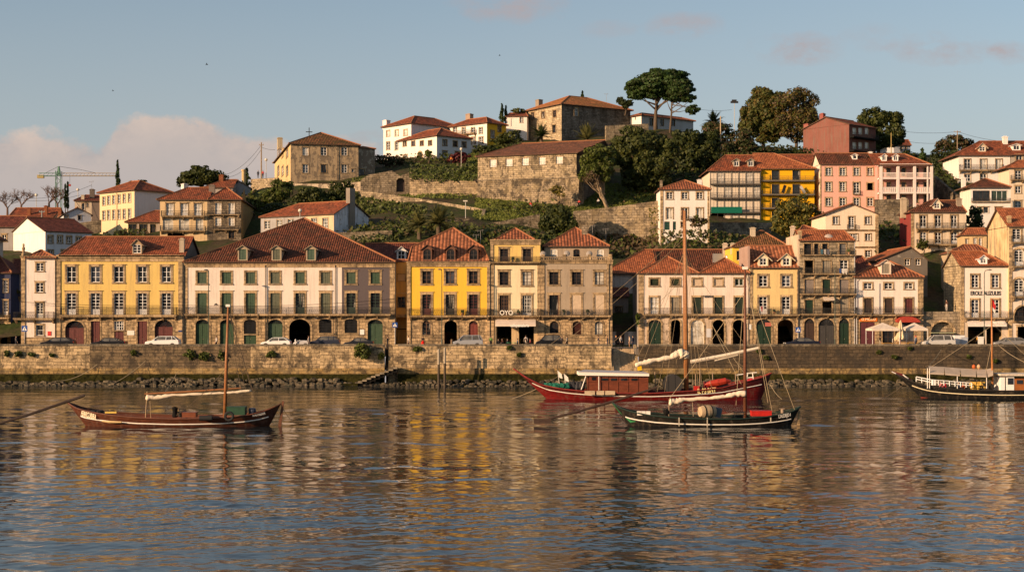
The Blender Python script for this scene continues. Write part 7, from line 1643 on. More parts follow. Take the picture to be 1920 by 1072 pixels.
for x, w in ((1111.5, 3.5), (1132, 5.5), (1149, 5.5), (1168, 5.5), (1187, 5.5)): b.part('window', lambda mb: mb.box(X(x - w), X(x + w), -1.79, -1.72, Z(712 if w > 4 else 711), Z(707.5 if w > 4 else 705.5)), GLASS, parent=c)
b.part('roof_post', lambda mb: (mb.tube([b.pt(1100, 701, -1.9), b.pt(1090, 730, -1.9)], .06, 5), mb.tube([b.pt(1123, 700, -1.9), b.pt(1123, 731, -1.9)], .05, 5)), WHITEL)
b.sail([(1191, 684, 4.2), (1205, 680, 5), (1230, 675, 4.6), (1256, 670, 5), (1272, 663, 7.5), (1284, 662, 9.5), (1287, 672, 4)], -.4); b.part('boom', lambda mb: (mb.tube([b.pt(1295, 678, -.5), b.pt(1360, 666, -.5), b.pt(1423, 652, -.5)], [.22, .22, .16], 7), mb.tube([b.pt(1340, 676, -.5), b.pt(1384, 665, -.5)], .08, 5)), plain((.66, .56, .42)))
b.part('paddle_drum', lambda mb: mb.lathe([(.5, 0), (1.15, 0), (1.15, .1), (1.1, .12), (1.1, .9), (.5, .9)], n=18, M=Matrix.Translation(b.pt(1262, 720, -1.1)) @ Matrix.Rotation(R(90), 4, 'X') @ Matrix.Translation((0, 0, -.9))), plain((.035, .032, .03), .7)); [b.part('deck_post', lambda mb: mb.tube([b.pt(x, y, -.6), b.pt(x + 1, 734, -.6)], .06, 5), wood((.3, .2, .12))) for x, y in ((1228, 697), (1304, 700), (1312, 690), (1336, 698), (1379, 700))]
b.part('side_board', lambda mb: [mb.box(X(x0), X(x1), -b.beam * .5 - .12, -b.beam * .5 - .02, Z(737.5), Z(730)) for x0, x1 in ((1094, 1113), (1116, 1130), (1132, 1150))], wood((.52, .40, .26), 1, .8))
b.part('bow_frame', lambda mb: [mb.tube([b.pt(*p, -.5), b.pt(*q, -.5)], .06, 5) for p, q in (((1399, 716), (1402, 700)), ((1413, 714), (1411, 699)), ((1402, 708), (1413, 707)), ((1396, 700), (1419, 698)), ((1379, 703), (1402, 700)))], WHITEL)
b.text('IL PS BNT', 1303, 1338, 732, 729.5, .8, .74, .86, plain((.85, .68, .3)))
b.ropes([((1284, 520), (1018, 721), 1.2), ((1284, 432), (966, 694), .6), ((1284, 446), (975, 700), .8), ((1284, 470), (1190, 682), .2), ((1284, 470), (1232, 735, -2), .2), ((1285, 470), (1246, 735, -2), .2), ((1285, 465), (1310, 733, -2), .1), ((1285, 462), (1318, 733, -2), .1), ((1285, 460), (1300, 734, -2), .1), ((1285, 468), (1335, 731, -2), .1), ((1286, 480), (1400, 650), .2), ((1286, 600), (1425, 708), .3), ((1286, 640), (1436, 707), .2), ((1286, 560), (1260, 734, 2), .1), ((1284, 415), (1262, 468, .3), 0), ((1284, 470), (1206, 678), .2)], .019, plain((.27, .20, .12), .9, .1))
[b.ropes([q], .035, ROPE, 'mooring_line') for q in (((1020, 722), (958, 748), .1), ((1440, 712), (1466, 748), .3))]
b.thing('canoe', 'red and orange canoe stowed on the deck of the red cabin boat', 1346, 724, -.8, lambda mb: mb.tube([(-1.5, 0, .2), (-.9, 0, .32), (0, 0, .42), (.9, 0, .62), (1.5, 0, .58)], [.08, .34, .42, .36, .1], 8), paint((.40, .035, .014), .5), 'canoe'); b.thing('box', 'small red toolbox beside a post on the red cabin boat', 1306, 731, -1, lambda mb: crate(mb, .6, .5, .42), paint((.5, .02, .015), .5), 'toolbox')
b.thing('net_heap', 'green fishing net heaped near the stern of the red cabin boat', 1046, 727, -.3, lambda mb: [mb.blob((random.uniform(-1.4, 1.2), random.uniform(-.6, .6), .22), (.55, .4, .38), k, j=.3) for k in range(10)], cloth((.02, .14, .09)), 'net'); b.thing('tarp_bundle', 'dark tarpaulin bundle in front of the varnished cabin', 1080, 731, -.2, lambda mb: [mb.blob((k * .45 - .7, 0, .45), (.5, .6, .55), k, j=.2) for k in range(4)], cloth((.05, .05, .055)), 'tarpaulin')
b.thing('jerrycan', 'yellow jerrycan hanging from the furled sail of the red cabin boat', 1199, 694, -.4, lambda mb: (mb.box(-.24, .24, -.15, .15, 0, .5), mb.box(-.1, .1, -.06, .06, .502, .62)), paint((.75, .45, .01), .4), 'jerrycan'); b.thing('red_cover', 'glossy red cover on the bow of the red cabin boat', 1411, 717, -.3, lambda mb: mb.blob((0, 0, .15), (.75, .5, .35), 2, j=.12), paint((.55, .02, .03), .35), 'cover'); b.thing('red_chest', 'dark red chest behind the canoe on the red cabin boat', 1333, 726, .6, lambda mb: crate(mb, 1.6, .8, .6), paint((.22, .015, .02), .5), 'chest')
for k, (x, y) in enumerate(((1049, 712), (1061, 718))): b.thing('signal_flag', ('taller white flag standing on the stern of the red cabin boat', 'shorter white flag leaning near the green net')[k], x, y + 10, -.6, lambda mb: (mb.tube([(0, 0, 0), (-.2, 0, 1.7)], .03, 5), mb.prism([(-.2, -.01, 1.7), (-.05, -.01, .9), (.35, -.01, .75), (.25, -.01, 1.3)], (0, .02, 0))), WHITEL, 'flag', 'white flags on the red boat')

# boat 3: black and green rabelo
b = Boat('rabelo_boat', 'black river boat with a green stern, big pale barrel and red chest', [(1145, 752), (1160, 763), (1180, 769.5), (1215, 776), (1260, 780), (1320, 782), (1380, 782), (1420, 780), (1460, 775), (1485, 769.5), (1501, 762)], 1184, 1478, 797, 4.2,
         [wood((.016, .013, .011), .6, .7, .2, .24), wood((.018, .016, .013), .6, .7, .2, .24), wood((.09, .06, .035)), paint((.02, .06, .04), .6), paint((.012, .03, .02), .6), WHITEL], split=.56)
b.mast((1397, 783), (1397, 503), .17, mat=wood((.15, .06, .03), 1, .5)); b.part('mast_head', lambda mb: mb.box(-.22, .22, -.15, .15, -.1, .15, 0, Matrix.Translation(b.pt(1397, 503))), WHITEL)
b.sail([(1255, 752, 7), (1266, 752, 6), (1285, 749, 4), (1330, 746, 3.4), (1360, 743, 3.6), (1380, 738, 5), (1398, 738, 6)], -.25); b.part('sail_post', lambda mb: mb.tube([b.pt(1255, 748), b.pt(1254, 782)], .05, 5), wood((.3, .2, .12))); b.part('steering_oar', lambda mb: (mb.tube([b.pt(1232, 726, -.1), b.pt(1150, 752, -.1), b.pt(1080, 772, -.5), b.pt(1010, 790, -.8)], [.09, .12, .11, .08], 7), mb.box(-.9, .6, -.04, .04, -.2, .2, 0, Matrix.Translation(b.pt(1020, 789, -.8)))), wood((.06, .035, .025)))
b.part('stern_plate', lambda mb: [mb.prism([b.pt(1144, 750.5, sg * .0 - .12), b.pt(1163, 766, -.5 + 0), b.pt(1192, 790, -.75), b.pt(1182, 792, -.5), b.pt(1160, 771, -.2)], (0, .06, 0)) for sg in (-1,)], paint((.03, .20, .07), .5)); b.part('side_strap', lambda mb: [mb.box(X_ - .04, X_ + .04, -2.2, -2.1, z_, .85) for X_, z_ in ((b.X(1268), .1), (b.X(1320), .02), (b.X(1437), .5))], plain((.42, .36, .27)))
b.part('rudder', lambda mb: mb.prism([b.pt(1497, 770, -.06), b.pt(1500, 770, -.06), b.pt(1500, 800, -.06), b.pt(1494, 800, -.06)], (0, .12, 0)), wood((.35, .24, .12)))
b.text('L\'ALDEJO I', 1454, 1479, 779, 775.5, .42, .87, .82, plain((.75, .70, .6)))
b.ropes([((1398, 506), (1440, 755, -.3), .1), ((1398, 510), (1448, 772), .1), ((1397, 520), (1380, 760, .3), .05), ((1390, 720), (1333, 573 + 30), .1), ((1397, 545), (1254, 749), .15), ((1397, 510), (1490, 768), .2), ((1300, 780, -1.6), (1298, 752), 0), ((1333, 606), (1396, 700), .1)], .02, ROPE)
BM = Matrix.Translation((0, 0, .56)) @ Matrix.Rotation(R(20), 4, 'Z') @ Matrix.Rotation(R(90), 4, 'Y')
o = b.thing('wine_barrel', 'big pale strapped barrel lying on the black boat amidships', 1326, 783, -.5, lambda mb: mb.lathe([(.44, -.72), (.54, -.4), (.57, 0), (.54, .4), (.44, .72)], n=18, M=BM), cloth((.46, .34, .21), 1.5), 'barrel'); mb = MB(); [mb.lathe([(.56, q - .05), (.585, q), (.56, q + .05)], n=18, M=BM) for q in (-.35, .3)]; mb.build('barrel_strap', DARK, o)
b.thing('box', 'blue grey tilted case behind the big pale barrel', 1342, 781, .3, lambda mb: mb.box(-.4, .4, -.3, .3, 0, .85, 0, Matrix.Rotation(R(12), 4, 'Y')), plain((.10, .12, .15), .6), 'case')
b.thing('box', 'bright red chest near the bow of the black boat', 1426.5, 779, -.6, lambda mb: crate(mb, 1.75, 1.0, .40), paint((.48, .018, .012), .5), 'chest'); b.thing('bow_bollard', 'dark mooring post with a white cap at the bow of the black boat', 1467, 774, -.2, lambda mb: (mb.tube([(0, 0, 0), (0, 0, .35)], .15, 8), mb.box(-.25, .2, -.1, .1, .353, .42)), wood((.3, .22, .15)), 'bollard')
b.thing('crate_pair', 'white wooden crates by the green stern of the black boat', 1206, 778, -1.1, lambda mb: [mb.box(x - .19, x + .19, -.2, .2, 0, .36) for x in (-.35, .0, .42)], WHITEL, 'crates'); b.thing('outboard_motor', 'small dark outboard motor on the deck of the black boat', 1249, 780, -.5, lambda mb: (mb.blob((0, 0, .35), (.3, .25, .3), 1, j=.1), mb.tube([(.05, 0, .3), (.15, 0, 0)], .08, 6)), DARK, 'motor')
b.thing('thwart_frame', 'low metal frame beside the mast of the black boat', 1388, 781, -.6, lambda mb: [mb.tube([p, q], .03, 5) for p, q in (((-.5, 0, 0), (-.5, 0, .42)), ((.3, 0, 0), (.3, 0, .42)), ((-.6, 0, .42), (.5, 0, .42)), ((-.6, .4, .42), (.5, .4, .42)))], IRON, 'frame')

# boat 4: tour boat at the right edge
b = Boat('tour_boat', 'black tour boat with white railing and beige canopy at the right edge', [(1675, 698), (1700, 712), (1718, 719), (1745, 724), (1790, 728), (1860, 730), (1920, 730), (2000, 724), (2060, 708)], 1736, 2030, 746, 5.0,
         [wood((.016, .015, .014), .6, .6, .25, .26), wood((.018, .017, .016), .6, .6, .25, .26), paint((.25, .05, .03), .5), wood((.12, .07, .04)), plain((.03, .025, .02)), plain((.8, .68, .44))], split=.64)
b.mast((1861, 735), (1859, 560), .14, -.6, mat=wood((.42, .17, .05), 1, .5)); X = b.X; Z = b.Z
def rail(mb):
    for y in (712, 716.5): mb.tube([b.pt(1718, y - 6, -1.5), b.pt(1745, y - .5, -2.2), b.pt(1822, y + 6, -2.4)], .05, 5)
    for k in range(11): t = k / 10; x = 1718 + 104 * t; y = np.interp(x, (1718, 1745, 1822), (706, 711.5, 718)); mb.tube([b.pt(x, y, -1.5 - .9 * min(1, t * 3)), b.pt(x, y + 9, -1.5 - .9 * min(1, t * 3))], .055, 5)
b.part('railing', rail, WHITEP); b.part('side_board', lambda mb: mb.box(X(1736), X(1744), -2.3, -2.2, Z(720), Z(710.5)), WHITEP)
def canopy(mb):
    pts = [(1741, 686), (1770, 687.5), (1800, 690), (1830, 691.5), (1850, 692), (1862, 689)]
    for a, c in zip(pts, pts[1:]):
        mb.poly([b.pt(*a, 0), b.pt(*c, 0), b.pt(c[0], c[1] + 12, -2.0), b.pt(a[0] + 2, a[1] + 13, -2.0)][::-1]); mb.poly([b.pt(a[0] + 2, a[1] + 13, -2.0), b.pt(c[0], c[1] + 12, -2.0), b.pt(c[0], c[1] + 15, -2.03), b.pt(a[0] + 2, a[1] + 15, -2.03)][::-1]); mb.poly([b.pt(*a, 0), b.pt(*c, 0), b.pt(c[0], c[1] + 8, 2.0), b.pt(a[0], a[1] + 9, 2.0)])
b.part('canopy', canopy, cloth((.46, .37, .28), 1.2)); b.part('canopy_post', lambda mb: [mb.tube([b.pt(x, y, -1.9), b.pt(x, 728, -1.9)], .05, 5) for x, y in ((1739, 690), (1743, 690), (1795, 702), (1850, 704))], WHITEL)
c = b.part('cabin', lambda mb: (mb.box(X(1893), X(1990), -1.7, 1.6, Z(731), Z(708.5)), mb.box(X(1867), X(1875), -1.7, 1.6, Z(731), Z(706), 1), mb.box(X(1878), X(1892), -1.72, 1.6, Z(731), Z(704), 1)), [wood((.34, .115, .03), 1, .45), WHITEP]); b.part('cabin_roof', lambda mb: mb.box(X(1865), X(2000), -2.1, 2.1, Z(703), Z(699.5)), cloth((.66, .56, .44)), parent=c)
for x0, x1 in ((1880, 1890.5), (1897, 1908), (1912, 1926)): b.part('window', lambda mb: mb.box(X(x0), X(x1), -1.76, -1.71, Z(718 if x0 > 1890 else 719), Z(711 if x0 > 1890 else 707)), GLASS, parent=c)
b.part('stern_carving', lambda mb: (mb.tube([b.pt(1672, 696, -.1), b.pt(1690, 703, -.1), b.pt(1706, 714, -.1)], [.05, .22, .28], 6, 0), mb.tube([b.pt(1672, 696.5, -.2), b.pt(1684, 702, -.3)], .05, 5, 1), mb.tube([b.pt(1693, 702, -.3), b.pt(1703, 710, -.4)], .07, 5, 1)), [paint((.16, .02, .02), .5), WHITEL])
o = b.thing('pennant', 'small red and white pennant flying from the mast of the tour boat', 1859, 562, -.6, lambda mb: (mb.prism([(0.06, 0, .2), (.06, 0, -.75), (.42, 0, -1.2), (.5, 0, -.7)], (0, .02, 0), 0), mb.prism([(.06, -.001, -.76), (.06, -.001, -1.15), (.40, -.001, -1.6), (.42, -.001, -1.22)], (0, .02, 0), 1)), [cloth((.6, .03, .03)), WHITEL], 'pennant')
b.ropes([((1704, 710), (1661, 744), .2)], .03, ROPED, 'mooring_line'); b.ropes([((1860, 610), (1742, 690), .1), ((1860, 605), (1960, 700), .1), ((1860, 640, -.6), (1848, 700, -1.6), 0)], .02, ROPE)
for k, (x, y, l, m) in enumerate(((1834, 724, 'yellow and white life jackets piled on the tour boat deck', (.62, .38, .08)), (1848, 726, 'dark gear heap at the foot of the tour boat mast', (.04, .035, .03)))): b.thing('gear_heap', l, x, y + 6, -1.2, lambda mb: [mb.blob((j * .3 - .6, 0, .4), (.35, .4, .5), j + k * 9, j=.3) for j in range(5)], cloth(m), 'gear')
for k, (x, y, l, m) in enumerate(((1826, 687, 'round orange buoy hanging above the tour boat canopy', (.5, .1, .02)), (1835, 687, 'small white and orange float above the tour boat canopy', (.6, .35, .2)))): b.thing('buoy', l, x, y, -.2, lambda mb: (mb.blob((0, 0, 0), (.22, .22, .24), k, n=10, rings=6, j=.03), mb.tube([(0, 0, -.9), (0, 0, .3)], .02, 4)), plain(m), 'buoy')

# mooring piles and ropes at the quay
for k, (x, y0) in enumerate(((822.5, 656), (834, 653))):
    Y = 196.5; p = P(x, 727, Y); o = empty('mooring_pile', (p.x, Y, -.8), ('left pile of the two mooring piles before the quay wall', 'right and taller pile of the two mooring piles before the quay wall')[k], 'pile', 'mooring piles'); h_ = ZP(y0, Y) + .8
    mb = MB(); mb.tube([(0, 0, 0), (0, 0, h_ * .66)], .17, 9); mb.build('wet_foot', wood((.07, .05, .03)), o); mb = MB(); mb.tube([(0, 0, h_ * .66), (0, 0, h_)], .165, 9); mb.lathe([(.18, h_), (.1, h_ + .12), (.01, h_ + .14)], n=9); mb.build('dry_head', plain((.36, .30, .22), .9), o)
def rope(label, a, c, sag, r=.035, mat=None, cat='rope', name='mooring_rope'):
    A, B = P(*a), P(*c); mb = MB(); mb.tube([A.lerp(B, t / 8) - Vector((0, 0, sag * 4 * t / 8 * (1 - t / 8))) for t in range(9)], r, 4); return tag(mb.build(name, mat or ROPE), label, cat)
for lab, a, c, sg in (('thick dark rope slanting from the pale wall blocks to the rubble at the left', (182, 683, 199.6), (104, 714, 197), .6), ('thin rope from the dark wall down to the rubble', (272, 677, 199.7), (205, 722, 196), .3), ('thin rope from the wall to the sail of the brown boat', (332, 698, 199.5), (306, 738, 150), .2), ('rope handrail sloping down the wall to the mooring piles', (752, 676, 199.7), (836, 653, 197), .25), ('second slack rope between the wall and the mooring piles', (758, 672, 199.7), (833, 657, 197), .3), ('yellow rope hanging down the quay wall beside the broad stair', (1143, 654, 199.6), (1148, 694, 198), .0), ('rope from the dark wall down to the tour boat canopy', (1765, 655, 199.6), (1735, 692, 172), .2), ('thin rope across the right end of the dark wall', (1872, 647, 199.6), (1935, 684, 178), .3)): rope(lab, a, c, sg)
# ---------------------------------------------------------------- cars
CARGLASS = glass((.06, .056, .046), .08, .6)
def car(label, px0, px1, kind, col, Y=205.6, rough=.25, h=None):
    X0, X1 = XP(px0, Y), XP(px1, Y); L_ = X1 - X0; W_ = .88; o = empty('parked_car', (X0, Y, STREET), label, 'car', 'cars parked along the quay')
    m = plain(col, rough, .5, .0, .05)
    T = {'sedan': (1.44, [(.0, .55), (.02, .72), (.06, .80), (.27, .96), (.82, 1.02), (.985, .98), (1, .62)], (.25, .40, .68, .86)), 'hatch': (1.50, [(0, .55), (.02, .74), (.07, .84), (.25, .99), (.90, 1.06), (.985, .98), (1, .60)], (.22, .40, .78, .96)),
         'suv': (1.68, [(0, .62), (.02, .86), (.07, .96), (.25, 1.10), (.90, 1.18), (.985, 1.12), (1, .70)], (.21, .38, .82, .965)), 'van': (1.82, [(0, .60), (.02, .84), (.08, .96), (.20, 1.10), (.92, 1.16), (.99, 1.1), (1, .62)], (.17, .36, .90, .985))}[kind]
    H, sh, (c0, c1, c2, c3) = T; H = h or H
    prof = [(0.015, .26)] + sh + [(.99, .26)]
    def wheelarch(x): return x
    mb = MB(); pr = [(x * L_, z) for x, z in prof]; n = len(pr); cx = L_ / 2
    rows = [(-W_, .93, -.06), (-W_ + .07, 1.0, 0), (W_ - .07, 1.0, 0), (W_, .93, -.06)]; b0 = len(mb.v)
    for y, k, dz in rows: mb.v.extend([(cx + (x - cx) * (1 - (1 - k) * .25), y, z + (dz if z > .5 else -dz * .5)) for x, z in pr])
    for r in range(3):
        for i in range(n): j = (i + 1) % n; mb.f.append((b0 + r * n + i, b0 + r * n + j, b0 + (r + 1) * n + j, b0 + (r + 1) * n + i)); mb.m.append(0)
    mb.f.append(tuple(b0 + i for i in range(n - 1, -1, -1))); mb.m.append(0); mb.f.append(tuple(b0 + 3 * n + i for i in range(n))); mb.m.append(0)
    zb = lambda t: float(np.interp(t, [p[0] for p in sh], [p[1] for p in sh])) - .03
    # roof skin and pillars
    wt = .62; mb.prism([(c1 * L_ - .05, -wt, H - .07), (c1 * L_ + .2, -wt + .03, H), (c2 * L_ - .15, -wt + .03, H), (c2 * L_ + .05, -wt, H - .07)], (0, 2 * wt, 0))
    for sg in (-1, 1):
        for a, t in ((c0, c1), (c3, c2), ((c1 + c2) / 2 + .02, (c1 + c2) / 2 + .02)) + (((c2 - .02, c2 - .04),) if kind in ('suv', 'van') else ()): mb.tube([(a * L_, sg * (W_ - .06), zb(a)), (t * L_, sg * (wt + .0), H - .05)], .045, 4)
    body = mb.build('body', m, o, False)
    g = MB(); A = [(c0 * L_, zb(c0)), (c1 * L_, H - .06), (c2 * L_, H - .06), (c3 * L_, zb(c3))]
    lo = [(A[0][0], W_ - .07), (A[3][0], W_ - .07)]
    v = [(A[0][0], -W_ + .07, A[0][1]), (A[1][0], -wt, A[1][1]), (A[2][0], -wt, A[2][1]), (A[3][0], -W_ + .07, A[3][1])]; v2 = [(x, -y, z) for x, y, z in v]
    g.poly(v[::-1]); g.poly(v2); g.poly([v[0], v[1], v2[1], v2[0]][::-1]); g.poly([v[3], v[2], v2[2], v2[3]]); g.build('window', CARGLASS, o)
    for t in (.18, .81):
        for sg in (-1, 1):
            M = Matrix.Translation((t * L_, sg * (W_ - .02), .32)) @ Matrix.Rotation(R(90), 4, 'X'); w = MB(); w.lathe([(.20, -.11), (.32, -.09), (.33, 0), (.32, .09), (.20, .11)], n=16, M=M); wo = w.build('wheel', RUB, o); w = MB(); w.lathe([(.02, -.115), (.20, -.118), (.20, .118), (.02, .115)], n=12, M=M); w.build('rim', plain((.35, .35, .36), .35, .5, .7), wo)
            w = MB(); w.lathe([(.39, -.02), (.40, .0), (.36, .012)], n=16, M=Matrix.Translation((t * L_, sg * (W_ + .002), .33)) @ Matrix.Rotation(R(-90 * sg), 4, 'X')); w.build('wheel_arch', RUB, body)
    for sg in (-1, 1):
        w = MB(); w.box(.01 * L_, .065 * L_, sg * .60 - .17, sg * .60 + .17, sh[1][1] - .16, sh[1][1] + .03); w.build('headlight', glass((.45, .42, .36), .1), o); w = MB(); z_ = sh[5][1]; w.box(.955 * L_, .995 * L_, sg * .72 - .13, sg * .72 + .13, z_ - .26, z_ - .03); w.build('tail_light', paint((.42, .012, .01), .25), o); w = MB(); w.box((c0 + .05) * L_, (c0 + .05) * L_ + .16, sg * (W_ + .05) - .09, sg * (W_ + .05) + .09, zb(c0) + .05, zb(c0) + .2); w.build('mirror', m, o)
    return o
BLK = (.012, .012, .014); SIL = (.30, .31, .33); WHT = (.78, .76, .72)
car('black hatchback parked below the red sign of the narrow house', 77, 141, 'hatch', BLK); car('black saloon parked before the brown doors of the pale yellow house', 172, 237, 'sedan', (.014, .014, .016)); car('white off-road car at the right end of the pale yellow house', 274, 338, 'suv', WHT)
car('white hatchback parked before the green gates of the great house', 490, 546, 'hatch', WHT); car('small silver car half hidden before the dark archway', 551, 580, 'hatch', (.5, .47, .45), 204.5, h=1.1); car('dark blue estate car beside the dark archway of the great house', 581, 638, 'suv', (.028, .032, .05)); car('dark saloon parked before the last green gate of the great house', 645, 701, 'sedan', (.018, .02, .026))
car('silver grey van parked before the bright yellow house', 848, 906, 'van', SIL); car('black minivan parked right of the cafe awning', 1004, 1054, 'van', BLK); car('dark blue saloon parked before the stone tenement', 1470, 1536, 'sedan', (.014, .017, .03)); car('silver off-road car parked before the arched shop', 1727, 1789, 'van', (.52, .50, .47)); car('grey estate car parked at the right edge', 1861, 1925, 'hatch', (.22, .215, .21))

# ---------------------------------------------------------------- street furniture
def lamp(label, px, pyt, arm, Y=207, head=1):
    p = P(px, HY, Y); o = empty('street_lamp', (p.x, Y, STREET), label, 'street lamp', 'slim lamp posts along the quay'); h_ = ZP(pyt, Y) - STREET; mt = paint((.055, .075, .055), .5); mb = MB(); mb.tube([(0, 0, 0), (0, 0, 1.2)], .11, 8); mb.tube([(0, 0, 1.2), (0, 0, h_ - .5), (arm * .1, 0, h_ - .1), (arm * .45, 0, h_)], [.07, .055, .05, .04], 7); mb.build('pole', mt, o)
    if head: mb = MB(); mb.lathe([(.05, .12), (.3, .05), (.34, -.03), (.1, -.08)], (arm * .6, 0, h_), 10); mb.build('lamp_head', plain((.12, .12, .11), .4), o)
lamp('slim dark lamp post before the left end of the great house', 391, 506, -.6); lamp('slim green lamp post before the bright yellow house', 828.5, 505, -.5); lamp('rusty green pole without a lamp head before the stone tenement', 1565.5, 500, .0, 207, 0); lamp('curved lamp post before the lettered house', 1845.5, 506, 1.3)
def sign(label, px, py, Y=206.5, s=.36):
    p = P(px, HY, Y); o = empty('crossing_sign', (p.x, Y, STREET), label, 'road sign', 'blue crossing signs on the quay'); z = ZP(py, Y) - STREET; mb = MB(); mb.tube([(0, .04, 0), (0, .04, z + s)], .035, 6); mb.build('pole', plain((.4, .4, .4), .5, .5, .5), o); mb = MB(); mb.box(-s, s, -.02, .0, z - s, z + s); mb.build('sign_plate', paint((.015, .07, .28), .4, .1), o); mb = MB(); mb.prism([(-s * .8, -.026, z - s * .62), (s * .8, -.026, z - s * .62), (0, -.026, z + s * .75)], (0, .004, 0)); mb.prism([(-.05, -.032, z - s * .5), (.05, -.032, z - s * .5), (.03, -.032, z + .12), (-.03, -.032, z + .12)], (0, .004, 0), 1); mb.build('sign_symbol', [WHITEP, DARK], o)
sign('blue crossing sign at the corner of the narrow house', 46, 616, s=.42); sign('blue crossing sign beside the dark alley of the ochre house', 740.5, 609); sign('blue crossing sign between two dormer house and stone tenement', 1496.5, 618)
def thing_box(name, label, px, py, Y, w, d, h_, mat, cat, part='body'):
    p = P(px, HY, Y); o = empty(name, (p.x, Y, STREET), label, cat); mb = MB(); mb.box(-w / 2, w / 2, -d / 2, d / 2, 0, h_ * .92); mb.box(-w / 2 - .04, w / 2 + .04, -d / 2 - .04, d / 2 + .04, h_ * .923, h_); mb.build(part, mat, o); return o
mb = MB(); mb.tube([(0, 0, 0), (0, 0, 1.15)], .16, 9); mb.lathe([(.17, 1.15), (.1, 1.27), (.01, 1.3)], n=9); p = P(847, HY, 203); tag(mb.build('bollard', wood((.2, .13, .07)), loc=(p.x, 203, STREET)), 'thick wooden bollard left of the silver grey van', 'bollard')
mb = MB(); mb.tube([(0, 0, 0), (0, 0, 1.2)], .09, 8); mb.lathe([(.11, 1.2), (.06, 1.28), (.01, 1.3)], n=8); p = P(554, HY, 203.4); tag(mb.build('bollard', WHITEP, loc=(p.x, 203.4, STREET)), 'thin white bollard before the dark archway', 'bollard')
thing_box('white_kiosk', 'low white kiosk box between the silver off-road car and the lettered house', 1797, 645, 208, 1.4, 1.2, 1.75, plain((.70, .68, .66)), 'kiosk'); thing_box('steel_cabinet', 'grey steel cabinet right of the low white kiosk', 1807, 645, 207, .9, .8, 1.5, plain((.4, .42, .46), .5), 'cabinet')
thing_box('menu_board', 'white menu board standing before the lettered house', 1839, 645, 206.4, .8, .1, 1.6, plain((.7, .66, .6)), 'menu board')
# canopies and parasols of the restaurant
def canopy_tent(label, px, Y, w):
    p = P(px, HY, Y); o = empty('canopy_tent', (p.x, Y, STREET), label, 'canopy', 'canopies before the restaurant'); z = 2.45; a = w / 2; mb = MB(); C = cloth((.72, .60, .48), 1.5)
    ring = [(-a, -a), (a, -a), (a, a), (-a, a)]; mid = [(x * .45, y * .45) for x, y in ring]
    for i in range(4):
        j = (i + 1) % 4; mb.poly([(*ring[i], z + .28), (*ring[j], z + .28), (*mid[j], z + .72), (*mid[i], z + .72)]); mb.poly([(*mid[i], z + .72), (*mid[j], z + .72), (0, 0, z + 1.15)]); mb.poly([(*ring[i], z), (*ring[j], z), (*ring[j], z + .277), (*ring[i], z + .277)])
    mb.build('fabric_roof', C, o)
    for x, y in ring: mb = MB(); mb.tube([(x * .97, y * .97, 0), (x * .97, y * .97, z + .25)], .035, 5); mb.build('pole', WHITEP, o)
canopy_tent('white pop-up canopy before the burgundy restaurant door', 1655, 205.4, 3.9); canopy_tent('white pop-up canopy under the red arched awning', 1714, 206.2, 3.1)
def shut_parasol(label, px, Y, h_, r):
    p = P(px, HY, Y); o = empty('closed_parasol', (p.x, Y, STREET), label, 'parasol', 'closed parasols before the restaurant'); mb = MB(); mb.tube([(0, 0, 0), (0, 0, h_)], .04, 6); mb.build('pole', BRW, o); mb = MB(); n = 16; vs = []
    for i, (t, k) in enumerate(((1, .05), (.9, .28), (.7, .55), (.5, .8), (.36, 1.0), (.30, .85))):
        for q in range(n): a = 2 * math.pi * q / n; rr = r * k * (1.25 if q % 2 else .7); vs.append((rr * math.cos(a), rr * math.sin(a), h_ * t + (0.12 * (q % 3) if i > 3 else 0)))
    mb.raw(vs, [(i * n + q, i * n + (q + 1) % n, (i + 1) * n + (q + 1) % n, (i + 1) * n + q) for i in range(5) for q in range(n)]); mb.build('folded_fabric', cloth((.70, .56, .36), 3), o)
shut_parasol('tall closed cream parasol between the two canopies', 1688.5, 204.0, 4.0, .52); shut_parasol('shorter closed parasol behind the tall cream one', 1682, 205.2, 3.2, .34)
def picnic(label, px, Y, col=(.42, .22, .05)):
    p = P(px, HY, Y); o = empty('picnic_table', (p.x, Y, STREET), label, 'picnic table', 'wooden tables before the restaurant'); w = wood(col); mb = MB()
    for k in range(4): mb.box(-.85, .85, -.38 + k * .2, -.20 + k * .2, .72, .76)
    mb.build('table_top', w, o)
    for sg in (-1, 1): mb = MB(); mb.box(-.85, .85, sg * .72 - .13, sg * .72 + .13, .42, .46); mb.build('bench', w, o)
    for sx in (-.6, .6): mb = MB(); mb.tube([(sx, -.75, 0), (sx, -.2, .72)], .045, 4); mb.tube([(sx, .75, 0), (sx, .2, .72)], .045, 4); mb.box(sx - .04, sx + .04, -.8, .8, .36, .418); mb.build('leg_frame', w, o)
picnic('orange brown picnic table under the left canopy', 1664, 204.2, (.50, .26, .05)); picnic('picnic table below the tall closed parasol', 1692, 204.6); picnic('picnic table under the right canopy', 1710, 204.3, (.52, .27, .04))
def cafe_table(label, px, Y, col):
    p = P(px, HY, Y); o = empty('cafe_table', (p.x, Y, STREET), label, 'cafe table', 'small tables under the cafe awning'); mb = MB(); mb.lathe([(.42, .72), (.42, .76)], n=14); mb.build('table_top', plain(col, .5), o); mb = MB(); mb.tube([(0, 0, 0), (0, 0, .72)], .035, 6); mb.lathe([(.25, 0), (.25, .03)], n=10); mb.build('leg', IRON, o)
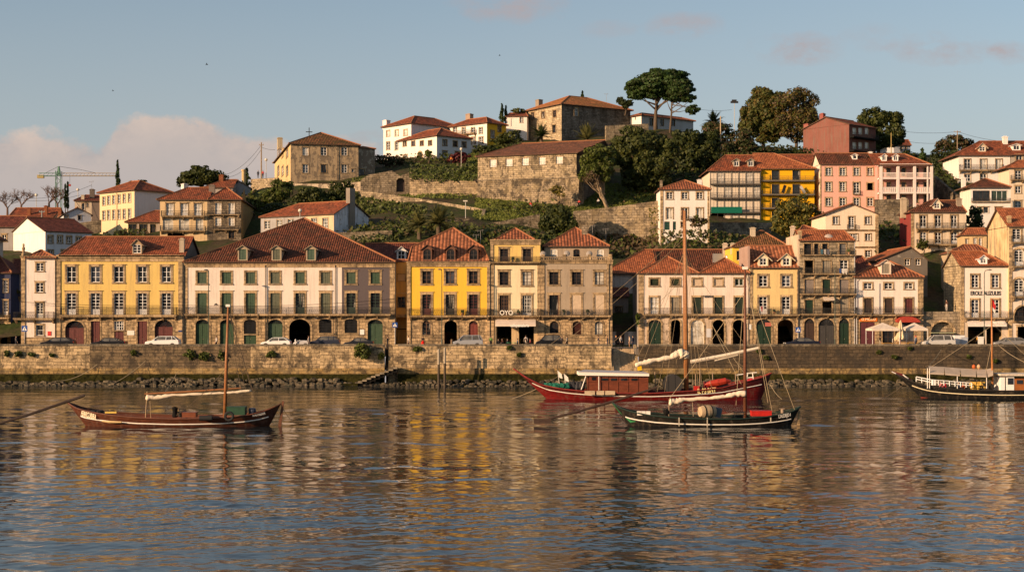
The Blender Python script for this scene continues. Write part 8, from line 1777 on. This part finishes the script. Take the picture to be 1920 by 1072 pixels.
for i, (x, c, l) in enumerate(((938, (.3, .25, .2), 'beige cafe table at the left end of the awning cafe'), (955, (.03, .25, .12), 'green cafe table left of the pillar of the awning cafe'), (966, (.04, .30, .14), 'green cafe table right of the pillar of the awning cafe'), (990, (.15, .12, .1), 'brown cafe table at the right end of the awning cafe'))): cafe_table(l, x, 206.5, c)

# ---------------------------------------------------------------- people
SKIN = plain((.50, .30, .20), .6); HAIR = plain((.05, .03, .02), .7); POSES = {}
def pose_mesh(pose):
    if pose in POSES: return POSES[pose]
    V = {}; E = []
    def j(n, p, r): V[n] = (Vector(p), r)
    hip = .93; lean = 0.0
    st = {'stand': ((.02, .0), (-.02, .0), .0), 'walk': ((.30, .06), (-.32, .14), .05), 'sit': ((0, 0), (0, 0), 0)}[pose.split('_')[0]]
    if pose.startswith('sit'): hip = .50
    j('pelvis', (0, 0, hip), .125); j('waist', (0, 0, hip + .17), .115); j('chest', (.01, 0, hip + .38), .15); j('neck', (.02, 0, hip + .55), .055); j('chin', (.035, 0, hip + .62), .075); j('head', (.02, 0, hip + .71), .098); j('crown', (.01, 0, hip + .78), .07); j('nose', (.115, 0, hip + .68), .014)
    E += [('pelvis', 'waist', 't'), ('waist', 'chest', 's'), ('chest', 'neck', 's'), ('neck', 'chin', 'k'), ('chin', 'head', 'k'), ('head', 'crown', 'k'), ('head', 'nose', 'k')]
    for s, sg in (('l', 1), ('r', -1)):
        j('sh' + s, (.0, sg * .19, hip + .47), .062); y = sg * .10
        if pose == 'stand_photo': el, ha = (.14, sg * .24, hip + .28), (.28, sg * .08, hip + .47)
        elif pose.startswith('sit'): el, ha = (.10, sg * .24, hip + .22), (.33, sg * .16, hip + .20)
        elif pose.startswith('walk'): el, ha = (-sg * .12, sg * .25, hip + .20), (-sg * .10 + .14, sg * .24, hip - .02)
        else: el, ha = (-.03, sg * .25, hip + .20), (.06, sg * .25, hip - .04)
        j('el' + s, el, .045); j('ha' + s, ha, .034); d = (Vector(ha) - Vector(el)).normalized(); h0 = Vector(ha) + d * .07; j('pa' + s, h0, .028); E += [('chest', 'sh' + s, 's'), ('sh' + s, 'el' + s, 's'), ('el' + s, 'ha' + s, 's'), ('ha' + s, 'pa' + s, 'k')]
        side = d.cross(Vector((0, 1, 0))); side = side.normalized() if side.length > .1 else Vector((1, 0, 0))
        for q, (o_, l) in enumerate(((-.03, .075), (-.01, .09), (.012, .085), (.032, .065))): a = h0 + d * .045 + side * o_; j('f%d%s' % (q, s), a, .0095); j('g%d%s' % (q, s), a + d * l * .75 + Vector((.02, -sg * .012, 0)), .008); E += [('pa' + s, 'f%d%s' % (q, s), 'k'), ('f%d%s' % (q, s), 'g%d%s' % (q, s), 'k')]
        j('th' + s, h0 - d * .02 + side * .045, .010); j('tt' + s, h0 + d * .03 + side * .07, .009); E += [('pa' + s, 'th' + s, 'k'), ('th' + s, 'tt' + s, 'k')]
        fx, fz = st[0] if sg > 0 else st[1]
        if pose.startswith('sit'): kn, an = (.42, y * 1.3, hip - .02), (.40, y * 1.2, .09)
        else: kn, an = ((fx * .62 if fx > 0 else fx * .3 + .06), y, .50 + fz * .3), (fx, y, .085 + fz * .6)
        j('hi' + s, (0, y, hip - .06), .095); j('kn' + s, kn, .062); j('an' + s, an, .043); j('to' + s, (an[0] + .17, an[1] * 1.15, max(.035, an[2] - .06)), .035); E += [('pelvis', 'hi' + s, 't'), ('hi' + s, 'kn' + s, 't'), ('kn' + s, 'an' + s, 't'), ('an' + s, 'to' + s, 'b')]
    names = list(V); me = bpy.data.meshes.new('person'); me.from_pydata([V[n][0] for n in names], [(names.index(a), names.index(b_)) for a, b_, _ in E], []); o = bpy.data.objects.new('person', me); COL.objects.link(o); md = o.modifiers.new('skin', 'SKIN'); md.use_smooth_shade = True; sb = o.modifiers.new('sub', 'SUBSURF'); sb.levels = 1
    for i, n in enumerate(names): sv_ = me.skin_vertices[0].data[i]; r = V[n][1]; sv_.radius = (r, r) if n not in ('chest', 'waist', 'pelvis') else (r * 1.15, r * .78); sv_.use_root = n == 'pelvis'
    dg = bpy.context.evaluated_depsgraph_get(); res = bpy.data.meshes.new_from_object(o.evaluated_get(dg)); bpy.data.objects.remove(o)
    seg = [(V[a][0], V[b_][0], {'k': 0, 's': 1, 't': 2, 'b': 3}[c]) for a, b_, c in E]; res.materials.clear()
    for _ in range(4): res.materials.append(None)
    for p in res.polygons:
        c = p.center; best = (9, 0)
        for a, b_, k in seg:
            ab = b_ - a; t = max(0, min(1, (c - a).dot(ab) / ab.length_squared)); dd = (c - a - ab * t).length
            if dd < best[0]: best = (dd, k)
        p.material_index = best[1]; p.use_smooth = True
    hm = MB(); hd = V['head'][0]; hm.blob((hd.x - .022, 0, hd.z + .035), (.108, .098, .10), 3, 0, 10, 6, .05); hairm = hm.mesh('hair', HAIR, True); POSES[pose] = (res, hairm); return POSES[pose]
def person(label, px, Y, shirt, legs, pose='stand', face=0, z=STREET, h_=1.0, hair=None, skirt=None, px_is_x=False, group='people along the quay', shoes=(.02, .02, .02)):
    me, hm = pose_mesh(pose); x = px if px_is_x else XP(px, Y); o = link('person', me.copy(), None, (x, Y, z), R(face)); o.scale = (h_, h_, h_); tag(o, label, 'person', group)
    for i, m in enumerate((SKIN, cloth(shirt), cloth(legs), plain(shoes))): o.data.materials[i] = m
    hr = link('hair', hm, o)
    if hair: hr.data = hm.copy(); hr.data.materials[0] = plain(hair)
    if skirt: mb = MB(); mb.lathe([(.14, 1.02), (.22, .85), (.30, .45), (.27, .44), (.12, .98)], n=12); mb.build('skirt', cloth(skirt), o)
    return o
K_ = (.015, .015, .018)
person('person in a white top and dark trousers striding before the green gates', 406, 203.4, (.7, .62, .55), K_, 'walk', 180); person('person in dark clothes with pale scarf beside the dark archway', 578.5, 203.6, (.5, .42, .36), K_, 'stand', 0); person('person in black taking a picture at the narrow stair', 726.5, 201.6, K_, (.025, .025, .03), 'stand_photo', 10); person('person in a pale shirt before the dark alley', 766, 203.4, (.7, .6, .5), K_, 'stand', 200)
person('person in a black top and long red skirt', 793, 203.0, K_, (.5, .02, .015), 'walk', 90, skirt=(.55, .02, .015)); person('person in a green vest left of the awning cafe', 920.5, 203.6, (.12, .22, .06), K_, 'stand', 60); person('person in dark jacket right of the black minivan', 1053.5, 203.2, (.06, .05, .05), K_, 'walk', 30); person('person in a grey coat walking right of the black minivan', 1063, 203.0, (.30, .26, .22), K_, 'walk', 150)
person('person in black and tan by the pale window of the beige house', 1122, 203.6, (.05, .04, .05), (.3, .24, .2), 'walk', 0); person('person in dark jeans at the right corner of the beige house', 1139, 203.4, (.04, .035, .04), (.05, .06, .09), 'stand', 180); person('person in black with orange cap at the alley mouth', 1155, 204.6, K_, K_, 'stand', -60, hair=(.5, .2, .05)); person('person in a white top walking out of the alley', 1164, 206.0, (.66, .58, .5), K_, 'walk', -60); person('person in a beige jumper at the top of the quay stair', 1180.5, 204.8, (.55, .42, .30), (.3, .17, .1), 'stand', 180); person('person in dark blue beside the beige jumper at the quay stair', 1187, 205.4, (.03, .03, .05), (.05, .06, .1), 'stand', 200)
person('person in a red hat and grey blue clothes beside the right canopy', 1717, 203.4, (.22, .24, .30), (.06, .07, .1), 'stand', 120, hair=(.55, .03, .03)); person('person in dark clothes standing behind the orange brown picnic table', 1650, 205.6, K_, (.3, .26, .2), 'stand', 0); person('person in an orange top in the dark doorway of the lettered house', 1833, 208.8, (.5, .22, .03), K_, 'stand', 200); person('person in grey at the left street mouth', 30, 206, (.14, .12, .1), (.05, .05, .06), 'walk', 0)
for i, (x, Y, c, f, l) in enumerate(((934, 206.1, (.03, .03, .04), 0, 'seated person in black at the beige cafe table'), (942, 206.6, (.4, .16, .1), 180, 'seated person in a rust top at the beige cafe table'), (951, 206.6, (.05, .05, .06), 0, 'seated person in dark grey at the left green cafe table'), (970.5, 206.4, (.12, .15, .2), 180, 'seated person in blue grey at the right green cafe table'), (985.5, 206.5, (.5, .42, .34), 0, 'seated person in beige at the brown cafe table'), (994.5, 206.5, (.4, .1, .08), 180, 'seated person in red brown at the brown cafe table'))): person(l, x, Y, c, K_, 'sit', f, group='guests of the awning cafe'); mb = MB(); mb.box(-.22, .22, -.22, .22, .40, .44); mb.box(-.22, -.18, -.22, .22, .44, .9); [mb.tube([(a, b_, 0), (a, b_, .4)], .02, 4) for a in (-.2, .2) for b_ in (-.2, .2)]; q = mb.build('cafe_chair', IRON, None, loc=(XP(x, Y), Y, STREET), rz=R(f)); tag(q, 'dark cafe chair under the ' + l.replace('seated ', ''), 'chair', 'cafe chairs')
person('person in a pale jacket standing inside the awning cafe', 986, 208.5, (.5, .45, .4), K_, 'stand', 90); 
for l, x, y, Y, c, k in (('person in red and white on the bastion meadow', 995, 394, 281, (.5, .05, .04), (.6, .55, .5)), ('person in white sitting on the park lawn near the crooked tree', 1122, 384, 281, (.6, .55, .5), K_), ('person in red sitting at the rock wall edge', 1086, 386, 280, (.5, .06, .05), K_), ('person in red at the parapet left of the old mansion', 493, 334, 316, (.5, .04, .03), K_), ('person in black at the parapet left of the old mansion', 484, 334, 316, K_, K_), ('person in orange behind the ivy hedge', 846, 308, 312, (.6, .2, .03), K_)):
    xw = XP(x, Y); person(l, xw, Y, c, k, 'sit' if 'sitting' in l else 'stand', 250, z=max(GZ(xw, Y), ZP(y, Y) - .05), px_is_x=True, group='people on the hill')
for l, x, y, Y, c in (('person in red under the tour boat canopy', 1771, 727, 170.3, (.55, .02, .04)), ('person in dark blue under the tour boat canopy', 1798, 729, 170.4, (.03, .04, .08)), ('person in rust under the tour boat canopy', 1806, 729, 169.6, (.35, .1, .05)), ('person in pink behind the red one on the tour boat', 1764, 727, 171, (.5, .2, .2))): person(l, x, Y, c, K_, 'stand', 200, z=ZP(y, Y) - .9, group='people on the tour boat')
person('person in black leaning on the garden wall beside the lettered house', 1775, 213.6, (.12, .06, .04), (.5, .45, .4), 'stand', 200, z=ZP(584, 213))

# ---------------------------------------------------------------- poles, cables, crane, birds
POLE = wood((.28, .20, .12)); 
def pole(label, px, pyb, pyt, Y, r=.14, arms=(), mat=None, name='utility_pole', cat='pole'):
    p = P(px, pyb, Y); o = empty(name, (p.x, Y, p.z), label, cat); h_ = ZP(pyt, Y) - p.z; mb = MB(); mb.tube([(0, 0, -2), (0, 0, h_)], [r, r * .7], 7); mb.build('post', mat or POLE, o)
    for i, (z, w) in enumerate(arms): mb = MB(); mb.box(-w, w, -.06, .06, h_ - z - .06, h_ - z + .06); [mb.tube([(x, 0, h_ - z), (x, 0, h_ - z + .25)], .05, 5) for x in (-w * .9, w * .9)]; mb.build('crossarm', mat or POLE, o)
    return o
pole('tall wooden pole on the skyline left of the old mansion', 490, 335, 267, 318, .18, ((.6, .5),)); pole('tall pale pole in front of the dark trees behind the veranda house', 1351, 312, 218, 312, .16, (), plain((.42, .31, .18))); pole('wooden pole with crossarm behind the upper white house', 1795, 290, 245, 335, .14, ((.3, .8),)); pole('yellowish pole before the dark skyline tree', 1671, 300, 249, 326, .12, (), plain((.36, .25, .08))); pole('grey pole before the white gabled house', 78.5, 424, 395, 262, .14, ((.2, .5),), plain((.25, .27, .25)))
def lantern(label, px, pyb, pyt, Y, kind='ball'):
    p = P(px, pyb, Y); o = empty('park_lamp', (p.x, Y, p.z), label, 'park lamp', 'lamps on the slope'); h_ = ZP(pyt, Y) - p.z; mb = MB(); mb.tube([(0, 0, -1), (0, 0, h_)], .07, 7); mb.build('pole', plain((.45, .42, .36), .5), o); mb = MB()
    if kind == 'ball': mb.lathe([(.05, -.05), (.28, .1), (.34, .32), (.22, .55), (.02, .6)], (0, 0, h_), 12)
    elif kind == 'flat': mb.box(-.45, .35, -.2, .2, h_, h_ + .22)
    else: mb.box(-.9, .9, -.2, .2, h_ - .2, h_ + .25); mb.box(-.6, .5, -.25, .25, h_ + .3, h_ + .6)
    mb.build('lamp_head', plain((.62, .56, .45), .4) if kind != 'flood' else IRON, o)
lantern('white flat headed park lamp below the path wall', 873, 414, 378, 268, 'flat'); lantern('round globe lamp above the red roof of the long low house', 562.5, 408, 398, 250); lantern('lantern on the parapet left of the old mansion', 499, 336, 302, 317); lantern('flood light mast on the skyline left of the rusty autumn tree', 1377, 240, 192, 345, 'flood'); lantern('white lamp beside the red shrub of the annex house', 865, 305, 282, 312); lantern('street lantern on the skyline above the orange roof', 68, 398, 368, 320); lantern('curved lamp left of the beige old house', 146, 376, 358, 318)
for lab, a, c, sg in (('long cable sagging from the left edge to the beige old house chimney', (-20, 361, 300), (172, 347, 313), 2.0), ('lower cable from the left edge to the beige old house', (-20, 366, 300), (150, 366, 313), 1.2), ('upper cable from the tall pole down to the round skyline tree', (490, 272, 318), (425, 327, 318), 1.0), ('lower cable from the tall pole down to the round skyline tree', (490, 280, 318), (430, 332, 318), 1.2), ('short cable from the tall pole to the old mansion', (490, 276, 318), (516, 281, 318), .2), ('cable from the skyline pines to the flood light mast', (1300, 203, 346), (1372, 206, 345), .4), ('upper cable across the sky to the pole behind the upper white house', (1690, 246, 340), (1795, 247, 335), .4), ('lower cable from the dark skyline tree to the grey tree', (1690, 263, 340), (1770, 268, 335), .4), ('cable from the crossarm pole to the right edge', (1795, 247, 335), (1930, 266, 310), .8), ('thin cable along the front of the pale yellow house', (40, 566, 211.2), (345, 572, 211.2), .25), ('thin cable along the front of the great house', (345, 572, 211.2), (740, 560, 211.2), .5)): rope(lab, a, c, sg, .03, DARK, 'cable', 'overhead_cable')
def crane():
    Y = 455; p = P(110, 400, Y); o = empty('tower_crane', (p.x, Y, 24), 'green tower crane with a long pale jib against the clouds at the left', 'crane'); zt = ZP(312, Y) - 24; zj = ZP(330, Y) - 24; G_ = plain((.10, .20, .14)); mb = MB(); a = .75
    for x in (-a, a):
        for y in (-a, a): mb.tube([(x, y, 0), (x, y, zt - 1.5)], .12, 4)
    k = 0.0; s_ = 1
    while k < zt - 3: mb.tube([(-a * s_, -a, k), (a * s_, -a, k + 1.6)], .08, 4); mb.tube([(-a, a * s_, k), (-a, -a * s_, k + 1.6)], .08, 4); k += 1.6; s_ = -s_
    mb.tube([(0, 0, zj), (0, 0, zt)], [.8, .3], 5); mb.build('mast', G_, o)
    def bm(x0, x1, nm, m):
        mb = MB(); [mb.tube([(x0, y, zj + z), (x1, y, zj + z)], .09, 4) for y, z in ((-.5, 0), (.5, 0), (0, .9))]; n = int(abs(x1 - x0) / 1.1)
        for i in range(n): xa = x0 + (x1 - x0) * i / n; xb = x0 + (x1 - x0) * (i + .5) / n; xc = x0 + (x1 - x0) * (i + 1) / n; mb.tube([(xa, -.5, zj), (xb, 0, zj + .9), (xc, -.5, zj)], .06, 4)
        mb.build(nm, m, o)
    bm(1, XP(218, Y) - p.x, 'jib', plain((.34, .27, .18))); bm(-1, XP(73, Y) - p.x, 'counter_jib', G_); mb = MB(); x = XP(77, Y) - p.x; mb.box(x - 1.1, x + .9, -.5, .5, zj - .7, zj + .3); mb.build('counterweight', plain((.34, .25, .09)), o); mb = MB(); mb.tube([(0, 0, zt), (XP(85, Y) - p.x, 0, zj + .9)], .05, 4); mb.tube([(0, 0, zt), (XP(150, Y) - p.x, 0, zj + 2.0), (XP(180, Y) - p.x, 0, zj + .9)], .05, 4); x = XP(131, Y) - p.x; mb.tube([(x, 0, zj), (x, 0, zj - 2.6)], .04, 4); mb.build('tie_rod', DARK, o); mb = MB(); mb.box(x - .3, x + .3, -.2, .2, zj - 3.2, zj - 2.603); mb.build('hook_block', paint((.4, .03, .02)), o)
crane()
for i, (px, py, l) in enumerate(((388, 122, 'small dark bird highest above the old mansion'), (212, 171, 'small dark bird above the tall pointed cypress'), (937, 105, 'small dark bird above the yellow and white hilltop house'))):
    mb = MB(); s_ = .3 if i < 1 else .2; mb.tube([(-s_, 0, 0), (-s_ * .3, 0, .02), (s_ * .4, 0, .03), (s_ * .8, 0, 0)], [.02, .07 * s_ / .4, .06 * s_ / .4, .01], 6); mb.poly([(-s_ * .2, 0, .02), (s_ * .3, 0, .02), (.05, -s_ * 1.4, s_ * .9), (-.1, -s_ * 1.2, s_ * .8)]); mb.poly([(-s_ * .2, 0, .02), (-.1, s_ * 1.2, s_ * .7), (.05, s_ * 1.4, s_ * .8), (s_ * .3, 0, .02)]); tag(mb.build('bird', DARK, loc=P(px, py, 260)), l, 'bird', 'birds in the sky')
def antenna(label, px, pyb, pyt, Y):
    p = P(px, pyb, Y); mb = MB(); h_ = ZP(pyt, Y) - p.z; mb.tube([(0, 0, -.4), (0, 0, h_)], .03, 5); mb.tube([(-.6, 0, h_ - .1), (.5, 0, h_ + .05)], .02, 4); [mb.tube([(x, -.3, h_ - .05), (x, .3, h_ - .05)], .015, 4) for x in (-.5, -.25, 0, .25)]; [mb.tube([(x, 0, h_ - .3), (x, 0, h_ + .12)], .015, 4) for x in (-.4, .3)]; tag(mb.build('roof_antenna', plain((.3, .28, .25)), loc=p), label, 'antenna', 'roof antennas')
for l, x, b_, t, Y in (('antenna on the right corner of the beige house roof', 1136, 462, 429, 219), ('antenna beside the chimney of the beige house', 1111, 440, 423, 219), ('antenna above the bright yellow house roof', 901, 460, 432, 222), ('antenna on the roof ridge of the great house neighbour', 893, 460, 440, 224), ('antenna on the stone villa ridge', 1137, 188, 176, 350), ('antenna on the old chimney of the beige old house', 172, 355, 340, 313)): antenna(l, x, b_, t, Y)
